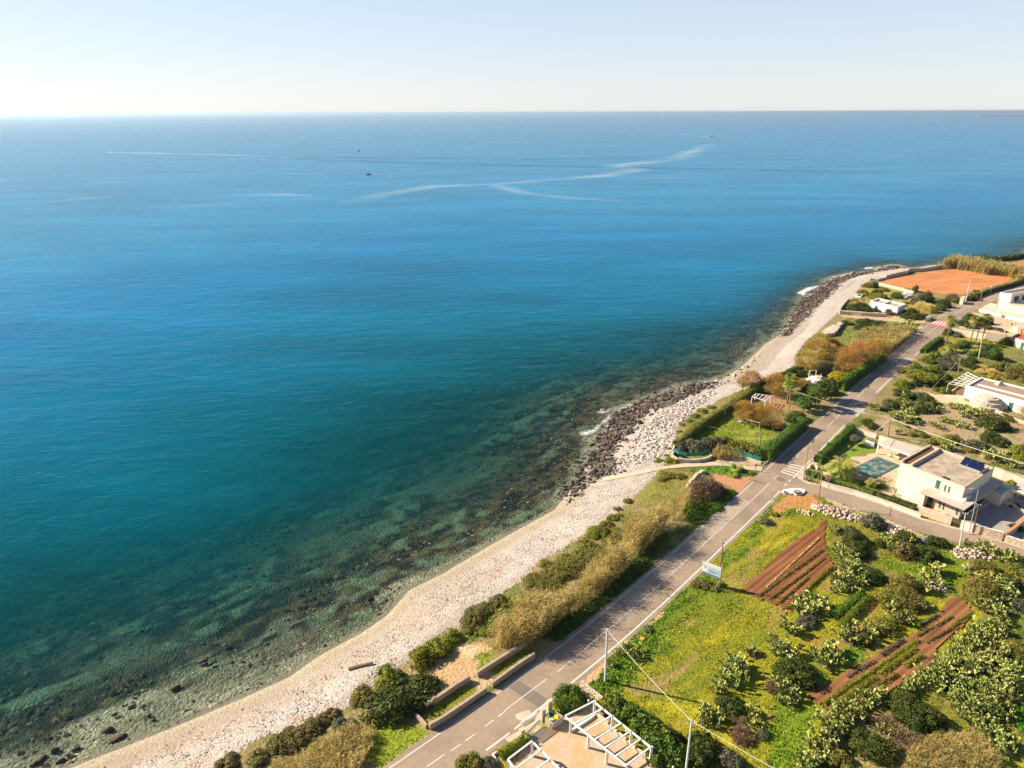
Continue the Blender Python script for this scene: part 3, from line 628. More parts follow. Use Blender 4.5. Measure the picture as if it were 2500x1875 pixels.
midA = qm(('c2', [(330,1060),(480,900),(620,700),(800,560),(1050,440),(1250,380),(1300,420),(1100,560),(960,700),(860,850),(800,1000),(560,1060),(380,1085)]), z=-1)
P, z = zpts(midA, 4.0); stones('grey_boulders_on_beach', P, z+.02, .12, .5, [(.47,.42,.39),(.36,.32,.29),(.52,.46,.41),(.20,.17,.15)], ICO, .3, 2.0, flat=.7)
lowA = qm(('c2', [(-60,1300),(60,1180),(330,1110),(470,1140),(330,1180),(200,1200),(60,1310),(-60,1400)]), z=-2)
P, z = zpts(lowA, 2); stones('dark_boulders_below_footpath', P, z+.05, .2, .6, DARKR+[(.3,.24,.2)], ICO, .3, 2.0)
ss = qm(('c2', [(1250,280),(1450,180),(1650,40),(1700,60),(1480,260),(1250,420),(1180,500),(1160,440)]), z=-2)
P, z = zpts(ss, .6); stones('scattered_shore_stones', P, z+.05, .2, .6, MIX, ICO, .3, 2.0)
# rocks standing under and out of the shallow water
UW = rng.random((150000, 2))*np.array([330, 330])+np.array([-90, 50]); hu, du, iu = height(UW[:, 0], UW[:, 1])
ku = (du < -1.5) & (du > -48) & (rng.random(len(UW)) < stepn(fbm(UW[:, 0], UW[:, 1], 7, 85, 3), .38, .6))
stones('submerged_rocks', UW[ku], hu[ku]-.02, .12, .75, [(.07,.055,.03),(.045,.035,.02),(.12,.10,.05),(.19,.18,.10),(.03,.026,.016)], OCT, .3, 2.6, flat=.5)
kp = (du < -.6) & (du > -13) & (rng.random(len(UW)) < .9*np.clip(1.2+du/14, 0, 1))
stones('submerged_pebbles', UW[kp], hu[kp]+.0, .12, .42, [(.36,.36,.22),(.28,.28,.17),(.46,.44,.30),(.16,.16,.10),(.07,.07,.05)], OCT, .3, 2.0, flat=.5)
def rock(s, a, b, hw, hgt, lab, col=(.16,.10,.07), grp=None):
    P = q(s, a, b, SEA); dep = (P-Vector((0,0,CAM_H))).dot(f_); r = .8*hw/S[s][2]*dep/FPX; hgt *= .8
    V0, F0 = ICO; bm_v = V0.copy(); V1 = []; mid = {}; F1 = []
    V1 = list(bm_v)
    def md(i, j):
        k = (min(i, j), max(i, j))
        if k not in mid: v = (V1[i]+V1[j])/2; mid[k] = len(V1); V1.append(v/np.linalg.norm(v)*.97)
        return mid[k]
    for a_, b_, c_ in F0: x, y, z_ = md(a_, b_), md(b_, c_), md(c_, a_); F1 += [(a_, x, z_), (x, b_, y), (z_, y, c_), (x, y, z_)]
    V = np.array(V1)*(.65+.65*rng.random((len(V1), 1)))*np.array([r, r*.6, hgt]); V[:, 2] -= hgt*.35
    o = link('rock', npmesh('rock', V, np.array(F1), M['stone'], np.tile(np.array(col), (len(F1), 1))*(.8+.4*rng.random((len(F1), 1)))), (P.x, P.y, SEA)); o.rotation_euler.z = ROADA*.6
    return tag(o, lab, 'rock', grp)
g_ = 'rocks breaking the shallow water'
for a, b, hw, hg, lab in ((970,1310,60,.7,'brown rock standing in clear shallows beside its flat neighbour near the left beach'),(1060,1380,90,.4,'flat brown rock just breaking the water near the left beach'),(490,1500,50,.8,'tilted orange brown slab rock in the lowest left shallows'),(540,1590,50,.5,'low orange rock at the very bottom of the shallows'),(380,1560,50,.4,'low grey brown rock left of the orange ones'),(320,1610,60,.4,'lowest pale brown rock near the bottom edge'),(1340,1180,30,.3,'small dark rock alone in green shallows'),(1380,1220,25,.3,'small tan rock below the lone dark rock'),(1900,715,35,.3,'rounded tan rock farthest right in the left shallows'),(1820,690,60,.3,'long brown rock beside the rounded tan one'),(1030,1170,35,.25,'small dark rock above the lone dark rock'),(2020,550,35,.25,'brown sunken rock out in darker water'),(1570,930,60,.3,'cluster topped brown rock in the weedy shallows'),(680,1480,50,.4,'dark brown rock right of the tilted slab')):
    rock('s1', a, b, hw, hg, lab, (.085,.062,.042), g_)
rock('c2', 265, 560, 50, .8, 'wave washed tan rock offshore of the dark boulders', (.28,.2,.14)); rock('c2', 730, 395, 25, .5, 'small dark rock off the boulder point', (.10,.07,.05))
rock('h10', 980, 320, 50, .9, 'dark rock standing off the far boulder shore', (.10,.07,.05)); rock('h10', 880, 575, 28, .6, 'pink grey rock awash below the far boulders', (.3,.2,.17)); rock('h10', 660, 910, 32, .6, 'light topped rock at the pebble edge below the far boulders', (.3,.24,.18)); rock('h10', 780, 560, 20, .4, 'tiny dark rock left of the pink grey one', (.08,.06,.05))
# rubble heaps
def heap(s, a, b, ra, rb, ang, hgt, lab, n=260, col=None, smax=.42):
    P0 = q(s, a, b, 0); t = rng.random(n)*6.28; rr = rng.random(n)**.5; x = np.cos(t)*rr*ra; y = np.sin(t)*rr*rb; an = R(ang)
    P = np.stack([P0.x+x*math.cos(an)-y*math.sin(an), P0.y+x*math.sin(an)+y*math.cos(an)], 1)
    o = stones('rubble_heap', P, hgt*(1-rr**2)*rng.random(n), .15, smax, col or [(.46,.37,.30),(.54,.46,.39),(.36,.28,.22),(.50,.37,.26),(.30,.24,.20)], ICO, .3, 1.6, lab, 'rubble', None, .8)
    o['group'] = 'heaps of field stones'; return o
heap('c3', 530, 930, 5.0, 2.0, -35, .8, 'pile of pale broken stones beside the side road and wooden pole', 320)
heap('c3', 1050, 1090, 2.6, 1.8, -40, .8, 'pinkish stone pile between round bushes below the side road', 150)
heap('c3', 1735, 1310, 3.4, 2.0, -15, .8, 'tan stone pile beside the concrete pole across from the stone wall', 220)
heap('c3', 1790, 1430, 2.2, 1.4, -15, .5, 'grey brown stone pile among cacti, lower right of the tan one', 110, [(.36,.28,.22),(.28,.22,.18)])
heap('c3', 1310, 1180, 2.0, .8, -10, .4, 'small grey stone heap behind the dome bush', 60, [(.36,.36,.40),(.3,.28,.3)])
heap('c6', 1440, 30, 1.2, 1.6, 60, .5, 'pink stones heaped beside the pale cactus column', 60, [(.55,.42,.36),(.42,.32,.27)])
heap('c7', 1330, 440, .1, .1, 0, .1, 'lone pale stone lying in the grass field', 3)
heap('c3', 245, 930, 1.0, 1.8, 60, .4, 'heap of dry pale brushwood on the grass corner', 70, [(.52,.42,.30),(.44,.34,.22)], .3)

# ------------------------------------------------------------------ foliage
PAL = dict(dark=[(.050,.075,.009),(.070,.095,.010),(.035,.055,.009),(.10,.115,.012)], olive=[(.19,.18,.024),(.14,.145,.022),(.25,.22,.04)],
 grey=[(.13,.13,.075),(.10,.11,.055),(.17,.16,.10)], lime=[(.21,.23,.012),(.15,.19,.012),(.28,.26,.02)], bright=[(.11,.19,.012),(.15,.23,.014),(.08,.14,.012)],
 dead=[(.26,.185,.10),(.20,.14,.075),(.33,.25,.15)], rust=[(.50,.33,.06),(.40,.26,.05),(.56,.40,.09),(.30,.23,.05),(.42,.25,.05)], gold=[(.68,.52,.18),(.58,.43,.13),(.74,.60,.26)],
 yellow=[(.55,.42,.01),(.18,.18,.015),(.38,.32,.015)], green=[(.08,.145,.012),(.06,.11,.012),(.13,.19,.015)], heath=[(.16,.13,.035),(.13,.125,.03),(.20,.165,.045)])
def cards(C, Nn, sz, asp=.6):
    n = len(C); t = rng.normal(size=(n, 3)); Nn = Nn/np.linalg.norm(Nn, axis=1, keepdims=True); a = np.cross(Nn, t); a /= np.linalg.norm(a, axis=1, keepdims=True)+1e-9; b = np.cross(Nn, a)
    s = np.asarray(sz)[:, None]; V = np.stack([C+a*s, C+b*s*asp, C-a*s, C-b*s*asp], 1).reshape(-1, 3)
    return V, np.arange(4*n).reshape(n, 4)
def radial(C, D, sz, asp):
    n = len(C); D = D/np.linalg.norm(D, axis=1, keepdims=True); t = rng.normal(size=(n, 3)); b = np.cross(D, t); b /= np.linalg.norm(b, axis=1, keepdims=True)+1e-9; s = np.asarray(sz)[:, None]
    V = np.stack([C-D*s, C+b*s*asp, C+D*s*1.2, C-b*s*asp], 1).reshape(-1, 3); return V, np.arange(4*n).reshape(n, 4)
def crown(n, leaf, pal, full=False, k=36, fuzz=.10, asp=.6, thin=False, crad=.30):
    d = rng.normal(size=(k, 3)); d /= np.linalg.norm(d, axis=1, keepdims=True)
    if not full: d[:, 2] = np.abs(d[:, 2])
    cc = d*(.62+.2*rng.random((k, 1))); cr_ = crad*(.65+.6*rng.random(k)); i = rng.integers(0, k, n)
    e = rng.normal(size=(n, 3)); e /= np.linalg.norm(e, axis=1, keepdims=True); e += .5*d[i]; e /= np.linalg.norm(e, axis=1, keepdims=True)
    C = cc[i]+e*cr_[i][:, None]*(1+fuzz*rng.normal(size=(n, 1)))
    if not full: C[:, 2] = np.abs(C[:, 2])
    N_ = e+.7*rng.normal(size=(n, 3))*(.6 if not thin else 1.4); P = np.array(PAL[pal]); ct = P[rng.integers(0, len(P), k)]
    col = ct[i]*.6+P[rng.integers(0, len(P), n)]*.4; col *= .75+.5*rng.random((n, 1))
    if thin: D_ = e*.6+d[i]*.6+.55*rng.normal(size=(n, 3))+np.array([0, 0, .35]); V, F = radial(C, D_, leaf*(.8+1.2*rng.random(n)), .16)
    else: V, F = cards(C, N_, leaf*(.6+.8*rng.random(n)), asp)
    Cc = col
    if not thin: # inner body of twigs and leaves
        V0, F0 = ICO; kk = min(k, 16); Vi = (cc[:kk, None]*.8+V0[None]*(cr_[:kk, None, None]*.8)).reshape(-1, 3)
        if not full: Vi[:, 2] = np.abs(Vi[:, 2])
        Fi = (F0[None]+(np.arange(kk)*12)[:, None, None]).reshape(-1, 3); Fi = np.concatenate([Fi, Fi[:, 2:3]], 1)
        return V, F, Cc, Vi, Fi, np.repeat(ct[:kk], 20, 0)
    return V, F, Cc, None, None, None
def twomesh(name, r, m):
    V, F, C, Vi, Fi, Ci = r; me = bpy.data.meshes.new(name)
    allV = V if Vi is None else np.vstack([V, Vi]); faces = [tuple(f) for f in F.tolist()]; cl = [C]*1
    if Vi is not None: faces += [tuple(f[:3]) for f in (Fi+len(V)).tolist()]
    me.from_pydata(allV.tolist(), [], faces); a = me.color_attributes.new('Col', 'FLOAT_COLOR', 'CORNER')
    c = np.repeat(C, 4, 0)
    if Vi is not None: c = np.vstack([c, np.repeat(Ci, 3, 0)])
    cc = np.ones((len(c), 4), np.float32); cc[:, :3] = c; a.data.foreach_set('color', cc.ravel()); me.materials.append(m); me.update(); return me
CACHE = {}
def bushmesh(pal, r):
    size = 0 if r < .9 else (1 if r < 2.2 else 2); v = random.randrange(2); key = (pal, size, v)
    if key not in CACHE:
        n, lf, k = ((420,.16,14), (1500,.085,30), (4200,.050,60))[size]
        thin = pal in ('rust', 'dead', 'gold')
        if thin: n = int(n*1.5)
        CACHE[key] = twomesh('bush_foliage', crown(n, lf*(1.15 if thin else 1), pal, False, k, .22 if thin else .09, .22 if thin else .6, thin, .34 if size < 2 else .27), M['leaf'])
    return CACHE[key]
def place(s, a, b, hw, hf):
    h = 1.0; r = 1.0
    for _ in range(3):
        P = q(s, a, b, h*.42); dep = (P-Vector((0, 0, CAM_H))).dot(f_); r = 1.13*hw/S[s][2]*dep/FPX; h = r*hf
    return Vector((P.x, P.y, 0)), r, h
NOUN = dict(dark='dark green bush', olive='olive green shrub', grey='grey green shrub', lime='yellow green shrub', bright='bright green leafy plant', dead='bare brown dry bush', rust='rusty brown tamarisk bush', gold='pale golden shrub', yellow='yellow flowering shrub', green='deep green shrub', heath='low brownish heath mound')
ORD = ['','first','second','third','fourth','fifth','sixth','seventh','eighth','ninth','tenth','eleventh','twelfth','thirteenth','fourteenth','fifteenth','sixteenth','seventeenth','eighteenth','nineteenth','twentieth']
BUSHES = []   # (region, kind, object, px x)
def bush(region, pal, s, a, b, hw, hf=.9, asp=1.0, ang=None, lab=None, low=-.05):
    P, r, h = place(s, a, b, hw, hf); P.z = hz(P)+low
    o = link(pal and ('dry_bush' if pal == 'dead' else 'flowering_bush' if pal == 'yellow' else 'bush'), bushmesh(pal, r), P)
    o.scale = (r, r*asp, h); o.rotation_euler.z = R(ang) if ang is not None else random.uniform(0, 6.28)
    o['category'] = 'bush'; BUSHES.append([region, NOUN[pal], o, px(s, a, b)[0], lab]); return o
def bl(region, pal, s, L, hf=.9):
    for t in L: bush(region, pal, s, t[0], t[1], t[2], t[3] if len(t) > 3 else hf)
rg = 'edging the pebble beach near the driftwood log'
bush('', 'dark', 'c8', 1020, 1020, 350, .42, .6, 38, 'huge low dark green dome bush beside the roadside walls')
bl(rg, 'lime', 'c8', [(1210,650,115),(1370,565,105),(1300,700,50),(1490,470,80),(920,810,110)]); bl(rg, 'olive', 'c8', [(680,980,90),(880,930,90),(640,1060,60)], .6)
bl('in the strip along the lowest beach edge', 'heath', 'c8', [(60,1400,110),(150,1340,90),(240,1270,90),(320,1220,70),(400,1170,70),(20,1330,60),(-60,1440,110),(-260,1560,90),(-560,1640,100)], .6)
bl('beside the golden grass at the bottom', 'grey', 'c8', [(570,1270,70),(470,1250,60),(500,1340,60)], .6); bush('', 'heath', 'c8', -500, 1560, 60, .6, lab='small isolated brownish bush on the pebbles at the bottom left')
rg = 'between the pebbles and the long reed bed'
bl(rg, 'olive', 'c4', [(1140,800,120),(1220,830,90),(1280,760,110),(1370,700,120),(1440,720,90),(1480,640,100),(1560,580,110),(1300,830,80),(1650,560,90),(1600,480,90),(1230,650,60),(1400,600,70),(1740,520,80),(1820,440,80),(1900,380,80)], .45)
bl(rg, 'lime', 'c4', [(1690,360,95),(1840,230,45),(1790,288,45),(1960,250,50),(1640,400,50),(1850,340,50),(860,1000,70)], .5)
bl('on the green slope near the golden reeds', 'heath', 'c4', [(620,1100,120),(560,1160,90),(700,1040,80),(800,980,80),(540,1240,60)], .6); bl('on the green slope near the golden reeds', 'bright', 'c4', [(760,1150,80),(640,1250,70),(850,1080,60),(720,1240,70)], .5)
rg = 'on the upper pebbles below the curved wall'
bl(rg, 'olive', 'c2', [(350,1520,45),(300,1585,60),(500,1540,50),(400,1440,35),(490,1370,40),(250,1640,70),(420,1500,30)], .6)
bl(rg, 'lime', 'c2', [(760,1000,40),(880,1008,55),(1160,560,45),(1240,525,35),(1100,605,40),(1045,650,30),(975,680,28),(950,745,25),(800,1010,30),(860,900,24),(840,960,24)], .5)
bush('', 'dead', 'c2', 1180, 1270, 150, 1.0, .8, None, 'large grey brown leafless bush beside the old stone wall'); bush('', 'dead', 'c2', 1270, 1250, 90, .8, .8, None, 'smaller leafless bush joined to the large grey brown one')
rg = 'in the bright verge below the leafless bush'
bl(rg, 'bright', 'c2', [(1130,1400,90),(1250,1425,80),(1400,1290,55),(1380,1340,50),(1090,1490,75),(1140,1530,70),(1310,1390,50)], .5)
bl('beside the red earth patch', 'olive', 'c2', [(850,1140,60),(960,1150,50),(800,1180,40),(1600,1120,40)], .5)
rg = 'behind the curved wall with green netting'
bl(rg, 'grey', 'c2', [(975,880,60),(1050,870,70),(1130,880,70),(1210,850,70),(1290,840,60),(960,930,45),(1100,910,55)], 1.0)
bl(rg, 'olive', 'c2', [(1380,830,60),(1440,870,60),(1520,870,55),(1590,890,60),(1640,920,55),(1500,910,50)], 1.0); bush(rg, 'dark', 'c2', 1700, 960, 60, 1.1)
rg = 'in the garden beside the football lawn'
bush(rg, 'green', 'h6', 1450, 1070, 170, .8); bush(rg, 'dark', 'h6', 1350, 1130, 110, .8); bush(rg, 'grey', 'h6', 1080, 1290, 60, .8); bush(rg, 'bright', 'h6', 820, 610, 90, 1.1)
bush(rg, 'green', 'h6', 1700, 580, 150, 1.1); bush(rg, 'dark', 'h6', 2030, 590, 150, 1.1); bush(rg, 'dark', 'h6', 1450, 290, 130, .8); bush(rg, 'rust', 'h6', 1570, 490, 120, .8); bush(rg, 'olive', 'h6', 830, 490, 100, .7); bush(rg, 'dark', 'h6', 600, 640, 90, .7)
rg = 'around the tamarisks above the white stage'
bush('', 'yellow', 'c1', 550, 1180, 95, .8, lab='yellow flowering bush beside the white garden stage'); bl(rg, 'green', 'c1', [(440,1060,60),(620,1220,55)], .7); bl(rg, 'rust', 'c1', [(480,870,70),(160,1220,60)], .9); bl(rg, 'dead', 'c1', [(400,1110,80),(560,1090,50)], .9)
rg = 'on the meadow above the golden reeds'
bl(rg, 'dark', 'c1', [(615,690,52),(790,680,75),(745,735,55),(850,700,60),(910,695,60)], .55)
rg = 'around the white hut by the shore'
bush(rg, 'dark', 'h5', 990, 560, 75, 1.2); bush(rg, 'dark', 'h5', 1050, 690, 90, 1.0); bush(rg, 'lime', 'h5', 1070, 760, 150, .6); bush(rg, 'green', 'h5', 1400, 745, 100, 1.0); bush(rg, 'dark', 'h5', 1720, 640, 45, 1.6)
bush(rg, 'grey', 'h5', 1790, 830, 120, 1.3); bush(rg, 'dark', 'h5', 1920, 780, 130, 1.3)
for t in ((620,960,120),(760,930,120),(860,1000,110),(1010,1020,100),(700,1000,100)): bush(rg, 'dark', 'h5', *t, .8)
bush(rg, 'dead', 'h5', 1250, 1050, 58, 1.4); bush(rg, 'dead', 'h5', 1160, 1080, 30, 1.0)
for t in ((1660,1040,130),(1600,1110,110),(1750,1120,120),(1870,1120,90)): bush(rg, 'dark', 'h5', *t, .8)
for t in ((1830,940,110),(1960,980,110)): bush(rg, 'gold', 'h5', *t, 1.2)
for t in ((880,560,100),(780,680,100),(860,720,80),(1180,640,80),(620,840,70)): bush(rg, 'olive', 'h5', *t, .6)
for t in ((1000,850,90),(1150,870,90),(1350,880,80),(1500,930,70),(1600,880,80)): bush(rg, 'lime', 'h5', *t, .4)
rg = 'beside the main road past the red crossing'
bush(rg, 'dark', 'h1', 770, 890, 110, 1.2); bush(rg, 'green', 'h1', 700, 960, 90, 1.2); bush(rg, 'dead', 'h1', 930, 800, 110, 1.1); bush(rg, 'dark', 'h1', 1020, 860, 50, 1.2); bush(rg, 'dark', 'h1', 1330, 790, 90, .8); bush(rg, 'olive', 'h1', 430, 960, 90, 1.0)
rg = 'around the three tall palms'
bush(rg, 'green', 'h1', 1230, 1130, 90, 1.2); bush(rg, 'dark', 'h1', 1130, 1240, 90, 1.0); bush(rg, 'dark', 'h1', 1540, 1200, 100, 1.2); bush(rg, 'green', 'h1', 1250, 1290, 90, .9); bush(rg, 'green', 'h1', 1560, 1320, 70, .8); bush(rg, 'olive', 'h1', 1420, 1250, 90, 1.0)
bush(rg, 'dark', 'h1', 860, 1410, 95, 1.0); bush(rg, 'grey', 'h1', 1000, 1450, 85, .8); bush(rg, 'lime', 'h1', 1880, 1570, 105, .9); bl(rg, 'grey', 'h1', [(1750,1350,80),(1850,1390,60),(1680,1330,50)], .4); bush(rg, 'dead', 'h1', 2070, 1270, 60, .5)
rg = 'right of the road beyond the white trellis'
for pal, L in (('lime', ((430,420,90),(250,520,80),(110,630,100),(560,600,130),(950,760,90),(880,880,110),(770,970,90))), ('green', ((620,340,110),(540,450,90),(1300,320,85),(300,560,80),(330,700,110),(500,620,110),(1180,260,60),(820,1000,70))), ('grey', ((780,450,130),(920,340,110),(880,540,120),(1000,420,90),(700,560,90))), ('dark', ((1560,260,120),(1660,340,130),(1500,330,90),(1200,500,110),(1320,560,80),(640,800,130),(520,860,110),(760,740,120),(250,860,80),(1150,170,90),(1060,200,60),(1280,430,90))), ('olive', ((1700,560,110),(1850,520,100),(2000,620,110),(2120,560,100),(1950,720,90),(2100,720,90),(1100,120,90),(80,1000,90),(640,960,60))), ('gold', ((1460,560,80),(1420,640,70),(1640,640,90))), ('yellow', ((1650,740,90),(1760,700,60),(730,230,50),(1560,120,90),(1500,70,60),(1700,120,50)))):
    for t in L: bush(rg, pal, 'h2', *t, .9 if pal != 'yellow' else .5)
bush(rg, 'olive', 'h2', 2180, 800, 80, .8)
rg = 'in the cactus scrub behind the villa'
for pal, L in (('dark', ((560,440,90),(650,470,90),(900,540,120),(970,590,90),(830,660,90),(1010,680,60),(450,600,90),(110,840,80),(180,890,70),(1780,830,180),(1920,880,110),(1780,1030,130),(1900,1090,110),(760,790,60))), ('grey', ((780,480,80),(860,470,70),(1540,1130,110),(1640,1150,90),(1450,1160,70),(600,1180,50),(380,560,70),(330,640,60))), ('lime', ((1190,1060,110),(1280,1040,70),(2110,1250,110),(2190,1310,90),(620,880,40),(580,310,100),(520,380,70))), ('olive', ((700,990,60),(850,1000,60),(980,1090,70),(780,940,50),(2000,780,70),(1500,1200,70),(2180,1180,70)))):
    for t in L: bush(rg, pal, 'h11', *t, .85)
rg = 'on the rough ground below the side road'
bush(rg, 'grey', 'c3', 860, 1000, 88, 1.2); bush(rg, 'heath', 'c3', 1130, 1260, 95, 1.0); bush(rg, 'grey', 'c3', 650, 1080, 60, .8)
for t in ((700,1160,105),(700,1250,105),(1330,1290,115),(1150,1140,75),(1210,1170,60),(840,1480,105),(1400,1180,70),(1480,1200,60),(620,1220,60),(920,1200,50),(2080,1560,90)): bush(rg, 'dark', 'c3', *t, .95)
for t in ((1140,1560,120),(1850,1420,110),(1900,1480,90),(2150,1450,110),(1840,1600,140),(2190,1540,80)): bush(rg, 'olive', 'c3', *t, .9)
rg = 'among the prickly pears at lower right'
for t in ((170,780,170),(250,850,100),(60,820,90),(1160,1080,150),(1330,1180,150),(1200,1200,150),(830,1440,160),(950,1500,130),(2150,900,100),(1940,1120,110),(560,1500,60),(780,500,80),(950,420,60)): bush(rg, 'dark', 'c6', *t, .85)
for t in ((1060,110,140),(1200,150,120),(960,370,110),(1810,110,120),(2140,590,120),(1900,550,60),(560,1610,130),(1450,1340,60),(660,1350,60)): bush(rg, 'olive', 'c6', *t, .85)
for t in ((270,320,70),(2150,180,80),(1000,1240,80),(890,1250,70),(1150,1400,100),(1250,1420,90),(1130,1340,80)): bush(rg, 'grey' if t[1] < 400 else 'dead', 'c6', *t, .7)
rg = 'in the grass field below the first ploughed plot'
for t, p in (((1800,1090,110),'dark'),((1700,1060,60),'dark'),((1900,1360,90),'dead'),((1860,1230,60),'dead'),((2080,1350,60),'grey'),((2170,920,70),'dead'),((2000,620,50),'dead')): bush(rg, p, 'c7', *t, .8)
bush(rg, 'grey', 'c5', 1740, 1160, 75, .9)
rg = 'on the road verge near the billboard'
for t, p in (((740,830,50),'heath'),((820,830,60),'heath'),((900,870,45),'olive'),((960,830,40),'olive'),((1370,270,50),'grey'),((1440,200,35),'olive'),((310,1240,40),'grey')): bush(rg, p, 'c5', *t, .7)
rg = 'beside the pergola yard at the bottom'
bush('', 'green', 'c7', 330, 1010, 140, 1.0, lab='round glossy green bush at the road edge beside the bin enclosure'); bush('', 'olive', 'h8', 330, 1560, 230, .9, lab='broad grey green bush at the bottom edge beside the road'); bush('', 'grey', 'h8', 680, 1590, 160, .8, lab='dry tipped shrub at the bottom edge under the clipped hedge')
for t, p in (((740,1080,110),'green'),((650,1060,50),'lime'),((860,1150,110),'green'),((960,1230,120),'green'),((1060,1290,120),'green'),((1170,1370,130),'green'),((1080,1440,120),'green'),((1240,1500,140),'green'),((1300,1420,90),'dark'),((1180,1580,110),'green')): bush(rg, p, 'c7', *t, 1.15)
for t, p in (((1520,1420,110),'dark'),((1600,1500,110),'dark'),((1480,1560,110),'dark'),((1760,1560,90),'grey'),((1820,1610,80),'grey')): bush('beside the leaning cable pole at the bottom', p, 'c7', *t, 1.1)
rg = 'in the villa garden'
for t, p in (((1490,980,75),'lime'),((1060,950,60),'lime'),((1330,230,60),'grey'),((190,760,60),'green'),((290,790,70),'green'),((390,840,60),'green')): bush(rg, p, 'h4', *t, 1.1)
bl(rg, 'lime', 'h3', [(2000,1020,70),(2110,1000,60),(1790,900,50)], 1.0)

# prickly pears -------------------------------------------------------
def padmesh():
    V = []; F = []; C = []; n = 8
    def pad(base, d, nrm, L):
        d = d.normalized(); nrm = (nrm-d*nrm.dot(d)).normalized(); s = d.cross(nrm); W = L*.36; k = len(V)
        c = random.choice([(.33,.34,.09),(.26,.29,.07),(.40,.385,.14),(.15,.21,.045),(.22,.27,.06),(.34,.36,.09),(.10,.15,.035)])
        for i in range(n):
            t = 2*math.pi*i/n; V.append(base+d*(L/2-math.cos(t)*L/2)+s*(math.sin(t)*W*(1.0+.25*-math.cos(t))))
        V.append(base+d*L*.55+nrm*L*.07); V.append(base+d*L*.55-nrm*L*.07)
        for i in range(n): F.append((k+i, k+(i+1) % n, k+n)); F.append((k+(i+1) % n, k+i, k+n+1)); C.extend([c, c])
        return base+d*L*.95, s
    def grow(base, d, lvl, L):
        nrm = Vector((random.gauss(0,1), random.gauss(0,1), random.gauss(0,.4)))
        tip, s = pad(base, d, nrm, L)
        if lvl <= 0: return
        for _ in range(random.choice((1, 2, 2, 3))):
            nd = (d.normalized()+Vector((random.gauss(0,.5), random.gauss(0,.5), random.gauss(.25,.25)))).normalized()
            grow(tip+s*random.uniform(-.1,.1)*L, nd, lvl-1, L*random.uniform(.85, 1.05))
    for _ in range(9):
        t = random.uniform(0, 6.28); r = random.uniform(0, .7)
        grow(Vector((r*math.cos(t), r*math.sin(t), -.05)), Vector((math.cos(t)*r*.9, math.sin(t)*r*.9, .9)), 3, random.uniform(.38, .5))
    k = len(V); V += [Vector((.95*math.cos(i*.785), .95*math.sin(i*.785), -.08)) for i in range(8)]+[Vector((0, 0, .12))]
    for i in range(8): F.append((k+i, k+(i+1) % 8, k+8)); C.append((.16,.13,.05))
    me = bpy.data.meshes.new('cactus_pads'); me.from_pydata(V, [], F); a = me.color_attributes.new('Col', 'FLOAT_COLOR', 'CORNER')
    cc = np.ones((len(F)*3, 4), np.float32); cc[:, :3] = np.repeat(np.array(C), 3, 0); a.data.foreach_set('color', cc.ravel()); me.materials.append(M['pad']); me.update(); return me
PADS = [padmesh() for _ in range(6)]
def pear(region, s, a, b, hw, lab=None, P=None, r=None):
    if P is None: P, r, h = place(s, a, b, hw, 1.1)
    o = link('prickly_pear', random.choice(PADS), P); k = r/1.15; o.scale = (k, k, max(.75, min(k, 1.3))*random.uniform(.9, 1.15)); o.rotation_euler.z = random.uniform(0, 6.28); o['category'] = 'cactus'
    BUSHES.append([region, 'pale prickly pear clump', o, P.x*1000/P.y+(0), lab]); return o
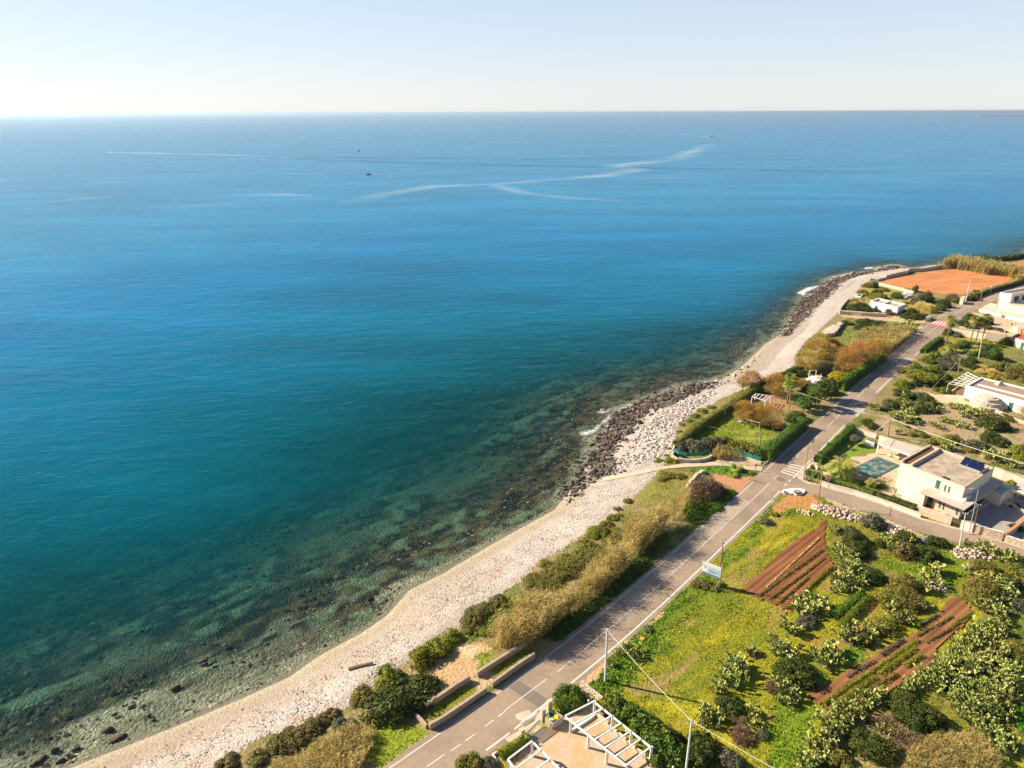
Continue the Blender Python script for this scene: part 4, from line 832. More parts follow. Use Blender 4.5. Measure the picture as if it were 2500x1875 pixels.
for rg, s, L in (('along the left of the ploughed plots', 'c3', [(510,1080,45),(660,1340,90),(600,1430,90),(700,1460,90),(560,1530,80),(650,1570,90),(520,1600,70),(540,1250,60),(740,1540,60),(690,1400,60)]),
    ('on the grassy bank below the villa wall', 'c3', [(990,1180,60),(1180,1170,50),(1430,1440,85),(1350,1540,85),(1300,1600,70),(1720,1230,60),(1880,1250,60),(1930,1290,50),(2050,1320,85),(2120,1340,60),(1940,1560,100),(2040,1580,80),(1750,1480,50),(1200,1290,26),(1830,1560,60),(1010,1240,40)]),
    ('beside the green bean rows', 'c6', [(300,160,100),(240,240,90),(350,220,80),(100,370,80),(160,430,60),(90,600,100),(10,560,70)]),
    ('between the grass field and second ploughed plot', 'c6', [(470,580,90),(400,660,100),(340,640,70),(520,650,80),(440,700,70),(600,480,80),(650,440,60),(790,420,80),(740,470,60),(1100,280,85),(1020,240,60),(1160,320,60),(1050,320,60),(60,950,80),(120,1000,80),(60,1050,60),(1280,180,60),(1000,130,40)]),
    ('in the band at the lower edge of the second plot', 'c6', [(560,1160,80),(640,1120,80),(700,1180,70),(840,1040,80),(760,1090,60),(430,1280,90),(520,1260,70),(400,1400,90),(480,1350,70),(330,1500,90),(400,1480,60),(270,1600,90),(350,1600,80),(960,1330,45),(640,1240,60),(930,990,60),(220,1640,80)]),
    ('above the thicket beside the ploughed corner', 'c6', [(1860,140,60),(1930,200,85),(1990,260,70),(1870,220,70),(2050,150,60),(2000,310,60),(2080,90,60)]),
    ('in the open field right of the road', 'c7', [(900,600,70),(940,650,50),(770,625,35),(700,720,42),(1800,700,110),(1880,760,80),(1740,880,100),(1850,860,80),(1680,960,60),(1560,1160,75),(1620,1220,75),(1530,1230,60),(1990,1180,75),(2020,1240,60),(2180,530,60),(1960,600,45),(2190,610,50)]),
    ('in the scrub behind the villa', 'h11', [(190,640,60),(560,560,60),(600,600,60),(640,690,80),(560,740,70),(700,800,75),(420,730,50),(480,760,50),(510,970,50),(1120,800,60),(1180,790,50),(970,860,45),(1340,860,80),(1430,890,50),(1240,620,50),(1360,640,70),(1480,690,80),(1560,710,70),(1680,690,60),(1390,740,50),(930,610,50),(1080,660,50),(1970,760,55),(1140,1150,80),(1230,1180,70),(1380,1110,50),(1730,1290,90),(1830,1290,80),(1920,1340,80),(2040,1400,80),(2060,1190,60),(1980,1250,60),(1720,910,60),(1850,910,50),(1060,900,50),(640,820,60),(760,850,40),(1130,1200,60)]),
    ('on the meadow beside the crossing', 'c1', [(1200,730,45),(1130,720,45),(1070,740,40),(1180,690,35),(1000,745,35),(655,695,30),(1230,760,35),(1150,770,40)]),
    ('near the main road and trellis', 'h2', [(560,370,60),(480,390,60),(400,440,50),(50,1100,70),(120,1180,60)]),
    ('on the verge beyond the crossing', 'h1', [(1270,740,60),(1350,700,55),(610,820,50)])):
    for t in L: pear(rg, s, *t)
TH = [xy(ql('c6', p)) for p in ([(1780,420),(1930,360),(2050,560),(2100,640),(2212,780),(2100,1000),(2050,1150),(1980,1300),(1720,1280),(1520,1120),(1460,1000),(1300,960),(1100,1000),(1180,910),(1440,760),(1500,640),(1680,560)], [(1750,1300),(1960,1330),(2080,1500),(2020,1659),(1960,1659),(1960,1500),(1800,1400)])]
grid = []
for poly, cnt in zip(TH, (85, 14)):
    P = scatter(poly, 6, rng); got = []
    for p in P:
        if len(got) >= cnt: break
        if all((p[0]-g[0])**2+(p[1]-g[1])**2 > 1.0 for g in got): got.append(p)
    cq = q('c6', 1650, 900)
    for g in got:
        sub_ = ('far side of the thicket, facing the ploughed plot' if g[1] > cq.y+7 else 'thicket middle, right of the big dome bush' if g[0] > cq.x+2 and g[1] > cq.y-2 else 'thicket around the big dark dome bush' if g[1] > cq.y-4 else 'near end of the thicket by the straw coloured grass')
        pear('', '', 0, 0, 0, 'pale jointed prickly pear crowded in the '+sub_, Vector((g[0], g[1], 0)), random.uniform(.9, 1.4))['group'] = 'prickly pears in the '+sub_
# labels that single each one out
from collections import defaultdict
grp = defaultdict(list)
for e in BUSHES: 
    if e[4]: e[2]['label'] = e[4]
    else: grp[(e[0], e[1])].append(e)
for (rg, noun), L in grp.items():
    L.sort(key=lambda e: e[2].location.x/e[2].location.y)
    pl = noun.split(' ')[-1]
    for i, e in enumerate(L):
        if len(L) == 1: e[2]['label'] = f'{noun} {rg}, the only one there'
        elif i == len(L)-1 and len(L) > 2: e[2]['label'] = f'rightmost {noun} {rg}'
        elif i == 0: e[2]['label'] = f'leftmost {noun} {rg}'
        elif i < 20: e[2]['label'] = f'{noun} {rg}, {ORD[i+1]} from left'
        else: e[2]['label'] = f'{noun} {rg}, {ORD[len(L)-i] if len(L)-i < 20 else "middle"} from right'
        if len(L) > 1: e[2]['group'] = f'{noun}s {rg}'

# ------------------------------------------------------------------ reeds, hedges, grass
def reeds(name, lab, poly, dens, h, pal, green=.15, wd=.07, z=0):
    P = scatter(xy(poly), dens, rng); P = P[(fbm(P[:, 0], P[:, 1], 3.2, 95, 2) > .30) | (rng.random(len(P)) < .25)] if h > 4.5 and h < 6 else P; n = len(P); hh_ = h*(.65+.45*rng.random(n))*(.62+.76*fbm(P[:, 0], P[:, 1], 2.8, 91))
    base = np.stack([P[:, 0], P[:, 1], np.full(n, z)], 1); ln = rng.normal(size=(n, 2))*.13*h; top = base+np.stack([ln[:, 0]+.05*h, ln[:, 1], hh_], 1)
    pal_ = np.array(PAL[pal]+[(.50,.38,.16)]); c = pal_[rng.integers(0, len(pal_), n)]*(.7+.5*rng.random((n, 1))); g = rng.random(n) < green*(.3+1.4*fbm(P[:, 0], P[:, 1], 4, 93)); c[g] = np.array([.16,.17,.03])*(.6+.7*rng.random((g.sum(), 1)))
    a = rng.random(n)*3.14; s = np.stack([np.cos(a), np.sin(a), a*0], 1); Vs = []; Fs = []; Cs = []; off = 0
    Vs.append(np.stack([base-s*wd*.5, base+s*wd*.5, top+s*wd*.3, top-s*wd*.3], 1).reshape(-1, 3)); Fs.append(np.arange(4*n).reshape(n, 4)); Cs.append(c); off = 4*n
    for k in range(6): # drooping leaves and plumes
        t = (.35+.65*rng.random((n, 1))); p0 = base*(1-t)+top*t; a = rng.random(n)*6.28; L = h*(.16+.12*rng.random((n, 1)))
        d = np.stack([np.cos(a), np.sin(a), .9*np.ones(n)], 1); p1 = p0+d*L*.5; p2 = p0+d*L*np.array([[1, 1, .55]]); sd_ = np.stack([-np.sin(a), np.cos(a), a*0], 1)*wd*.55
        Vs.append(np.stack([p0, p1+sd_, p2, p1-sd_], 1).reshape(-1, 3)); Fs.append(np.arange(4*n).reshape(n, 4)+off); Cs.append(c*(.85+.3*rng.random((n, 1)))); off += 4*n
    o = link(name, npmesh(name, np.vstack(Vs), np.vstack(Fs), M['reed'], np.vstack(Cs))); return tag(o, lab, 'reeds' if h > 1.2 else 'grass', kind='stuff')
stripR = qm(('c4', [(745,1385),(900,1440),(1110,1430),(1190,1330),(1320,1230),(1450,1110),(1700,950),(1900,780),(2030,600),(2160,500)]), ('c2', [(830,1600),(930,1540),(1010,1450),(1000,1350)]))+qm(('c2', [(960,1330),(800,1420),(620,1480),(460,1560)]), ('c4', [(1950,420),(1780,540),(1640,600),(1600,740),(1500,830),(1290,900),(1010,900),(940,1010),(780,1150),(740,1260)]), z=4.2)
reeds('reed_bed', 'long golden reed bed between the pebbles and the main road', stripR, 28, 4.8, 'gold', .25, .06)
reeds('dry_grass', 'golden feathery dry grass at the bottom edge beside the road', ql('c8', [(-350,2000),(-150,1700),(150,1560),(350,1440),(600,1300),(780,1330),(770,1480),(700,1620),(500,1900),(300,2100)]), 34, 1.5, 'gold', .25, .045)
reeds('reed_bed', 'golden reeds beside the main road above the two tamarisks', qm(('c1', [(940,1000),(1050,930),(1170,840),(1180,800),(1080,770)]))+qm(('c1', [(1090,740),(900,730),(720,790),(640,880)]), z=2)+ql('c1', [(620,1020),(800,1080)]), 8, 3.2, 'gold', .3, .10)
reeds('reed_bed', 'tall pale reed belt behind the orange field', qm(('c1', [(1420,205),(1560,205),(1700,230),(1850,265),(2000,275),(2140,300),(2300,340),(2500,330)]))+qm(('c1', [(2500,270),(2212,240),(2050,180),(1850,140),(1600,100),(1420,165)]), z=3.0), 5, 4.6, 'gold', .35, .16)
reeds('reed_bed', 'pale reeds where the orange field meets the road on the right', ql('c1', [(2130,250),(2212,220),(2400,220),(2400,330),(2212,320),(2150,330)]), 6, 3.4, 'gold', .3, .16)
reeds('dry_grass', 'straw coloured dry grass mound among cacti at the bottom right', ql('c6', [(1150,1560),(1300,1420),(1500,1380),(1800,1400),(1960,1560),(1980,1780),(1080,1780)]), 50, 1.2, 'gold', .35, .04)
reeds('reed_bed', 'golden reed clump in front of the long white house', ql('h2', [(2060,1400),(2080,1250),(2180,1180),(2300,1160),(2350,1400),(2212,1460)]), 10, 2.6, 'gold', .2)
reeds('reed_bed', 'scruffy canes between the two green nettings', ql('c2', [(1230,1000),(1290,900),(1420,930),(1530,990),(1490,1010),(1350,1010)]), 14, 1.6, 'gold', .5)
reeds('dry_grass', 'dry golden grass beside the white hut', ql('h5', [(480,930),(620,800),(800,800),(760,880),(560,980)]), 8, .8, 'gold', .2, .1)
def colat(x, y):
    i = np.clip(np.searchsorted(ys, y), 0, ny-1); j = np.clip(np.searchsorted(xs, x), 0, nx-1); return CL[i*nx+j]
def tufts(name, lab, poly, dens, h, cat='grass', skip=None, mind=0.0):
    P = scatter(xy(poly), dens, rng); m = ~inroad(P[:, 0], P[:, 1]) & ~inside(SIDEPOLY, P[:, 0], P[:, 1])
    for s_ in (skip or []): m &= ~inside(xy(s_), P[:, 0], P[:, 1])
    m &= height(P[:, 0], P[:, 1])[2]
    P = P[m]; c = colat(P[:, 0], P[:, 1]); gr = c[:, 1]/(c[:, 0]+.01); m = (gr > .85)|(rng.random(len(P)) < .35); P = P[m]; c = c[m]; gr = gr[m]; n = len(P)
    s = h*(.5+.8*rng.random(n))*np.clip(gr, .5, 1.7)*(.5+fbm(P[:, 0], P[:, 1], 2.0, 97))*(1-.45*rows(P[:, 0], P[:, 1])); C = np.stack([P[:, 0], P[:, 1], s*.5], 1); N_ = rng.normal(size=(n, 3)); N_[:, 2] = np.abs(N_[:, 2])*.9+.3
    V, F = cards(C, N_, s, .34); col = c*(.65+.7*rng.random((n, 1)))
    y = rng.random(n) < .06; col[y] = (.40,.36,.03)
    o = link(name, npmesh(name, V, F, M['leaf'], col)); return tag(o, lab, cat, kind='stuff')
PL1 = ql('c5', [(1868,228),(1900,262),(1892,440),(1918,545),(1950,620),(1992,690),(1900,760),(1790,860),(1700,930),(1640,1000),(1600,1085),(1520,1065),(1460,1040),(1380,1000),(1290,960),(1180,925),(1130,905),(1190,830),(1290,760),(1400,650),(1470,580),(1570,490),(1650,430),(1760,370),(1845,330),(1855,270)])
PL2 = ql('c6', [(1590,115),(1700,180),(1760,235),(1740,290),(1650,390),(1500,500),(1440,560),(1380,690),(1330,780),(1190,860),(1020,960),(900,1020),(760,1030),(600,1100),(480,1120),(360,1080),(250,1010),(560,840),(620,780),(790,690),(1000,560),(1260,440),(1400,330),(1480,230),(1520,160)])
FRONT = [Vector((-16,56,0)), Vector((70,56,0)), Vector((140,120,0)), Vector((100,135,0)), Vector((55,135,0)), Vector((30,112,0)), Vector((0,80,0))]
tufts('field_grass', 'green and yellow grass and weeds of the open field', FRONT, 30, .15, skip=[PL1, PL2, ql('h8', [(300,1700),(1000,1000),(2100,300),(4500,1900)])])
LEFTV = qm(('c8', [(740,1900),(-200,1900),(100,1500),(560,1150),(900,650),(1500,400),(2212,0)]), ('c4', [(2212,0)]), ('c2', [(700,1000),(1600,1000),(1700,1080),(1700,1300)]), ('c4', [(2212,700),(1300,1500)]))
tufts('verge_grass', 'green grass and weeds between the beach and the main road', LEFTV, 16, .16)
tufts('meadow_grass', 'dry and green meadow growth beyond the footpath', qm(('c2', [(950,820),(1250,500),(1900,200)]), ('c1', [(-60,1100),(400,700),(700,600),(1300,640),(1300,760)]), ('c2', [(2100,560),(1700,1000)])), 5, .26)
tufts('scrub_grass', 'dry scrub growth right of the main road and behind the villa', qm(('c3', [(620,150),(900,10)]), ('h2', [(500,100),(1000,-100),(2212,100),(2400,700)]), ('c3', [(2400,700),(1950,520),(1300,350),(900,220)])), 5, .25, skip=[ql('h2', [(560,1060),(1150,1080),(1150,1170),(1300,1250),(800,1220)]), ql('h1', [(900,1330),(2000,1480),(2212,1560),(2212,1620),(900,1480)])])
tufts('far_scrub_grass', 'rough growth around the white hut and far fields', qm(('h5', [(300,1080),(900,470),(1700,640),(2100,1100),(1500,1150)])), 3, .35)
def hedge(lab, P, w_, h, pal, dens=70, leaf=.13, z=0, name='hedge'):
    P = resample(P, .5); T = [(P[min(i+1, len(P)-1)]-P[max(i-1, 0)]).normalized() for i in range(len(P))]; n = int(len(P)*.5*(w_+2*h)*dens/2)
    i = rng.integers(0, len(P), n); th = math.pi*rng.random(n); jit = rng.random(n)*.5-.25; Pn = np.array(P); Tn = np.array(T); Nn = np.stack([-Tn[:, 1], Tn[:, 0], Tn[:, 0]*0], 1)
    lump = .66+.60*fbm(Pn[i, 0]+th*1.5, Pn[i, 1]+th, 1.3, 44); ex = np.sign(np.cos(th))*np.abs(np.cos(th))**.6*w_/2*lump; ez = np.sin(th)**.6*h*lump*(.9+.1*rng.random(n))*rng.choice([1, 1, .6, .85], n)
    C = Pn[i]+Tn[i]*jit[:, None]+Nn[i]*ex[:, None]; C[:, 2] = ez+z; nn = Nn[i]*np.cos(th)[:, None]; nn[:, 2] = np.sin(th); nn = nn+.5*rng.normal(size=nn.shape)
    V, F = cards(C, nn, leaf*(.6+.8*rng.random(n))); pp = np.array(PAL[pal]); col = pp[rng.integers(0, len(pp), n)]*(.7+.6*rng.random((n, 1)))
    Lc = [Vector(p)+Vector((-t.y, t.x, 0))*w_*.36 for p, t in zip(P, T)]; Rc = [Vector(p)-Vector((-t.y, t.x, 0))*w_*.36 for p, t in zip(P, T)]; k = len(V); VV = []; FF = []
    for j, (a, b) in enumerate(zip(Lc, Rc)): VV += [(a.x, a.y, z), (a.x, a.y, z+h*.8), (b.x, b.y, z+h*.8), (b.x, b.y, z)]
    for j in range(len(P)-1):
        for e in range(3): FF.append((k+4*j+e, k+4*j+e+1, k+4*j+e+5, k+4*j+e+4))
    FF += [(k, k+1, k+2, k+3), tuple(k+4*(len(P)-1)+e for e in (3, 2, 1, 0))]
    V = np.vstack([V, np.array(VV)]); F = np.vstack([F, np.array(FF)]); col = np.vstack([col, np.tile(pp[0], (len(FF), 1))]); o0 = Pn[0]
    return tag(link(name, npmesh(name, V-o0, F, M['leaf'], col), tuple(o0)), lab, 'hedge')
hedge('long ivy covered fence hedge between the pebbles and the football lawn', ql('c2', [(925,900),(1010,830),(1110,750),(1250,650),(1400,560),(1530,470),(1640,390)]), 2.3, 2.3, 'olive', 90)
hedge('dark hedge between the garden pergola and the white beach', qm(('h6', [(640,620),(800,540),(1000,470),(1200,390),(1380,300),(1520,260)])), 2.2, 2.0, 'dark')
hedge('thick pale green hedge between the football lawn and the main road', ql('c2', [(1720,1010),(1800,930),(1900,850),(2000,760),(2060,710)]), 3.2, 3.0, 'green', 90)
hedge('low dark hedge along the main road below the tamarisks', ql('c1', [(560,1300),(680,1210),(800,1130),(940,1030)]), 2.4, 3.2, 'green', 50, .2)
hedge('clipped dark hedge along the main road beside the villa lawn', qm(('h4', [(330,600),(430,510),(560,390),(700,260),(830,140),(930,50)]), ('c3', [(640,190)])), 2.2, 2.1, 'green', 90)
hedge('glossy garden hedge behind the cream wall of the villa', ql('h4', [(480,920),(620,950),(800,1010),(1000,1080),(1180,1150),(1320,1210)]), 1.7, 1.5, 'green', 90)
hedge('bluish green garden hedge in the middle of the cream villa wall', ql('h4', [(1360,1200),(1480,1250),(1620,1300),(1780,1350),(2000,1420),(2100,1470)]), 1.9, 1.5, 'dark', 90)
hedge('clipped yellow green hedge behind the small pergola at the bottom', ql('h8', [(900,1480),(1100,1350),(1250,1260),(1370,1190)]), 1.1, 1.3, 'lime', 200, .09)
hedge('green hedge along the main road near the tall left palm', ql('h2', [(700,90),(600,150),(480,240),(390,320)]), 2.2, 1.7, 'green', 50, .2)
hedge('dark hedge between the orange field and the main road', ql('h1', [(1190,850),(1430,755),(1600,690),(1800,635),(2000,580),(2212,515)]), 1.8, 1.7, 'dark', 30, .3)
hedge('low clipped hedge under the three tall palms', ql('h2', [(1030,120),(1200,140),(1400,165),(1600,190),(1880,215)]), 1.2, .9, 'green', 40, .2)
hedge('leafy hedge behind the reeds at the far right shore', ql('c1', [(1830,115),(1900,135),(2000,135),(2080,125),(2212,105)]), 3, 2.2, 'dark', 12, .5)

# ------------------------------------------------------------------ ploughed fields
def ploughed(name, poly, ang, per, amp, cols, streakamt=.3, step=.28):
    P = xy(poly); c0 = P.mean(0); u, v = rot(P[:, 0], P[:, 1], ang); uu = np.arange(u.min(), u.max(), step*2.2); vv = np.arange(v.min(), v.max(), step)
    UU, VV = np.meshgrid(uu, vv); x = UU*math.cos(ang)-VV*math.sin(ang); y = UU*math.sin(ang)+VV*math.cos(ang); r, c = UU.shape
    z = .06+amp*(.5+.5*np.sin(VV*2*math.pi/per+1.2*fbm(UU/6, VV/3, 2, 14)))+(fbm(x, y, .6, 15)-.5)*amp*.7
    id_ = np.arange(r*c).reshape(r, c); F = np.stack([id_[:-1,:-1].ravel(), id_[:-1,1:].ravel(), id_[1:,1:].ravel(), id_[1:,:-1].ravel()], 1)
    V = np.stack([x.ravel(), y.ravel(), z.ravel()], 1); cen = V[F].mean(1); jx = (vnoise(cen[:, 0], cen[:, 1], 1.2, 17)-.5)*.9; F = F[inside(P, cen[:, 0]+jx, cen[:, 1]+jx)]
    cen = V[F].mean(1); n = fbm(cen[:, 0]*.3+cen[:, 1]*.1, cen[:, 1], 3, 19); cu, cv = rot(cen[:, 0], cen[:, 1], ang); st = fbm(cu/10, cv, .8, 23)
    C = np.array(cols[0])[None]*(1-n[:, None])+np.array(cols[1])[None]*n[:, None]; C = C*(1-streakamt+2*streakamt*st[:, None])
    used = np.unique(F); mp = np.full(len(V), -1); mp[used] = np.arange(len(used)); return struct(link(name, npmesh(name, V[used], mp[F], M['stone'], C)))
ploughed('ploughed_field', PL1, R(41), 1.05, .14, [(.15,.052,.020), (.25,.10,.038)])
ploughed('ploughed_plot', PL2, R(36), 1.1, .14, [(.17,.065,.025), (.28,.13,.055)])
OF = qm(('h5', [(1080,505),(1250,460),(1450,420),(1700,370),(2000,310),(2212,275)]), ('h1', [(900,270),(1100,300),(1400,330),(1700,360),(2030,390),(1990,470),(1850,540),(1500,620),(1280,690),(1150,740),(1000,745),(800,735),(640,700)]), ('h5', [(1750,680),(1500,605),(1250,545)]))
ploughed('orange_bare_field', OF, R(30), 2.2, .05, [(.40,.14,.045), (.56,.25,.10)], .26, .8)
ploughed('orange_bare_field', ql('c1', [(2080,165),(2212,130),(2500,120),(2500,200),(2212,185)]), R(30), 2.2, .05, [(.40,.14,.05), (.48,.2,.08)], .14, 1.2)
def croprow(lab, s, p0, p1, w_, h, pal, grp='rows of young crops', cat='crop row', bow=0):
    A = q(s, *p0); B = q(s, *p1); L = (B-A).length; n = int(L*230*max(w_, .35)*(1.4 if h > .5 else 1)); t = rng.random(n); g = fbm(t*L, t*0+p0[1], .9, 31); t = t[(g > .18) | (L < 16)]; n = len(t)
    d = (B-A).normalized(); nr = np.array([-d.y, d.x]); x = A.x+(B.x-A.x)*t; y = A.y+(B.y-A.y)*t; o = rng.normal(size=n)*w_*.3
    C = np.stack([x+nr[0]*o-A.x, y+nr[1]*o-A.y, .1+h*rng.random(n)*np.exp(-(o/w_)**2*2)], 1); N_ = rng.normal(size=(n, 3))*.7; N_[:, 2] += .6
    V, F = cards(C, N_, .05+.08*rng.random(n)); kk = len(V); a_ = np.array([0, 0, .0]); b_ = np.array([B.x-A.x, B.y-A.y, 0]); n3_ = np.array([nr[0], nr[1], 0])*w_*.35; up_ = np.array([0, 0, .16]); V = np.vstack([V, a_-n3_, a_+up_, a_+n3_, b_-n3_, b_+up_, b_+n3_]); F = np.vstack([F, [[kk, kk+1, kk+4, kk+3], [kk+1, kk+2, kk+5, kk+4]]]); pp = np.array(PAL[pal]); me = npmesh('crop_row', V, F, M['leaf'], np.vstack([pp[rng.integers(0, len(pp), n)]*(.8+.5*rng.random((n, 1))), np.tile([.12,.07,.03], (2, 1))]))
    return tag(link('crop_row', me, (A.x, A.y, .04)), lab, cat, grp)
croprow('thin sparse crop row, topmost on the first ploughed field', 'c5', (1360,880), (1840,425), .3, .2, 'gold')
croprow('pale leafy crop row, second from the top of the first field', 'c5', (1300,950), (1870,530), .45, .35, 'olive')
croprow('crop row in the middle of the first ploughed field', 'c5', (1390,980), (1900,600), .35, .3, 'olive')
croprow('crop row second from the right edge of the first field', 'c5', (1480,1010), (1740,780), .4, .3, 'olive'); croprow('greenest crop row at the right edge of the first field', 'c5', (1545,1060), (1960,680), .55, .4, 'lime')
for i, (p0, p1, w_, h, pal, lab) in enumerate((((620,850),(860,700),.45,.3,'grey','short bluish crop row at the upper left of the second plot'), ((920,650),(1120,515),.6,.5,'grey','bluish cabbage like crop row in the second plot'), ((1300,370),(1430,290),.5,.4,'grey','short bluish crop row in the upper second plot'),
    ((400,1090),(1260,520),.6,.4,'lime','long green crop row through the whole second plot'), ((500,1110),(1230,590),.9,.4,'lime','wide bright green crop row beside the long one'), ((1250,480),(1560,300),.4,.3,'olive','green row continuing uphill in the second plot'), ((1130,750),(1300,655),.8,.5,'lime','short bright green row at the right of the second plot'), ((870,940),(1060,820),.6,.4,'olive','pale leafy row low on the second plot'), ((740,1030),(860,950),.7,.5,'green','big leafed row at the lower edge of the second plot'), ((1330,540),(1650,350),.4,.3,'olive','thin right hand row of the second plot'), ((1560,380),(1740,270),.4,.3,'lime','short row at the far corner of the second plot'))):
    croprow(lab, 'c6', p0, p1, w_, h, pal)
croprow('tall bright green bean row, left of two', 'c6', (490,320), (760,95), 1.5, 1.0, 'bright', 'bean rows'); croprow('tall bright green bean row, right of two', 'c6', (560,400), (820,130), 1.3, 1.0, 'bright', 'bean rows')

# ------------------------------------------------------------------ trees and palms
def bough(mb, a, b, r0, r1, sag=.1):
    a = Vector(a); b = Vector(b); m = a.lerp(b, .5)+Vector((random.uniform(-1,1), random.uniform(-1,1), .3))*(b-a).length*sag; mb.tube([a, a.lerp(m, .5), m, m.lerp(b, .5), b], r0, r1, 6)
CROWNS = {}
def tree(lab, s, a, b, r, hc, pal, lift, n=2600, leaf=.055, sz=.75, cat='tree', grp=None, name='tree', full=True, lean=(0, 0), asp=.6):
    B = q(s, a, b, 0); B.z = hz(B)-.05; t = empty(name, B, lab, cat, grp); key = (pal, n)
    if key not in CROWNS: CROWNS[key] = twomesh('tree_crown', crown(n, leaf, pal, full, 34 if pal == 'rust' else 60, .30 if pal == 'rust' else .09, asp, pal == 'rust', .33 if pal == 'rust' else .26), M['leaf'])
    c = link('crown', CROWNS[key], (lean[0], lean[1], lift+hc/2), t); c.scale = (r, r, hc/2*1.1); c.rotation_euler.z = random.uniform(0, 6.28)
    mb = MB(); bough(mb, (0,0,0), (lean[0]*.5, lean[1]*.5, lift), .17, .12, .06)
    for k in range(7):
        an = k*.9+random.random(); bough(mb, (lean[0]*.5, lean[1]*.5, lift*random.uniform(.7, 1)), (lean[0]+math.cos(an)*r*.6, lean[1]+math.sin(an)*r*.6, lift+hc*random.uniform(.3, .75)), .08, .02)
    me = bpy.data.meshes.new('trunk'); me.from_pydata(mb.v, [], mb.f); me.materials.append(M['bark']); link('trunk', me, (0,0,0), t); return t
g_ = 'tamarisk trees near the shore'
T_ = [('c2',1522,390,1.6,2.8,1.5,'slim left tamarisk standing on the white beach'),('c2',1590,360,2.4,3.2,1.3,'rounder right tamarisk standing on the white beach'),('c2',1800,420,2.6,4.6,.7,'golden tamarisk at the hedge beside the beach'),
 ('c2',1525,660,2.6,3.8,.9,'left of the three tamarisks behind the football goal'),('c2',1640,680,2.4,3.8,.9,'middle tamarisk behind the football goal'),('c2',1760,710,2.9,4.0,.9,'right of the three tamarisks behind the football goal'),
 ('c1',260,1130,3.6,5.0,.6,'large rusty tamarisk at the beach edge, lower left of the meadow'),('c1',350,1000,3.4,4.6,.5,'rusty tamarisk right of the beach edge one'),('c1',450,1020,2.6,3.8,.4,'brownish tamarisk beside the shaded garden'),
 ('c1',640,1120,3.9,6.0,.4,'big rusty tamarisk beside the main road, left one'),('c1',760,1080,4.0,6.0,.4,'big rusty tamarisk beside the main road, middle one'),('c1',870,1030,3.3,5.6,.4,'big rusty tamarisk beside the main road, right one'),('c1',380,900,2.4,3.4,.3,'small rusty tamarisk by the grey stone terrace')]
for s, a, b, r, hc, lf, lab in T_: tree(lab, s, a, b, r*1.12, hc*1.15, 'rust', lf, 5200, .055, grp=g_, name='tamarisk_tree')
tree('round bright green broadleaf tree near the garden gate', 'h6', 1560, 990, 2.3, 3.0, 'green', .9, 2600, .07); tree('deep green broadleaf tree overhanging the main road', 'h6', 1760, 930, 2.8, 4.2, 'green', 1.8, 2600, .07); tree('dark green tree shading the main road above the garden', 'h6', 1950, 800, 3.4, 5.2, 'dark', 1.4, 2600, .07)
tree('spreading lime green tree with pale trunks beside the trellis', 'h2', 440, 900, 3.0, 2.4, 'lime', 1.6, 2600, .07); tree('lime green tree overhanging the road edge', 'h2', 230, 830, 2.8, 2.8, 'lime', 1.0, 2600, .07)
tree('small silvery olive tree on the villa lawn', 'h4', 1010, 270, 1.5, 1.7, 'grey', .9, 1500, .09, name='olive_tree'); tree('tiny lime sapling on the villa lawn', 'h4', 905, 350, .5, .9, 'lime', .3, 300, .25, name='sapling')
tree('leaning slender tree by the rubble of the white hut', 'h5', 1700, 690, 1.2, 2.6, 'grey', .6, 1500, .09, lean=(.7, .2)); tree('round dark tree in the white yard', 'h2', 1660, 430, 2.6, 3.2, 'green', .4, 2600, .07)
def frond(mb, L, up, droop, k=9, leafl=.45, wl=.05):
    pts = []; 
    for i in range(k): 
        t = i/(k-1); pts.append(Vector((L*t*(1-.12*t), 0, up*L*t-droop*L*t*t)))
    V = []; F = []
    for i in range(1, k):
        p = pts[i]; d = (pts[i]-pts[i-1]).normalized(); ll = leafl*math.sin(math.pi*(.12+.83*i/k))
        for sg in (-1, 1):
            for e in (0, .5):
                pp = pts[i-1].lerp(p, e+.25); tip = pp+Vector((d.x*.45*ll, sg*ll, d.z*.45*ll-.30*ll)); n0 = len(V); V += [pp-d*wl, pp+d*wl, tip]; F.append((n0, n0+1, n0+2))
    n0 = len(V)
    for i in range(k): V += [pts[i]+Vector((0,-.03,0)), pts[i]+Vector((0,.03,0))]
    for i in range(k-1): F.append((n0+2*i, n0+2*i+1, n0+2*i+3, n0+2*i+2))
    return V, F
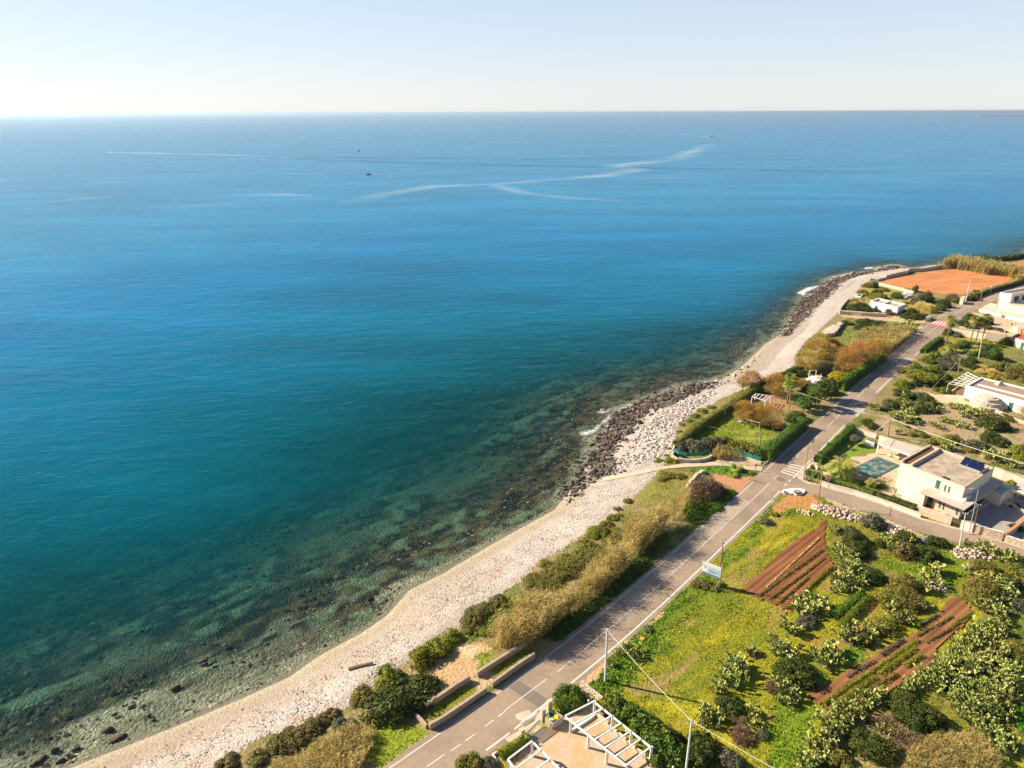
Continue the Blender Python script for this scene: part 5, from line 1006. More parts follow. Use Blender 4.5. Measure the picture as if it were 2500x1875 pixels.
def palmcrown(name, n, L, pal, fan=False, skirt=0, dead=.0):
    V = []; F = []; C = []; pp = PAL[pal]
    for i in range(n+skirt):
        a = i*2.4; sk = i >= n; el = random.uniform(-.25, 1.15) if not sk else random.uniform(-1.5, -.8)
        if not fan: v, f = frond(None, L*random.uniform(.8, 1.05), max(.0, el)*.9, .75 if el > .2 else .5, 10, L*.22, L*.016)
        else:
            v = []; f = []; st = L*.45; d = Vector((math.cos(el), 0, math.sin(el))); c0 = d*st; v += [Vector((0,-.03,0)), Vector((0,.03,0)), c0+Vector((0,.03,0)), c0+Vector((0,-.03,0))]; f.append((0,1,2,3))
            for k in range(9):
                b = (k-4)*.33; dd_ = (d*math.cos(b)+Vector((0,1,0))*math.sin(b)).normalized(); tip = c0+dd_*L*.6+Vector((0,0,-.12*L)); sd_ = dd_.cross(Vector((0,0,1))).normalized()*L*.045; n0 = len(v); v += [c0, c0+dd_*L*.3+sd_, tip, c0+dd_*L*.3-sd_]; f.append((n0, n0+1, n0+2, n0+3))
        ca, sa = math.cos(a), math.sin(a); n0 = len(V); V += [(p.x*ca-p.y*sa, p.x*sa+p.y*ca, p.z) for p in v]; F += [tuple(q_+n0 for q_ in g) for g in f]
        c = random.choice(pp) if not sk else (.36,.27,.12); k = random.uniform(.75, 1.3); C += [tuple(x*k for x in c)]*len(f)
    me = bpy.data.meshes.new(name); me.from_pydata(V, [], F); a = me.color_attributes.new('Col', 'FLOAT_COLOR', 'CORNER'); cc = np.ones((len(me.loops), 4), np.float32); j = 0
    for c, f in zip(C, F):
        cc[j:j+len(f), :3] = c; j += len(f)
    a.data.foreach_set('color', cc.ravel()); me.materials.append(M['leaf']); me.update(); return me
def palm(lab, s, base, top, r, cm, r0=.2, r1=.16, grp=None, bulge=False, hgt=None):
    B = q(s, *base, 0); h = hgt or ztop(B, s, *top); t = empty('palm_tree', B, lab, 'palm', grp); mb = MB(); k = 14; pts = [Vector((.12*h*.1*math.sin(i/k*2), 0, h*i/k)) for i in range(k+1)]
    for i in range(k): mb.tube([pts[i], pts[i+1]], (r0+(r1-r0)*i/k)*1.07, (r0+(r1-r0)*i/k)*.95, 9)
    if bulge: mb.sphere((pts[-1].x, 0, h), r1*1.3, 10)
    me = bpy.data.meshes.new('trunk'); me.from_pydata(mb.v, [], mb.f); me.materials.append(M['palmbark']); link('trunk', me, (0,0,0), t)
    c = link('crown', cm, (pts[-1].x, 0, h), t); c.scale = (r, r, r); c.rotation_euler.z = random.uniform(0, 6); return t
PAL['palmy'] = [(.30,.34,.05),(.20,.27,.04),(.38,.36,.08)]; FANP = palmcrown('palm_crown', 40, 1.0, 'palmy', True, 16); FEATH = palmcrown('palm_crown', 56, 1.0, 'palmy'); 
palm('tall fan palm right beside the red and white crossing', 'h1', (795,1640), (855,1200), 2.38, FANP, .22, .16, 'tall fan palms')
palm('leftmost of three tall fan palms behind the cream garden wall', 'h1', (1240,1590), (1285,1200), 2.25, FANP, .2, .15, 'tall fan palms', hgt=8.0)
palm('middle of three tall fan palms behind the cream garden wall', 'h1', (1335,1600), (1380,1200), 2.12, FANP, .2, .15, 'tall fan palms', hgt=7.6)
palm('rightmost of three tall fan palms behind the cream garden wall', 'h1', (1440,1590), (1500,1200), 2.25, FANP, .2, .15, 'tall fan palms', hgt=8.6)
palm('short golden green fan palm at the foot of the tall one', 'h2', (880,290), (880,130), 2.0, FANP, .25, .22, hgt=1.8)
palm('tall fan palm in the garden near the football lawn', 'h6', (1260,850), (1275,520), 2.12, FANP, .22, .16); palm('fan palm behind the tall one, at the beach hedge', 'h6', (1290,610), (1290,370), 2.12, FANP, .2, .16, hgt=3.6)
palm('big date palm beside the villa pool', 'h4', (728,828), (735,640), 4.3, FEATH, .42, .34, bulge=True)
palm('small date palm at the start of the concrete footpath', 'c2', (1465,1100), (1465,1060), 2.0, FEATH, .25, .25, bulge=True, hgt=.8); palm('drooping olive green palm below the footpath palm', 'c2', (1440,1150), (1440,1110), 1.6, FEATH, .2, .2, hgt=.5)
palm('banana like palm at the near corner of the pool', 'h4', (1285,1030), (1285,900), 1.5, FEATH, .14, .12, hgt=1.5)

# ------------------------------------------------------------------ walls
def wall(lab, P, h, t, m, name='stone_wall', cat='wall', grp=None, cap=None, z0=-.2, step=None, jit=0, hs=None):
    P = resample(P, step) if step else P; A = offs(P, t/2); B = offs(P, -t/2); V = []; F = []; n = len(P)
    for i in range(n):
        j = lambda: random.uniform(-jit, jit); hh2 = (h if hs is None else hs[0]+(hs[1]-hs[0])*i/(n-1))+j()*1.2; bz = min(hz(P[i]), 0)
        V += [(A[i].x+j(), A[i].y+j(), bz+z0), (A[i].x+j(), A[i].y+j(), bz+hh2), (B[i].x+j(), B[i].y+j(), bz+hh2+j()), (B[i].x+j(), B[i].y+j(), bz+z0)]
    for i in range(n-1):
        for e in range(3): F.append((4*i+e, 4*i+4+e, 4*i+5+e, 4*i+e+1))
    F += [(0,1,2,3), (4*n-1, 4*n-2, 4*n-3, 4*n-4)]; mb = MB(); mb.add(V, F); o = mb.build(name, m); tag(o, lab, cat, grp)
    if cap:
        A = offs(P, t/2+.05); B = offs(P, -t/2-.05); mb = MB(); V = []; F = []
        for a, b in zip(A, B): V += [(a.x, a.y, h+.003), (a.x, a.y, h+.09), (b.x, b.y, h+.09), (b.x, b.y, h+.003)]
        for i in range(n-1):
            for e in range(4): F.append((4*i+e, 4*i+4+e, 4*i+4+(e+1) % 4, 4*i+(e+1) % 4))
        F += [(0,1,2,3), (4*n-1, 4*n-2, 4*n-3, 4*n-4)]
        mb.add(V, F); mb.build('coping', cap, o)
    return o
gw = 'roadside garden walls'
wall('seaward tan wall beside the dark dome bush', ql('c8', [(1250,1130),(1400,1030),(1530,940),(1645,870)]), .95, .45, M['oldwall'], grp=gw)
wall('seaward tan wall running up to the golden reeds', ql('c8', [(1712,840),(1850,750),(2000,655),(2140,570)]), .95, .4, M['oldwall'], grp=gw)
wall('roadside tan wall below the gap, in front of the dome bush', ql('c8', [(1285,1310),(1400,1245),(1600,1110),(1795,975)]), .95, .4, M['oldwall'], grp=gw)
wall('roadside tan wall above the gap, ending at the reeds', ql('c8', [(1845,935),(2000,820),(2120,735),(2230,665)]), .95, .4, M['oldwall'], grp=gw)
wall('short low wall joining at the foot of the dome bush', ql('c8', [(1165,1200),(1215,1250),(1260,1300)]), .6, .35, M['oldwall'], grp=gw)
wall('curved dry stone wall at the football lawn corner', ql('c2', [(925,850),(895,930),(885,990),(930,1020),(1020,1030),(1120,1028),(1200,1012),(1240,990)]), .85, .5, M['drystone'], step=1.2, jit=.05)
wall('low pale stone wall under the second green netting', ql('c2', [(1440,965),(1560,1000),(1690,1045)]), .5, .5, M['drystone'], step=1.2, jit=.05)
wall('low wall between the thick hedge and the main road', ql('c2', [(1705,1060),(1780,1000),(1900,890),(2000,800),(2090,700)]), .35, .25, M['oldwall'])
wall('ruined pale stone wall beside the leafless bush', ql('c2', [(1180,1120),(1110,1150),(1060,1210),(1010,1280),(960,1350)]), .8, .6, M['drystone'], step=.8, jit=.12)
wall('long rough field wall between the shore and the orange field', qm(('h5', [(1190,440),(1380,400),(1560,365),(1610,320),(1800,310),(2000,290),(2200,255)])), 1.8, .9, M['drystone'], step=2, jit=.15)
wall('rough wall at the left corner of the orange field', ql('h5', [(910,480),(1050,490),(1180,450)]), 1.1, .8, M['drystone'], step=1.5, jit=.15)
wall('pale field wall below the orange field', ql('h5', [(1080,560),(1250,600),(1450,650),(1620,700),(1700,720)]), 1.2, .9, M['creamstone'], step=2, jit=.08)
wall('dry stone wall running from the beach to the white hut', ql('h5', [(360,1080),(550,1090),(750,1110),(960,1120),(1200,1130)]), 1.4, 1.0, M['drystone'], step=1.5, jit=.1)
wall('angled end of the dry stone wall, pointing to the sea', ql('h5', [(385,1010),(450,920),(530,840)]), 1.3, .4, M['creamstone'])
wall('rough grey stone bank between beach and meadow', ql('h10', [(1560,900),(1700,880),(1760,820),(1850,690)]), 1.3, 1.6, M['drystone'], step=1.0, jit=.2)
wall('broad grey rubble terrace on the beach side of the meadow', ql('h10', [(1600,860),(1700,800),(1790,730)]), .9, 3.4, M['drystone'], step=1.0, jit=.25)
cw = 'cream walls of the villa'
wall('long low cream wall along the side road below the villa', [p+Vector((.12,.95,0)) for p in sideU[3:]][:5], .85, .3, M['cream'], 'garden_wall', grp=cw, cap=M['creamstone'])
wall('stone gate wall left of the iron gate', ql('c3', [(1240,925),(1400,985),(1550,1040)]), 1.7, .4, M['creamstone'], 'garden_wall', grp=cw)
wall('cream wall right of the iron gate', ql('c3', [(1635,1065),(1740,1105)]), 1.7, .35, M['cream'], 'garden_wall', grp=cw)
wall('high stone block wall beside the utility poles', ql('c3', [(1745,1110),(1880,1150),(2010,1185)]), 1.9, .4, M['creamstone'], 'garden_wall', grp=cw, cap=M['cream'])
wall('stone wall at the right edge of the side road', ql('c3', [(2030,1190),(2212,1250),(2400,1310)]), 1.4, .4, M['creamstone'], 'garden_wall', grp=cw, cap=M['cream'])
wall('yard wall climbing right from the stone wall corner', ql('c3', [(2020,1180),(2110,1110),(2212,1030),(2300,960)]), 1.3, .35, M['creamstone'], 'garden_wall', grp=cw, cap=M['orange'])
wall('low cream wall between the hedge and the scrub, left part', ql('c3', [(680,200),(780,230),(880,260)]), 1.2, .3, M['cream'], 'garden_wall', grp=cw, cap=M['creamstone'])
wall('boundary wall behind the slatted canopy', ql('h4', [(1420,250),(1700,340),(2000,420),(2212,480)]), 2.3, .3, M['cream'], 'garden_wall', grp=cw, cap=M['creamstone'])
wall('white boundary wall right of the villa', ql('h3', [(1640,900),(1800,960),(2000,1020),(2212,1090),(2400,1150)]), 2.2, .3, M['cream'], 'garden_wall', grp=cw, cap=M['creamstone'])
wall('rounded white wall panel beside the lawn', ql('h4', [(1190,260),(1260,290),(1350,310)]), 1.3, .25, M['white'], 'garden_wall', grp=cw)
wall('low garden wall along the lawn behind the hedge', ql('h4', [(430,780),(600,850),(750,920),(900,970)]), .5, .3, M['creamstone'], 'garden_wall', grp=cw)
wall('stone pier at the villa corner by the crossing', ql('h4', [(190,690),(260,680),(340,720)]), 1.0, .3, M['creamstone'], 'garden_wall', grp=cw)
wall('long cream garden wall under the three tall palms', ql('h1', [(900,1440),(1200,1490),(1500,1545),(1850,1590),(2060,1600)]), 2.2, .3, M['cream'], 'garden_wall')
wall('white garden wall in front of the white block, left of its gate', ql('h1', [(1400,1040),(1600,1090),(1800,1140)]), 1.1, .3, M['white'], 'garden_wall'); wall('white garden wall in front of the white block, right of its gate', ql('h1', [(1870,1160),(2050,1190),(2350,1260)]), 1.4, .3, M['white'], 'garden_wall')
wall('stone wall bordering the trullo yard', ql('h2', [(1620,1340),(1850,1440),(2050,1530),(2300,1620)]), .8, .6, M['drystone'], step=1.2, jit=.08)
wall('small pale retaining wall near the trellis', ql('h2', [(870,1040),(950,980),(1040,910)]), .5, .3, M['creamstone'])
wall('low planter wall along the big pergola', ql('h9', [(400,690),(600,870),(850,1100),(1100,1320),(1380,1545)]), .5, .3, M['creamstone'], 'planter_wall')
wall('low white wall under the left end of the big pergola', ql('h9', [(-60,1020),(130,900),(300,790),(400,700)]), .35, .25, M['white'], 'planter_wall'); wall('ochre boundary wall between the pergola yard and the field', ql('h9', [(130,180),(250,270),(400,380),(520,480)]), .9, .3, M['drystone'], 'garden_wall')
wall('low cream edging wall under the clipped hedge', ql('h8', [(840,1560),(760,1440),(900,1360),(1030,1270)]), .35, .2, M['white'], 'garden_wall')
for i, (a, b, lab) in enumerate(((1290,1075,'left'), (1660,790,'right'))):
    P = q('h8', a, b); wall(f'square stone pillar at the {lab} end of the white sliding gate', [P+Vector((-.25,-.2,0)), P+Vector((.25,.2,0))], 1.9 if i else 1.2, .5, M['creamstone'], 'gate_pillar', 'pillar', 'gate pillars')
P = q('h8', 1770, 640); wall('square stone pillar behind the bin enclosure', [P+Vector((-.25,-.2,0)), P+Vector((.25,.2,0))], 1.9, .5, M['creamstone'], 'gate_pillar', 'pillar', 'gate pillars')
def netting(lab, P, z0, z1):
    t = empty('net_fence', P[0], lab, 'fence', 'green net fences'); mb = MB()
    for a, b in zip(P, P[1:]): mb.bar((a.x, a.y, (z0+z1)/2), (b.x, b.y, (z0+z1)/2), .03, z1-z0)
    mb.build('netting', M['greennet'], t)
    for p in resample(P, 2.2): mb = MB(); mb.tube([(p.x, p.y, z0-.3), (p.x, p.y, z1+.05)], .03); mb.build('post', M['greenshutter'], t)
netting('green net fence on the curved stone wall', ql('c2', [(895,960),(945,985),(1010,1000),(1100,1000),(1180,980),(1225,960)]), .85, 1.75)
netting('green net fence at the corner of the main road', ql('c2', [(1440,958),(1540,985),(1600,1010),(1680,1032)]), .5, 1.5)

# ------------------------------------------------------------------ villa
VO = q('h3', 1140, 1510, 3.2); VO.z = 0; va = R(-54.5); VU = Vector((math.cos(va), math.sin(va), 0)); VV_ = Vector((-VU.y, VU.x, 0))
def bv(u, v, z=0): return VO+VU*u+VV_*v+Vector((0, 0, z))
def vbox(mb, u0, u1, v0, v1, z0, z1): return mb.prism([bv(u0,v0), bv(u1,v0), bv(u1,v1), bv(u0,v1)], z0, z1)
def vpart(name, m, boxes, par, label=None):
    mb = MB()
    for b in boxes: vbox(mb, *b)
    return mb.build(name, m, par, label)
vl = empty('villa', bv(-7, 8), 'two storey cream villa with flat slab roof, solar panels and outside stair', 'house')
vpart('lower_wall', M['creamstone'], [(-7.3,-1.0,1.4,3.0,0,3.05), (-7.3,-4.5,3.0,17,0,3.05), (-4.5,-1.0,12.6,17,0,3.05)], vl)
vpart('upper_wall', M['cream'], [(-14.4,-7.31,3.1,15.6,0,6.15), (-7.31,-1.9,3.1,15.6,3.36,6.15)], vl)
vpart('low_side_wall', M['cream'], [(-13.2,-7.32,1.6,3.09,0,1.2)], vl)
vpart('terrace_slab', M['concrete'], [(-8.3,0.05,-.1,18,3.06,3.34)], vl)
vpart('roof_surface', M['rooftile'], [(-11.9,-2.1,3.3,15.4,6.151,6.2)], vl)
vpart('parapet', M['creamstone'], [(-14.4,-1.9,3.1,3.3,6.153,6.34), (-2.1,-1.9,3.3,15.4,6.153,6.34), (-14.4,-1.9,15.4,15.6,6.153,6.75), (-14.4,-14.1,3.3,15.4,6.153,6.9), (-12.5,-12.1,3.3,15.4,6.153,6.9)], vl)
vpart('roof_louvre', M['louver'], [(-14.0+0,-12.6,4.2+i*.62,4.55+i*.62,6.17,6.5) for i in range(17)], vl)
st = vpart('outside_stair', M['cream'], [(-11.7+i*.27,-8.31,.1,1.5,.0+i*.235,.235+i*.235) for i in range(13)], vl)
vpart('stair_side_wall', M['cream'], [(-8.3,-7.31,.1,1.39,0,3.05)], vl)
for u0, u1, z0, z1 in ((-7.0,-6.3,3.9,5.6), (-5.35,-5.1,3.95,5.2), (-4.6,-4.35,3.95,5.2)):
    f = vpart('window', M['greenshutter'], [(u0,u1,3.02,3.098,z0,z1)], vl); vpart('sill', M['orange'], [(u0-.1,u1+.1,2.9,3.098,z0-.1,z0-.003)], f)
f = vpart('entrance_door', M['glass'], [(-7.1,-6.1,1.32,1.398,.1,2.5)], vl); vpart('doorstep', M['orange'], [(-7.3,-6.0,.7,1.3,0,.1)], f)
for u0 in (-4.9, -4.2, -1.7): vpart('window', M['greenshutter'], [(u0,u0+.25,1.32,1.398,.8,2.3)], vl)
g = vpart('garage_glazing', M['glass'], [(-1.6,-1.5,3.2,12.5,.15,2.9)], vl); vpart('frame', M['iron'], [(-1.49,-1.42,3.2+i*1.5,3.28+i*1.5,.15,2.9) for i in range(7)], g)
vpart('curved_balcony', M['cream'], [(-1.89,-1.2,3.2,5.6,3.345,3.9), (-5.6,-1.2,2.0,3.09,3.345,3.42)], vl)
vpart('balcony_rail', M['metal'], [(-1.3,-1.25,3.3,5.5,4.4,4.45), (-1.3,-1.25,3.3,3.35,3.9,4.4), (-1.3,-1.25,5.45,5.5,3.9,4.4)], vl)
vpart('annex', M['cream'], [(-.99,1.6,13.2,19,0,2.6)], vl); vpart('annex_roof', M['concrete'], [(-.8,1.4,13.5,17.0,2.603,2.66)], vl)
vpart('wall_plinth', M['concrete'], [(-.99,.0,2.8,13.1,0,.35)], vl)
vpart('skylight', M['glass'], [(-6.3,-5.2,3.4,4.2,6.22,6.4)], vl)
sp = vpart('panel_rack', M['metal'], [(-6.7,-2.7,11.6,11.7,6.203,6.75), (-6.7,-2.7,13.2,13.3,6.203,7.6)], vl)
for i in range(3):
    mb = MB(); u0 = -6.5+i*1.28; P = [bv(u0,11.5,6.8), bv(u0+1.2,11.5,6.8), bv(u0+1.2,13.4,7.85), bv(u0,13.4,7.85)]; mb.add(P+[p+Vector((0,0,.06)) for p in P], [(3,2,1,0),(4,5,6,7),(0,1,5,4),(1,2,6,5),(2,3,7,6),(3,0,4,7)]); mb.build('solar_panel', M['solar'], sp)
vpart('roof_rail', M['metal'], [(-2.35,-2.3,11,15,6.35,6.95), (-2.35,-2.3,11,11.05,6.2,6.35)], vl)
# canopy
cn = empty('garden_canopy', bv(-21, 18), 'white canopy with beige slatted roof beside the villa pool', 'canopy')
vpart('frame', M['white'], [(-25.1,-17.9,15.6,15.8,2.45,2.75), (-25.1,-24.9,15.8,20.5,2.45,2.75), (-18.1,-17.9,15.8,20.5,2.45,2.75)], cn)
for i in range(8): vpart('roof_slat_panel', M['awning'], [(-25.0+i*.88,-24.2+i*.88,15.85,20.4,2.76,2.82)], cn)
for u, v in ((-25.0,15.7), (-18.0,15.7), (-25.0,20.4)): vpart('post', M['white'], [(u-.12,u+.12,v-.12,v+.12,0,2.44)], cn)
MBs = MB(); [MBs.sphere(bv(-22.6+i*.9, 17.2+.3*(i % 2), .3), .75-.1*i, 10, .6) for i in range(3)]
tag(MBs.build('covered_furniture', M['creamlid']), 'garden furniture wrapped in beige sheet under the slatted canopy', 'furniture')
# terrace, lawn, pool
vlawn = ql('h4', [(880,40),(1180,170),(1420,260),(1430,400),(1290,430),(1100,435),(950,475),(870,560),(830,640),(770,740),(760,800),(860,850),(1000,880),(1200,960),(1250,1010),(1320,1070),(1000,990),(700,890),(430,780),(330,700),(290,600)])
struct(MB().sheet(vlawn, .012).build('villa_lawn', M['lawn']))
struct(MB().sheet([bv(-26,15.6), bv(-26,12)]+ql('h4', [(950,480),(870,565),(830,640),(770,740),(760,800),(860,845),(1000,875),(1230,960),(1330,940),(1500,1000),(1560,1040),(1500,1075),(1350,1085),(1560,1160),(1800,1270),(2212,1410)])+ql('h3', [(250,1520),(500,1570),(900,1600)])+[bv(-1,1.4), bv(-7.3,1.6), bv(-8.3,3.2), bv(-14.4,3.2), bv(-14.4,20.5), bv(-26,20.5)], .008).build('villa_terrace', M['paving']))
struct(MB().sheet(ql('h4', [(1250,985),(1330,945),(1500,990),(1560,1040),(1480,1075),(1350,1080)]), .014).build('pool_side_lawn', M['lawn']))
struct(MB().sheet([bv(0,.3), bv(0,20), bv(12,20), bv(14,3), bv(6,.5)], .01).build('villa_yard', M['bluegravel']))
pc = [q('h4', *p) for p in ((1410,480),(1830,640),(1390,870),(890,740))]
pl = empty('swimming_pool', (pc[0]+pc[2])/2, 'rectangular pool under a rippled green cover beside the villa', 'pool')
mb = MB(); mb.prism(pc, .012, .09); mb.build('rim', M['greenshutter'], pl)
mb = MB(); n = 14; V = []; cc_ = sum(pc, Vector())/4
pi = [cc_.lerp(p, .9) for p in pc]
for i in range(n+1):
    for j in range(n+1):
        p = pi[0].lerp(pi[1], i/n).lerp(pi[3].lerp(pi[2], i/n), j/n); V.append((p.x, p.y, .13+.05*random.random()))
mb.add(V, [(i*(n+1)+j, i*(n+1)+j+1, (i+1)*(n+1)+j+1, (i+1)*(n+1)+j) for i in range(n) for j in range(n)]); mb.build('cover', M['poolcover'], pl)
# second awning at right edge
aw = empty('white_awning', bv(4, 18), 'white framed awning with grey slatted roof right of the villa', 'canopy')
vpart('roof', M['awning'], [(2.1,8,17,21.5,2.9,3.0)], aw); vpart('edge_beam', M['white'], [(2.0,8,16.85,16.98,2.8,3.02), (1.85,1.98,16.85,21.5,2.8,3.02)], aw)
for u, v in ((2.3,17.1), (2.3,20.5), (7.5,17.1)): vpart('post', M['white'], [(u-.08,u+.08,v-.08,v+.08,0,2.79)], aw)
P = ql('h3', [(1830,1390),(1990,1450),(2110,1540),(2260,1600)]); wall('stepped stone planter wall in the grey gravel yard', P, .8, .4, M['creamstone'], 'planter_wall', 'wall')
bush('', 'dark', 'h3', 2050, 1430, 90, .6)['label'] = 'dark low shrub behind the stepped planter wall'; bush('', 'dark', 'k4', 1130, 690, 120, .5)['label'] = 'dark shrub in the shaded garden right of the yard wall'
# iron gate
A, B = q('c3', 1553, 1042), q('c3', 1632, 1064); gt = empty('iron_gate', A, 'dark openwork iron gate in the stone wall of the villa', 'gate')
mb = MB(); mb.bar(A+Vector((0,0,1.65)), B+Vector((0,0,1.65)), .05, .06); mb.bar(A+Vector((0,0,.15)), B+Vector((0,0,.15)), .05, .06); mb.build('frame', M['iron'], gt)
mb = MB(); [mb.bar(A.lerp(B, (i+.5)/14)+Vector((0,0,.15)), A.lerp(B, (i+.5)/14)+Vector((0,0,1.65)), .06, .04) for i in range(14)]; mb.build('bars', M['iron'], gt)

# ------------------------------------------------------------------ other houses
def block(name, lab, top, z0, z1, m, roofm, pr=.3, cat='house', pt=.35):
    c = sum((Vector((p.x, p.y, 0)) for p in top), Vector())/len(top); t = empty(name, c, lab, cat); P = [Vector((p.x, p.y, 0)) for p in top]
    MB().prism(P, z0, z1-pr-.05).build('walls', m, t); inn = []
    for p in P: inn.append(p+(c-p).normalized()*pt*1.5)
    MB().prism(inn, z1-pr-.048, z1-pr).build('roof', roofm, t); n = len(P); mb = MB()
    for i in range(n):
        a, b = P[i], P[(i+1) % n]; a2, b2 = inn[i], inn[(i+1) % n]; mb.add([(a.x,a.y,z1-pr-.047),(b.x,b.y,z1-pr-.047),(b2.x,b2.y,z1-pr-.047),(a2.x,a2.y,z1-pr-.047),(a.x,a.y,z1),(b.x,b.y,z1),(b2.x,b2.y,z1),(a2.x,a2.y,z1)], [(4,5,6,7),(0,1,5,4),(2,3,7,6)])
    mb.build('parapet', m, t); return t
def facequad(name, m, t, a, b, z0, z1, out=.03):
    d = (b-a); d.z = 0; n = Vector((d.y, -d.x, 0)).normalized()*out; mb = MB(); P = [a, b, b+n, a+n]; mb.prism([Vector((p.x, p.y, 0)) for p in P], z0, z1); return mb.build(name, m, t)
# white hut by the shore
a0 = q('h5', 1390, 1100); e1 = Vector((math.cos(R(39.9)), math.sin(R(39.9)), 0)); e2 = Vector((math.cos(R(123.5)), math.sin(R(123.5)), 0))
tp = [a0, a0+e1*7.2, a0+e1*7.2+e2*11.5, a0+e2*11.5]
ht_ = block('white_hut', 'small white flat roofed hut with sunken roof near the shore', tp, 0, 3.3, M['white'], M['rooftile'], .7)
mb = MB(); mb.bar(a0.lerp(tp[3], .55)+Vector((0,0,2.9)), tp[1].lerp(tp[2], .55)+Vector((0,0,2.9)), .3, .65); mb.build('roof_divider', M['white'], ht_)
facequad('door', M['greenshutter'], ht_, a0+e2*9, a0+e2*8, 0, 1.9, .04)
tk = empty('water_tank', q('h5', 710, 770), 'white rimmed low tank with green lid near the beach wall', 'tank'); P = ql('h5', [(640,780),(740,800),(785,750),(680,735)]); MB().prism(P, 0, .7).build('walls', M['white'], tk); c = sum(P, Vector())/4; MB().prism([c.lerp(p, .75) for p in P], .703, .76).build('lid', M['greennet'], tk)
def tent(lab, s, pts, h, m=M['white']):
    P = ql(s, pts); n = len(P); c = sum(P, Vector())/n; mb = MB(); mb.add([(p.x, p.y, .0) for p in P]+[(p.x*.85+c.x*.15, p.y*.85+c.y*.15, h*.5) for p in P]+[(c.x, c.y, h)], [(i, (i+1) % n, n+(i+1) % n, n+i) for i in range(n)]+[(n+i, n+(i+1) % n, 2*n) for i in range(n)]); return tag(mb.build('tarpaulin_cover', m), lab, 'tarpaulin', 'covers beside the white hut')
tent('white pointed tarpaulin heap right of the white hut garden', 'h5', [(1490,760),(1640,745),(1600,710),(1530,700)], 1.4); tent('grey white tarpaulin strip below the pointed one', 'h5', [(1500,840),(1560,820),(1700,750),(1640,740),(1540,790)], .9)
tent('dark covered boat shape on the pale field wall', 'h5', [(1470,665),(1550,665),(1560,625),(1500,620)], 1.0, M['bluegravel']); tent('small dark covered shape left of the larger one', 'h5', [(1430,640),(1480,630),(1475,615),(1430,620)], .7, M['bluegravel'])
bx0 = empty('roadside_cabinet', q('h5', 1950, 1200), 'low pale blue white box beside the red crossing', 'cabinet'); MB().prism(ql('h5', [(1905,1215),(1995,1195),(2005,1165),(1925,1180)]), 0, 1.3).build('body', M['white'], bx0); MB().prism(ql('h5', [(1900,1219),(2000,1197),(2010,1162),(1922,1176)]), 1.303, 1.38).build('lid', M['bluegravel'], bx0)
gh = block('gatehouse', 'tiny cream gatehouse cabin beside the leaning white pole', ql('h1', [(1065,800),(1130,810),(1150,775),(1090,765)], 2.4), 0, 2.6, M['cream'], M['rooftile'], .15)
# white block at the right edge
wb = block('white_block_house', 'bright white two storey flat roofed house cut by the right edge', ql('h1', [(1780,690),(2000,722),(2700,640),(2300,600),(2120,625)], 6.7), 0, 6.7, M['white'], M['brownroof'], .5)
A, B = q('h1', 2000, 722, 6.7), q('h1', 2700, 640, 6.7); A.z = B.z = 0
for i in range(4): facequad('window', M['glass'], wb, A.lerp(B, .08+.2*i), A.lerp(B, .2+.2*i), 3.6, 5.6, .05)
wt = empty('terrace_wing', q('h1', 2000, 1080), 'cream terrace wing in front of the bright white house', 'house wing'); MB().prism(ql('h1', [(1865,890),(2250,960),(2700,1010),(2700,930),(1985,862)], 3.1), 0, 2.9).build('walls', M['cream'], wt)
MB().prism(ql('h1', [(1880,884),(2250,950),(2600,990),(2600,930),(1990,868)], 3.1), 2.903, 2.95).build('floor', M['paving'], wt)
for i, (a, b) in enumerate(((2045,870), (2140,880), (2165,890))): mb = MB(); p = q('h1', a, b, 3.0); mb.sphere(p+Vector((0,0,.5)), .5, 8); mb.tube([p, p+Vector((0,0,.4))], .3); tag(mb.build('terrace_pot', M['orange'] if i == 0 else M['creamlid']), ['orange round pot on the terrace of the white house','taller pale pot on the terrace of the white house','rightmost pale pot on the terrace of the white house'][i], 'pot', 'pots on the terrace wing')
# long white house with trullo
lt = ql('h2', [(1170,890),(2420,1225),(2560,1010),(1440,742)], 3.7)
lh = block('long_white_house', 'long low white house with brown roof behind the stone trullo', lt, 0, 3.7, M['white'], M['brownroof'], .4)
D0 = [Vector((p.x, p.y, 0)) for p in lt]
mb = MB(); a = D0[0].lerp(D0[3], .38); b = D0[1].lerp(D0[2], .38); mb.bar(a.lerp(b, .1)+Vector((0,0,3.45)), b+Vector((0,0,3.45)), .5, .35); mb.build('roof_divider', M['white'], lh)
mb = MB(); c = q('h2', 1790, 850, 3.9); mb.add([c+Vector(v) for v in ((-1.2,-.8,-.6),(1.2,-.8,-.6),(1.2,1,-.6),(-1.2,1,-.6),(0,0,.7))], [(0,1,4),(1,2,4),(2,3,4),(3,0,4),(3,2,1,0)]); mb.build('roof_hatch', M['bluegravel'], lh)
for t0, t1, zz0, zz1 in ((.235,.31,.1,2.4), (.40,.43,1.2,2.2), (.66,.72,.1,2.3)): facequad('shutter', M['greenshutter'], lh, D0[0].lerp(D0[1], t0), D0[0].lerp(D0[1], t1), zz0, zz1, .05)
tc = q('h2', 1530, 1270); tr = empty('trullo', tc, 'round dry stone trullo with flat top before the long white house', 'stone hut')
def ringcone(c, rs, zs, m, name, par, n=26):
    mb = MB(); V = []; F = []
    for r0, z0 in zip(rs, zs):
        for j in range(n): k = 1+random.uniform(-.03, .03); V.append((c.x+r0*k*math.cos(6.283*j/n), c.y+r0*k*math.sin(6.283*j/n), z0))
    for i in range(len(rs)-1):
        for j in range(n): F.append((i*n+j, i*n+(j+1) % n, (i+1)*n+(j+1) % n, (i+1)*n+j))
    F.append(tuple((len(rs)-1)*n+j for j in range(n))); mb.add(V, F); return mb.build(name, m, par)
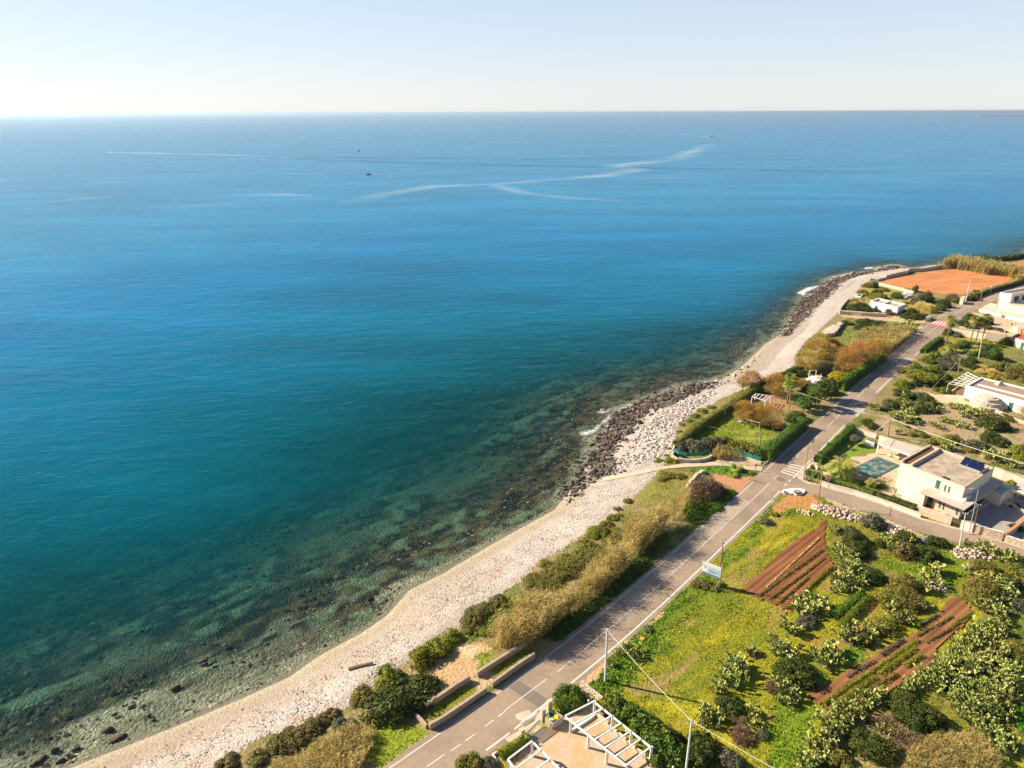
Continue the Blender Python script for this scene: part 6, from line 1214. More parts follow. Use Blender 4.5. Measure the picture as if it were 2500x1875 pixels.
ringcone(tc, [4.0,3.9,3.3,3.25,2.5,2.45,1.7], [0,.9,.95,1.9,1.95,2.8,2.85], M['drystone'], 'stone_body', tr); ringcone(tc, [1.75,1.6], [2.86,3.1], M['creamstone'], 'flat_top', tr)
tl = [q('h2', *p, 3.0) for p in ((850,860),(1170,915),(1400,760),(1190,655))]; te = empty('trellis', (tl[0]+tl[2])/2*Vector((1,1,0)) if False else Vector(((tl[0].x+tl[2].x)/2, (tl[0].y+tl[2].y)/2, 0)), 'white open trellis pergola at the left end of the long white house', 'pergola')
mb = MB()
for i in range(7): mb.bar(tl[0].lerp(tl[3], i/6), tl[1].lerp(tl[2], i/6), .12, .12)
for i in range(4): mb.bar(tl[0].lerp(tl[1], i/3)+Vector((0,0,-.13)), tl[3].lerp(tl[2], i/3)+Vector((0,0,-.13)), .12, .12)
mb.build('lattice', M['white'], te)
for i in (0, 3): mb = MB(); mb.tube([(tl[i].x, tl[i].y, 0), (tl[i].x, tl[i].y, 2.75)], .07); mb.build('post', M['white'], te)
# red roofed house and ochre wall
rt = ql('h1', [(2000,1480),(2500,1600),(2500,1500),(2050,1440)], 3.4); rh = empty('red_roofed_house', Vector((rt[0].x, rt[0].y, 0)), 'small house with red tiled roof at the right edge', 'house')
MB().prism([Vector((p.x, p.y, 0)) for p in ql('h1', [(2060,1520),(2500,1640),(2500,1560),(2080,1470)], 3.0)], 0, 3.0).build('walls', M['cream'], rh)
mb = MB(); R0 = [Vector((p.x, p.y, 3.05)) for p in rt]; mid = [(R0[0]+R0[3])/2+Vector((1.5,0,.9)), (R0[1]+R0[2])/2+Vector((0,0,.9))]; mb.add(R0+mid, [(0,1,5,4),(1,2,5),(2,3,4,5),(3,0,4),(3,2,1,0)]); mb.build('roof', M['redroof'], rh)
A, B = q('h1', 2060, 1520, 3.0), q('h1', 2500, 1640, 3.0); A.z = B.z = 0; facequad('door', M['greenshutter'], rh, A.lerp(B, .28), A.lerp(B, .4), 0, 2.3, .05)
oh = block('ochre_building', 'orange ochre flat building above the red tiled roof', ql('h1', [(2140,1450),(2400,1500),(2400,1380),(2150,1345)], 2.5), 0, 2.5, M['orange'], M['orange'], .15)
bh = block('beige_outbuilding', 'low beige outbuilding at the right edge above the ochre one', ql('h1', [(2010,1290),(2110,1310),(2350,1340),(2350,1250),(2040,1215)], 2.4), 0, 2.4, M['cream'], M['concrete'], .15)

# ------------------------------------------------------------------ garden things
def pergola(lab, corners, n, posts, hz_, m=M['white'], bw=.16, name='pergola', every=1):
    c = sum(corners, Vector())/4; t = empty(name, (c.x, c.y, 0), lab, 'pergola'); mb = MB(); A, B, C_, D = [Vector((p.x, p.y, hz_)) for p in corners]
    mb.bar(A, B, bw, bw); mb.build('beam', m, t); mb = MB(); mb.bar(D, C_, bw, bw); mb.build('beam', m, t)
    for i in range(n): mb = MB(); mb.bar(A.lerp(B, i/(n-1))+Vector((0,0,bw*.6)), D.lerp(C_, i/(n-1))+Vector((0,0,bw*.6)), bw*.9, bw*.9); mb.build('rafter', m, t)
    for p in posts: mb = MB(); mb.bar((p.x, p.y, 0), (p.x, p.y, hz_-bw/2), bw*1.6, bw*1.6); mb.build('post', m, t)
    return t
Z = 2.45; pa = [q('h9', *p, Z) for p in ((370,470),(1395,1290),(950,1620),(-150,735))]
yard = ql('h8', [(1560,880),(1700,960),(1780,900),(2020,780),(2100,700)])+ql('h9', [(130,190),(400,400),(620,780),(900,1080),(1390,1545)])+ql('h9', [(1500,2200),(-800,3200)])+ql('h8', [(900,1900),(1050,1600),(1200,1480),(1400,1200)])
struct(MB().sheet(yard, .02).build('pergola_yard', M['yardsand']))
struct(MB().sheet(ql('h8', [(1430,1130),(1640,950),(1760,960),(1720,1010),(1560,1140),(1500,1190)]), .026).build('gate_drive_strip', M['bluegravel']))
pposts = [q('h9', *p) for p in ((265,1295),(595,1585),(370,690),(690,970),(1025,1245),(1385,1530))]+[q('c7', 342, 1335), q('c7', 850, 1770)]
pergola('big white pergola of beams and square posts over the sandy yard', pa, 7, pposts, Z, bw=.19)
pb = [q('h8', *p, Z) for p in ((1470,1185),(1960,1680),(1400,2080),(1040,1510))]
pergola('smaller white pergola frame at the bottom edge', pb, 4, [Vector((pb[0].x, pb[0].y, 0)), Vector((pb[3].x, pb[3].y, 0)), Vector((pb[1].x, pb[1].y, 0))], Z, bw=.19)
pergola('small white garden pergola behind the tamarisks', [q('h6', *p, 2.3) for p in ((700,675),(985,715),(880,800),(640,730))], 5, [Vector((p.x, p.y, 0)) for p in [q('h6', *p, 2.3) for p in ((700,675),(985,715),(880,800),(640,730))]], 2.3, bw=.14)
# white gate
A, B = q('h8', 1335, 1130), q('h8', 1640, 905); gg = empty('sliding_gate', A, 'white slatted sliding gate casting a striped shadow onto the yard', 'gate')
mb = MB(); [mb.bar(A+Vector((0,0,z)), B+Vector((0,0,z)), .06, .08) for z in (.25, 1.55)]; mb.build('rail', M['white'], gg)
mb = MB(); [mb.bar(A.lerp(B, i/17)+Vector((0,0,.25)), A.lerp(B, i/17)+Vector((0,0,1.6)), .09, .03) for i in range(18)]; mb.build('slats', M['white'], gg)
# bin enclosure and bins
be = empty('bin_enclosure', q('h8', 1850, 930), 'grey plank enclosure holding bins behind the white gate', 'enclosure'); c0, c1_, c2_, c3_ = [q('h8', *p) for p in ((1700,860),(1840,970),(2020,850),(1880,750))]
for a, b in ((c0, c1_), (c1_, c2_), (c2_, c3_)): mb = MB(); mb.bar(a+Vector((0,0,.6)), b+Vector((0,0,.6)), .06, 1.2); mb.build('side_panel', M['drystone'] if False else mat('grey_planks', (.42,.36,.32), vary=.2), be)
def bin_(lab, p, body, lid, grp='bins in the enclosure'):
    t = empty('waste_bin', p, lab, 'bin', grp); mb = MB(); mb.prism([p+Vector(v) for v in ((-.3,-.3,0),(.3,-.3,0),(.3,.3,0),(-.3,.3,0))], 0, 1.0); mb.build('body', body, t); mb = MB(); mb.prism([p+Vector(v) for v in ((-.34,-.34,0),(.34,-.34,0),(.34,.34,0),(-.34,.34,0))], 1.003, 1.12); mb.build('lid', lid, t); return t
cc_ = (c0+c1_+c2_+c3_)/4; dl = (c2_-c1_).normalized()
bin_('bin with a bright yellow lid in the plank enclosure', cc_+dl*.25-Vector((0,.1,0)), M['tealbin'], M['yellow']); bin_('dark teal bin with a beige lid in the plank enclosure', cc_-dl*.45+Vector((0,.1,0)), M['tealbin'], M['creamlid']); bin_('all dark teal bin at the back of the plank enclosure', cc_-dl*.2+Vector((-.1,.75,0)), M['tealbin'], M['tealbin'])
def globe(lab, s, base, top, stem=M['greenshutter'], gm=M['white'], r=.14):
    b = q(s, *base); h = max(.5, ztop(b, s, *top)); t = empty('garden_lamp', b, lab, 'lamp', 'globe garden lamps'); mb = MB(); mb.tube([b, b+Vector((0,0,h))], .035); mb.build('post', stem, t); mb = MB(); mb.sphere(b+Vector((0,0,h+r)), r, 10); mb.build('globe', gm, t)
globe('white globe lamp behind the top corner of the big pergola', 'h9', (262,640), (262,460)); globe('white globe lamp between the pergola posts', 'h9', (940,1110), (940,1010)); globe('white globe lamp at the bottom edge near the leaning pole', 'h9', (1780,1760), (1780,1660)); globe('green globe lamp at the bottom by the yard bushes', 'h9', (1603,1640), (1603,1580), gm=M['greennet'])
for i, (a, b) in enumerate(((1125,110),(1365,140),(1600,145),(1668,180),(1070,160))): globe(f'small white ball lamp by the lawn under the palms, {ORD[i+1]} one placed', 'h2', (a, b), (a, b-30), r=.22) if False else globe(['ball lamp under the leftmost tall palm','ball lamp between the middle and right tall palms','ball lamp right of the tall palms','ball lamp farthest right beside the palm lawn','ball lamp on the low hedge end near the short palm'][i], 'h2', (a, b), (a, b-30), r=.22)
# football goal and bench
G = [q('h6', 533, 1255), q('h6', 762, 1318), q('h6', 790, 1285), q('h6', 560, 1235)]; go = empty('football_goal', (G[0]+G[1])/2, 'white football goal on the shaded lawn', 'goal')
mb = MB(); mb.tube([G[0], G[0]+Vector((0,0,1.85)), G[1]+Vector((0,0,1.85)), G[1]], .06); mb.build('front_frame', M['white'], go); mb = MB(); mb.tube([G[3], G[3]+Vector((0,0,1.75)), G[0]+Vector((0,0,1.8))], .05); mb.tube([G[2], G[2]+Vector((0,0,1.75)), G[1]+Vector((0,0,1.8))], .05); mb.build('back_stays', M['wood'], go)
P = q('h6', 420, 1200); bn = empty('garden_bench', P, 'pale blue garden bench under the left tamarisk', 'bench'); mb = MB(); mb.bar(P+Vector((-.6,.1,.45)), P+Vector((.6,-.1,.45)), .4, .06); mb.build('seat', M['white'], bn); mb = MB(); mb.bar(P+Vector((-.6,.3,.75)), P+Vector((.6,.1,.75)), .05, .35); mb.build('backrest', M['white'], bn); mb = MB(); [mb.bar(P+Vector((x,0,0)), P+Vector((x,0,.42)), .05, .35) for x in (-.5,.5)]; mb.build('legs', M['metal'], bn)
P = q('h6', 1790, 445); sg = empty('garden_stage', P, 'round white garden terrace with posts and steps', 'terrace'); mb = MB(); mb.tube([P, P+Vector((0,0,.9))], 2.1, 2.1, 20); mb.build('platform', M['white'], sg); mb = MB(); [mb.prism([P+Vector((-2.9-i*.35,-.7,0)), P+Vector((-2.2,-.7,0)), P+Vector((-2.2,.6,0)), P+Vector((-2.9-i*.35,.6,0))], 0+i*0, .7-i*.22) for i in range(1)]; mb.prism([P+Vector((-3.4,-.8,0)), P+Vector((-2.9,-.8,0)), P+Vector((-2.9,.6,0)), P+Vector((-3.4,.6,0))], 0, .35); mb.build('steps', M['white'], sg)
for x, y in ((-1.9,1.2), (.3,1.6), (.2,-1.9)): mb = MB(); mb.tube([P+Vector((x,y,0)), P+Vector((x,y,2.9))], .11); mb.build('post', M['white'], sg)
mb = MB(); mb.tube([P+Vector((.6,.2,.903)), P+Vector((.6,.2,1.5))], .9, 1.0, 14); mb.build('round_table', M['creamstone'], sg); mb = MB(); mb.bar(P+Vector((-1.9,1.2,2.9)), P+Vector((.3,1.6,2.9)), .1, .1); mb.build('top_rail', M['white'], sg)
# driftwood
A, B = q('c8', 560, 795, -1.3), q('c8', 775, 750, -1.1); A.z = hz(A)+.28; B.z = hz(B)+.34; dw = empty('driftwood_log', A, 'long weathered driftwood log on the pebble beach', 'log'); mb = MB(); mb.tube([A, A.lerp(B, .3)+Vector((0,0,.06)), A.lerp(B, .7), B], .30, .20, 10); mb.build('log_body', M['wood'], dw); mb = MB(); mb.tube([A.lerp(B, .35)+Vector((0,0,.2)), A.lerp(B, .3)+Vector((-.1,.5,.5))], .09, .04); mb.build('branch_stub', M['wood'], dw)
A = q('c8', 905, 690, -.9); A.z = hz(A); mb = MB(); mb.tube([A, A+Vector((.5,-.6,.35)), A+Vector((.9,-1.1,.3))], .12, .06); mb.tube([A+Vector((.5,-.6,.3)), A+Vector((1.3,-.3,.5))], .07, .03); tag(mb.build('driftwood_branch', M['wood']), 'forked driftwood branch on orange stained pebbles', 'branch')
P = q('p', 1006, 1775) if False else q('c8', 1855, 890); mb = MB(); mb.tube([P+Vector((.22*math.cos(t*.7), .22*math.sin(t*.7), .97)) for t in range(9)], .06); tag(mb.build('iron_ring', M['iron']), 'dark ring lying on the end of the roadside wall', 'ring')
# traffic island
isl = ql('h7', [(1165,895),(1215,865),(1330,852),(1450,845),(1560,862),(1592,890),(1570,925),(1500,950),(1430,958),(1370,940),(1300,945),(1215,925)])
ti = empty('concrete_platform', sum(isl, Vector())/len(isl), 'white painted concrete corner platform with a round shaft at the junction', 'platform'); MB().prism(isl, -.1, .32).build('slab', M['white'], ti); P = q('h7', 1452, 905, .3); mb = MB(); mb.tube([P+Vector((0,0,.03)), P+Vector((0,0,.28))], .72, .72, 18); mb.build('shaft_ring', M['iron'], ti); mb = MB(); mb.tube([P+Vector((0,0,.283)), P+Vector((0,0,.31))], .5, .5, 16); mb.build('shaft_cover', M['wood'], ti)
P = q('h7', 1215, 900, .3); mb = MB(); mb.prism([P+Vector(v) for v in ((-.25,-.25,0),(.25,-.25,0),(.25,.25,0),(-.25,.25,0))], .323, .8); mb.build('marker_block', M['white'], ti)
for z in (.42, .62): mb = MB(); mb.prism([P+Vector(v) for v in ((-.26,-.26,0),(.26,-.26,0),(.26,.26,0),(-.26,.26,0))], z, z+.09); mb.build('black_band', M['rubber'], ti)
mb = MB(); P = q('h7', 1150, 667); mb.tube([P+Vector((0,0,.018)), P+Vector((0,0,.03))], .9, .9, 18); struct(mb.build('oil_stain', M['asphaltdark']))

# ------------------------------------------------------------------ poles, lamps, wires
TOPS = {}
def pole(key, lab, s, base, top, m, r=.15, arm=None, grp='utility poles', h=None, name='utility_pole', cat='pole'):
    b = q(s, *base); h = h or ztop(b, s, *top); t_ = ray(s, *top); k = b.y/t_.y; tx = t_.x*k; lean = Vector((max(-.6, min(.6, tx-b.x)), 0, h)); t = empty(name, b, lab, cat, grp)
    mb = MB(); mb.tube([b, b+lean*.5, b+lean], r, r*.62, 9); mb.build('shaft', m, t); T = b+lean; TOPS[key] = T-Vector((0,0,.15))
    if arm == 'cross': mb = MB(); mb.bar(T+Vector((-.35,.2,-.2)), T+Vector((.35,-.2,-.2)), .09, .09); mb.build('crossarm', M['metal'], t); [ (lambda m2: (m2.tube([T+Vector((dx,-dx*.57,-.16)), T+Vector((dx,-dx*.57,.02))], .05), m2.build('insulator', M['white'], t)))(MB()) for dx in (-.3,.3)]
    if arm == 'box': mb = MB(); mb.prism([b+Vector(v) for v in ((.2,-.25,0),(.65,-.25,0),(.65,.25,0),(.2,.25,0))], 0, .9); mb.build('meter_box', M['metal'], t); mb = MB(); mb.tube([T, T+Vector((.1,0,-.4))], .14); mb.build('insulator', M['metal'], t)
    if arm == 'lamp': mb = MB(); mb.tube([T, T+Vector((-.5,-.1,.25)), T+Vector((-1.3,-.3,.3))], .05); mb.build('lamp_arm', m, t); mb = MB(); mb.bar(T+Vector((-1.2,-.3,.3)), T+Vector((-1.9,-.4,.28)), .28, .12); mb.build('lamp_head', M['metal'], t)
    return t
pole('P1', 'thick pale concrete pole standing in the grass beside the main road', 'c7', (655,878), (673,408), M['polegrey'], .20, 'cross')
pole('P2', 'brown wooden pole right behind the billboard', 'c5', (930,862), (978,455), M['polewood'], .16, 'box' if False else 'cross')
pole('P3', 'thin grey brown pole on the corner pavement by the zebra crossing', 'h7', (1560,682), (1650,75), M['polewood'], .13, 'box')
pole('P4', 'wooden pole between the side road and the red earth corner', 'h7', (1812,1127), (1915,437), M['polewood'], .15, 'cross')
pole('P5', 'leaning pale pole rising from the bottom edge', 'h9', (2015,1790), (2135,762), M['polegrey'], .17, 'cross', h=9.0)
pole('P6', 'pale wooden pole in the scrub behind the slatted canopy', 'c3', (985,245), (1015,75), M['polewood'], .17, 'cross')
pole('P7', 'short pale pole on the grass side of the side road', 'c3', (1630,1235), (1688,930), M['polegrey'], .14, 'cross')
pole('P8', 'tall thin grey lamp post in front of the villa', 'c3', (1715,1120), (1795,715), M['metal'], .10, 'lamp', 'street lamps', name='street_lamp', cat='street lamp')
pole('P9', 'dark brown pole beside the lamp post of the villa', 'c3', (1752,1115), (1805,850), M['bark'], .14, 'cross')
pole('P10', 'tall wooden pole beside the garden trees left of the road', 'h6', (1290,1030), (1335,585), M['polewood'], .17, 'cross')
pole('P11', 'shorter pale pole in the hedge below the tall wooden one', 'h6', (1232,1265), (1255,1010), M['polegrey'], .11)
pole('P14', 'leaning white pole between the orange field and the road', 'h1', (1165,850), (1245,455), M['polegrey'], .22)
pole('P15', 'thin brown lamp post across the road from the orange field', 'h1', (1395,960), (1480,600), M['polewood'], .13, 'lamp', 'street lamps', name='street_lamp', cat='street lamp')
pole('P16', 'pale pole behind the cream wall of the palm garden', 'h1', (1845,1510), (1915,1140), M['polegrey'], .17)
pole('P17', 'white pole left of the round dark tree in the yard', 'h2', (1395,400), (1463,20), M['polegrey'], .16)
pole('P18', 'weathered wooden pole above the trellis', 'h2', (1015,710), (1073,400), M['polewood'], .17, 'cross')
fp = 'poles around the football lawn'
pole('F1', 'green pole in the hedge corner left of the tamarisks', 'h6', (140,1125), (185,755), M['greenshutter'], .10, None, fp, name='fence_pole'); pole('F2', 'green pole on the beach side of the football hedge', 'c2', (1080,760), (1090,642), M['greenshutter'], .10, None, fp, name='fence_pole'); pole('F3', 'thin green pole at the lower right of the football lawn', 'h6', (772,1659), (805,1330), M['greenshutter'], .10, None, fp, name='fence_pole')
b = q('h6', 708, 1610); t = empty('floodlight', b, 'wooden post with a small floodlight on the football lawn', 'floodlight', fp); h = ztop(b, 'h6', 718, 1375); mb = MB(); mb.tube([b, b+Vector((0,0,h))], .1, .08); mb.build('post', M['wood'], t); mb = MB(); mb.bar(b+Vector((-.35,0,h+.1)), b+Vector((.15,0,h+.1)), .3, .3); mb.build('lamp_head', M['metal'], t)
def cable(lab, a, b, sag=.5, r=.022, grp='overhead cables'):
    a = Vector(a); b = Vector(b); n = 14; P = [a.lerp(b, i/n)-Vector((0,0,sag*4*(i/n)*(1-i/n))) for i in range(n+1)]; mb = MB(); mb.tube(P, r, r, 5); tag(mb.build('overhead_cable', M['cable']), lab, 'cable', grp)
cable('cable from the concrete roadside pole down to the leaning bottom pole', TOPS['P1'], TOPS['P5'], .35, .03)
cable('cable continuing from the leaning bottom pole to the lower right', TOPS['P5'], TOPS['P5']+Vector((20,-16,.2)), .4, .035)
cable('thin cable over the road between the concrete pole and billboard pole', TOPS['P1'], TOPS['P2'], .5, .015); cable('thin cable over the road leaving the concrete pole to the bottom left', TOPS['P1'], TOPS['P1']+Vector((-28,-28,0)), .5, .015)
cable('cable between the billboard pole and the wooden junction pole', TOPS['P2'], TOPS['P4'], .6); cable('thick cable from the junction pole over the garden palm', TOPS['P4'], TOPS['P6'], .7, .04); cable('thick pale cable from the scrub pole over the villa', TOPS['P6'], q('p', 2560, 1148, 8.5), .6, .055)
cable('cable crossing the main road to the scrub pole', TOPS['P10'], TOPS['P6'], .6, .035); cable('slanting guy cable of the scrub pole', TOPS['P6'], q('c3', 860, 225), 0, .03); cable('guy cable sloping left from the pole above the trellis', TOPS['P18'], q('c1', 1200, 1465), .3, .035)
cable('cable from the pole above the trellis to the white yard pole', TOPS['P18'], TOPS['P17'], .5, .03); cable('short cable from the dark pole to the short pale pole', TOPS['P9'], TOPS['P7'], .3, .03); cable('thin wire from the corner pole into the garden hedge', TOPS['P3'], q('h4', 800, 620, 2.5), .3, .02)
cable('thin rope across the football lawn', q('c2', 1100, 670, 1.5), q('c2', 1500, 760, 1.0), .2, .02)

# ------------------------------------------------------------------ signs
def tri_sign(lab, s, base, top, extra=True, az=-120, w_=.5):
    b = q(s, *base); h = max(1.8, ztop(b, s, *top)); t = empty('warning_sign', b, lab, 'road sign', 'triangular warning signs'); mb = MB(); mb.tube([b, b+Vector((0,0,h))], .035); mb.build('post', M['metal'], t)
    x = Vector((math.cos(R(az+90)), math.sin(R(az+90)), 0)); n = Vector((math.cos(R(az)), math.sin(R(az)), 0)); c = b+Vector((0,0,h-.45))+n*.05
    def tri(k, o, m, nm): T = [c+n*o+x*w_*k*sx+Vector((0,0,sz*w_*k)) for sx, sz in ((-1,-.6),(1,-.6),(0,1.1))]; mb = MB(); mb.add(T+[p-n*.02 for p in T], [(0,1,2),(5,4,3),(0,3,4,1),(1,4,5,2),(2,5,3,0)]); mb.build(nm, m, t)
    tri(1, .0, M['red'], 'red_border'); tri(.7, .024, M['white'], 'white_face')
    if extra: mb = MB(); mb.bar(c+Vector((0,0,-.55))-x*.35, c+Vector((0,0,-.55))+x*.35, .02, .3, Vector((0,0,1))); mb.build('lower_plate', M['white'], t)
tri_sign('warning triangle with plate beside the road below the junction', 'h7', (990,1150), (1030,985)); tri_sign('warning triangle beside the shaded zebra stripes', 'c3', (755,80), (760,0)); tri_sign('warning triangle at the hedge end by the zebra crossing', 'h7', (1705,400), (1712,275), False)
b = q('h4', 510, 1030); t = empty('stop_sign', b, 'round red sign with white rim on a thin post by the cream wall', 'road sign'); h = max(2.2, ztop(b, 'h4', 495, 840)); mb = MB(); mb.tube([b, b+Vector((0,0,h-.9))], .035); mb.build('post', M['metal'], t); n = Vector((-.35,-.93,.1)).normalized()
c = b+Vector((-.05,0,h-.45))
for r0, o, m, nm in ((.48,0,M['white'],'rim'), (.40,.025,mat('dark_red_sign', (.30,.02,.03), vary=.05),'red_disc')): mb = MB(); mb.tube([c+n*o, c+n*(o+.02)], r0, r0, 16); mb.build(nm, m, t)
x = n.cross(Vector((0,0,1))).normalized(); mb = MB(); mb.bar(c+n*.055-x*.27, c+n*.055+x*.27, .015, .12); mb.build('white_bar', M['white'], t)
b = q('h7', 690, 520); t = empty('marker_post', b, 'post with a red plate at the footpath entrance', 'sign post'); mb = MB(); mb.tube([b, b+Vector((0,0,1.2))], .09); mb.build('post', M['wood'], t); mb = MB(); mb.bar(b+Vector((-.02,0,1.25)), b+Vector((.1,0,1.9)), .32, .12, Vector((0,1,0))); mb.build('red_plate', M['red'], t)
b = q('h1', 2190, 610); t = empty('roadside_mirror', q('h1', 1500, 745), 'round pale mirror beside the dark roadside hedge', 'mirror'); p = q('h1', 1600, 720); t.location = p; mb = MB(); mb.tube([p, p+Vector((0,0,2.6))], .05); mb.build('post', M['metal'], t); mb = MB(); mb.tube([p+Vector((0,-.05,3.0)), p+Vector((0,-.15,3.0))], .55, .55, 14); mb.build('mirror_disc', M['white'], t)
# billboard
A, B = q('c5', 775, 815), q('c5', 885, 880); A = Vector((A.x, A.y, 0)); dB = (B-A); t = empty('billboard', A, 'white and pale blue billboard on two posts beside the main road', 'billboard')
tl_, tr_, bl_ = ray('c5', 785, 588), ray('c5', 912, 645), ray('c5', 775, 695)
kA = A.y/tl_.y; zt = CAM_H+tl_.z*kA; zb = CAM_H+bl_.z*(A.y/bl_.y); Bx = q('c5', 893, 860); kB = Bx.y/tr_.y; ztB = CAM_H+tr_.z*kB
Bp = Vector((Bx.x, Bx.y, 0)); zt = max(3.4, min(zt, 4.4)); zb = zt-2.35; w3 = (Bp-A).normalized(); nB = Vector((w3.y, -w3.x, 0)); 
if nB.y > 0: nB = -nB
if (Bp-A).length < 3: Bp = A+w3*3.2
def bpanel(nm, m, a0, a1, z0, z1, o, th=.03): mb = MB(); P0 = A.lerp(Bp, a0)+nB*o; P1 = A.lerp(Bp, a1)+nB*o; mb.prism([P0, P1, P1-nB*th, P0-nB*th], z0, z1); return mb.build(nm, m, t)
bd = bpanel('board', M['white'], 0, 1, zb, zt, .1, .05)
bpanel('picture', M['bluepic'], .3, .97, zb+.55, zb+1.45, .104, .003); bpanel('pale_print', mat('pale_print', (.72,.78,.76), vary=.2, scale=1.5), .02, .3, zb+.45, zb+1.5, .104, .003); bpanel('blue_band', M['darkblue'], .02, .98, zb+.03, zb+.38, .104, .003); bpanel('dark_line', M['greenshutter'], 0, 1, zb+1.62, zb+1.67, .104, .003); bpanel('figure_print', M['wood'], .12, .2, zb+1.2, zb+1.5, .108, .003); bpanel('skyline_print', M['darkblue'], .45, .72, zb+.72, zb+.85, .108, .003)
for P0 in (A, Bp): mb = MB(); mb.tube([P0, P0+Vector((0,0,zt+.45))], .06); mb.build('post', M['metal'], t)
mb = MB(); mb.tube([Bp+Vector((0,0,zb)), Bp-nB*-.9+Vector((-.6,0,0))], .05); mb.build('brace', M['wood'], t)
mb = MB(); P = q('c5', 255, 1330); mb.sphere(P+Vector((0,0,.1)), .45, 8, .4); tag(mb.build('earth_mound', M['orange']), 'small orange earth mound in the green roadside weeds', 'mound')

# ------------------------------------------------------------------ boats, wakes, foam
def foam_mat(name, op, sc):
    m = bpy.data.materials.new(name); m.use_nodes = True; nt_ = m.node_tree; N = nt_.nodes; L = nt_.links; b = N['Principled BSDF']; b.inputs['Base Color'].default_value = (.85,.88,.90,1); b.inputs['Roughness'].default_value = .8
    g = N.new('ShaderNodeNewGeometry'); n = N.new('ShaderNodeTexNoise'); n.inputs['Scale'].default_value = sc; n.inputs['Detail'].default_value = 6; L.new(g.outputs['Position'], n.inputs['Vector'])
    a = N.new('ShaderNodeAttribute'); a.attribute_name = 'al'; ad = N.new('ShaderNodeMath'); ad.operation = 'MULTIPLY_ADD'; L.new(n.outputs[0], ad.inputs[0]); ad.inputs[1].default_value = 1.6; ad.inputs[2].default_value = -.45
    mu = N.new('ShaderNodeMath'); mu.operation = 'MULTIPLY'; mu.use_clamp = True; L.new(ad.outputs[0], mu.inputs[0]); L.new(a.outputs['Fac'], mu.inputs[1]); m2 = N.new('ShaderNodeMath'); m2.operation = 'MULTIPLY'; L.new(mu.outputs[0], m2.inputs[0]); m2.inputs[1].default_value = op; L.new(m2.outputs[0], b.inputs['Alpha']); return m
FM = foam_mat('sea_foam', 1.0, 1.2); SM = foam_mat('calm_slick', .42, .012); WM = foam_mat('boat_wake_foam', .8, .05)
def ribbon(name, lab, pts, ws, m, cat, z=.06, k=8, power=1.0, al=None):
    P = [q('p', a, b, SEA) for a, b in pts]; PP = []; W = []; AL = []
    al = al or [1]*len(pts)
    for i in range(len(P)-1):
        for j in range(k): t_ = j/k; PP.append(P[i].lerp(P[i+1], t_)); W.append(ws[i]+(ws[i+1]-ws[i])*t_); AL.append(al[i]+(al[i+1]-al[i])*t_)
    PP.append(P[-1]); W.append(ws[-1]); AL.append(al[-1])
    for _ in range(3): PP = [PP[0]]+[(PP[i-1]+2*PP[i]+PP[i+1])/4 for i in range(1, len(PP)-1)]+[PP[-1]]
    V = []; A_ = []; F = []; c = 7
    for i, p in enumerate(PP):
        d = (PP[min(i+1, len(PP)-1)]-PP[max(i-1, 0)]).normalized(); n = Vector((-d.y, d.x, 0))
        for j in range(c): s_ = -1+2*j/(c-1); V.append((p.x+n.x*s_*W[i], p.y+n.y*s_*W[i], SEA+z)); A_.append(AL[i]*(1-abs(s_))**power)
    for i in range(len(PP)-1):
        for j in range(c-1): F.append((i*c+j, i*c+j+1, (i+1)*c+j+1, (i+1)*c+j))
    me = npmesh(name, np.array(V), np.array(F), m); a = me.attributes.new('al', 'FLOAT', 'POINT'); a.data.foreach_set('value', np.array(A_, np.float32)); return tag(link(name, me), lab, cat, kind='stuff')
ribbon('calm_streak', 'long pale smooth streak bending across the middle sea', [(820,498),(960,470),(1060,455),(1200,450),(1330,440),(1470,430),(1560,415),(1500,404),(1640,392),(1700,365),(1740,350)], [14,24,22,18,18,24,26,30,30,26,20], SM, 'streak', .08, 10, 1, [0,.9,1,1,1,1,1,1,1,1,0])
ribbon('calm_streak', 'thin pale streak branching to the right below the main one', [(1200,450),(1270,470),(1370,482),(1500,490),(1660,497)], [14,16,12,10,8], SM, 'streak', .09, 10, 1, [.6,.8,.6,.5,0])
ribbon('calm_streak', 'short pale streak right of the bend', [(1500,440),(1600,434),(1740,434)], [8,10,8], SM, 'streak', .08, 8, 1, [.3,.9,0])
for pts, lab in (([(60,500),(200,484),(330,478)],'pale streak at the far left sea'), ([(340,505),(450,502),(600,496)],'broad pale streak left of centre'), ([(170,446),(260,445),(350,441)],'thin pale streak in the upper left'), ([(0,436),(130,431)],'thin pale streak at the left edge'), ([(560,476),(680,475),(780,479)],'faint streak near the centre'), ([(2400,363),(2520,370)],'short bright streak at the right edge'), ([(700,424),(800,427)],'tiny pale streak left of the dark boat')):
    ribbon('calm_streak', lab, pts, [7]+[16]*(len(pts)-2)+[6] if len(pts) > 2 else [8, 6], SM, 'streak', .08, 8, 1, [.2]+[1]*(len(pts)-2)+[.2] if len(pts) > 2 else [1, .2])
ribbon('boat_wake', 'white wake trailing right from the speeding boat at far left', [(258,372),(330,373),(450,376),(600,380),(760,384)], [12,14,20,26,30], WM, 'wake', .1, 8, 1, [1.6,1.1,.6,.35,0]); ribbon('boat_wake', 'white wake behind the boat on the far right sea', [(1733,334),(1690,331),(1640,326),(1590,320)], [10,10,12,14], WM, 'wake', .1, 8, 1, [1.8,.8,.5,0])
DM = foam_mat('dark_swell', .55, .02); DM.node_tree.nodes['Principled BSDF'].inputs['Base Color'].default_value = (.0,.10,.24,1)
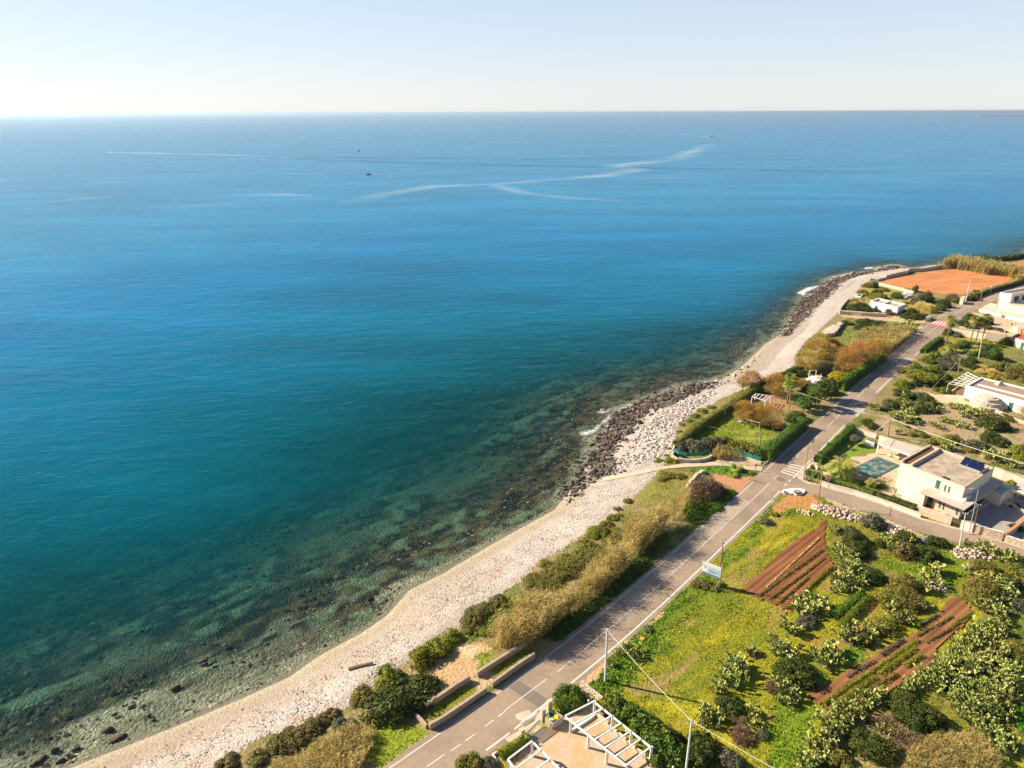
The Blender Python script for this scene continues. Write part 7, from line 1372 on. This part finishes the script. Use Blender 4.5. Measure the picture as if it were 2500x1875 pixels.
ribbon('wake_swell', 'upper thin dark wake line crossing the far sea', [(480,377),(900,385),(1250,388),(1500,386),(1760,380)], [14,26,26,22,16], DM, 'wake', .07, 8, .6, [.2,1,1,1,.2]); ribbon('wake_swell', 'lower thin dark wake line crossing the far sea', [(480,380),(1000,398),(1250,404),(1550,409),(1850,415),(2250,422)], [14,24,24,24,22,14], DM, 'wake', .07, 8, .6, [.2,1,1,1.3,1,.1])
def foam(lab, s, poly, n=14):
    P = ql(s, poly, SEA); xs_ = xy(P); lo = xs_.min(0)-.5; hi = xs_.max(0)+.5; nxx = int((hi[0]-lo[0])/.35)+2; nyy = int((hi[1]-lo[1])/.35)+2
    gx, gy = np.meshgrid(np.linspace(lo[0], hi[0], nxx), np.linspace(lo[1], hi[1], nyy)); gx = gx.ravel(); gy = gy.ravel(); ins = inside(xs_, gx, gy); d = pdist(np.vstack([xs_, xs_[:1]]), gx, gy)
    al = np.where(ins, np.clip(.55+d/1.0, 0, 1.8), np.clip(.5-d/.8, 0, 1)); z = SEA+.12+.2*fbm(gx, gy, 1.5, 55)*ins; id_ = np.arange(nxx*nyy).reshape(nyy, nxx); F = np.stack([id_[:-1,:-1].ravel(), id_[:-1,1:].ravel(), id_[1:,1:].ravel(), id_[1:,:-1].ravel()], 1)
    me = npmesh('breaking_foam', np.stack([gx, gy, z], 1), F, FM, None, True); a = me.attributes.new('al', 'FLOAT', 'POINT'); a.data.foreach_set('value', al.astype(np.float32)); tag(link('breaking_foam', me), lab, 'foam', kind='stuff')
foam('white foam line off the dark boulders, lower part', 'c2', [(55,760),(100,750),(180,740),(215,700),(245,690),(240,715),(200,755),(120,790),(60,785)]); foam('white foam line off the dark boulders, upper part', 'c2', [(250,665),(300,640),(330,590),(342,600),(335,640),(300,670),(265,682)]); foam('foam behind the wave washed rock', 'c2', [(215,575),(300,570),(330,545),(325,575),(280,592),(220,590)]); foam('thin foam at the boulder point', 'c2', [(460,515),(510,505),(500,520),(470,525)])
foam('wide white foam patch beside the far boulders', 'h10', [(1060,120),(1130,80),(1250,20),(1480,-20),(1470,0),(1380,50),(1260,100),(1200,170),(1140,150)]); foam('foam at the shore near the far point', 'h5', [(790,270),(850,240),(1000,245),(990,262),(850,282)]); foam('tiny foam left of the far point', 'h5', [(230,415),(285,405),(290,420),(240,428)]); foam('tiny foam among the far boulders', 'h5', [(560,325),(600,320),(600,335),(565,338)])
def boat(lab, a, b, L, hdg, hull, cab=True, name='motor_boat'):
    P = q('p', a, b, SEA); t = empty(name, P, lab, 'boat', 'small boats on the open sea', R(hdg)); W = L*.32; prof = [(-.5,.85),(-.2,1),(.2,.9),(.38,.55),(.5,.02)]
    V = []; F = []; n = len(prof)
    for x, w0 in prof: 
        for sy in (-1, 1): V += [(x*L, sy*w0*W/2, L*.13+(x+.5)*L*.04), (x*L*.93, sy*w0*W*.32, -.2)]
    for i in range(n-1):
        k = 4*i; F += [(k+1, k, k+4, k+5), (k+2, k+3, k+7, k+6), (k, k+2, k+6, k+4)]
    F += [(0, 1, 3, 2)]; me = bpy.data.meshes.new('hull'); me.from_pydata(V, [], F); me.materials.append(hull); link('hull', me, (0,0,0), t)
    if cab: 
        me = bpy.data.meshes.new('cabin'); c = [(-.2,-.3),(.15,-.25),(.15,.25),(-.2,.3)]; V = [(x*L, y*W, L*.15) for x, y in c]+[(x*L*.85, y*W*.85, L*.33) for x, y in c]; me.from_pydata(V, [], [(0,1,5,4),(1,2,6,5),(2,3,7,6),(3,0,4,7),(4,5,6,7)]); me.materials.append(M['white'] if hull != M['iron'] else M['iron']); link('cabin', me, (0,0,0), t)
boat('small speeding boat leading the long wake on the left', 256, 372, 9, 176, M['white']); boat('dark small boat alone in the centre sea', 900, 427, 7, 10, M['iron']); boat('dark tiny boat farther out above the wakes', 876, 369, 7, 0, M['iron']); boat('white boat with wake on the right sea', 1736, 334, 16, -5, M['white'])
for o in list(bpy.data.objects):
    if 'label' in o.keys() and len(o['label'].split()) > 16: o['label'] = ' '.join(o['label'].replace(' the ', ' ').split()[:16])

# ------------------------------------------------------------------ haze
hb = MB(); hb.prism([(-66000,-3000,0),(66000,-3000,0),(66000,66000,0),(-66000,66000,0)], -26, CAM_H+6)
ho = hb.build('haze', M['glass']); tag(ho, kind='stuff'); ho.data.materials.clear()
hm = bpy.data.materials.new('sea_haze'); hm.use_nodes = True; hn = hm.node_tree; hn.nodes.remove(hn.nodes['Principled BSDF'])
pv = hn.nodes.new('ShaderNodeVolumePrincipled'); pv.inputs['Color'].default_value = (.62,.82,1,1); pv.inputs['Density'].default_value = 5.5e-5; pv.inputs['Anisotropy'].default_value = .5
hn.links.new(pv.outputs[0], hn.nodes['Material Output'].inputs['Volume']); ho.data.materials.append(hm)
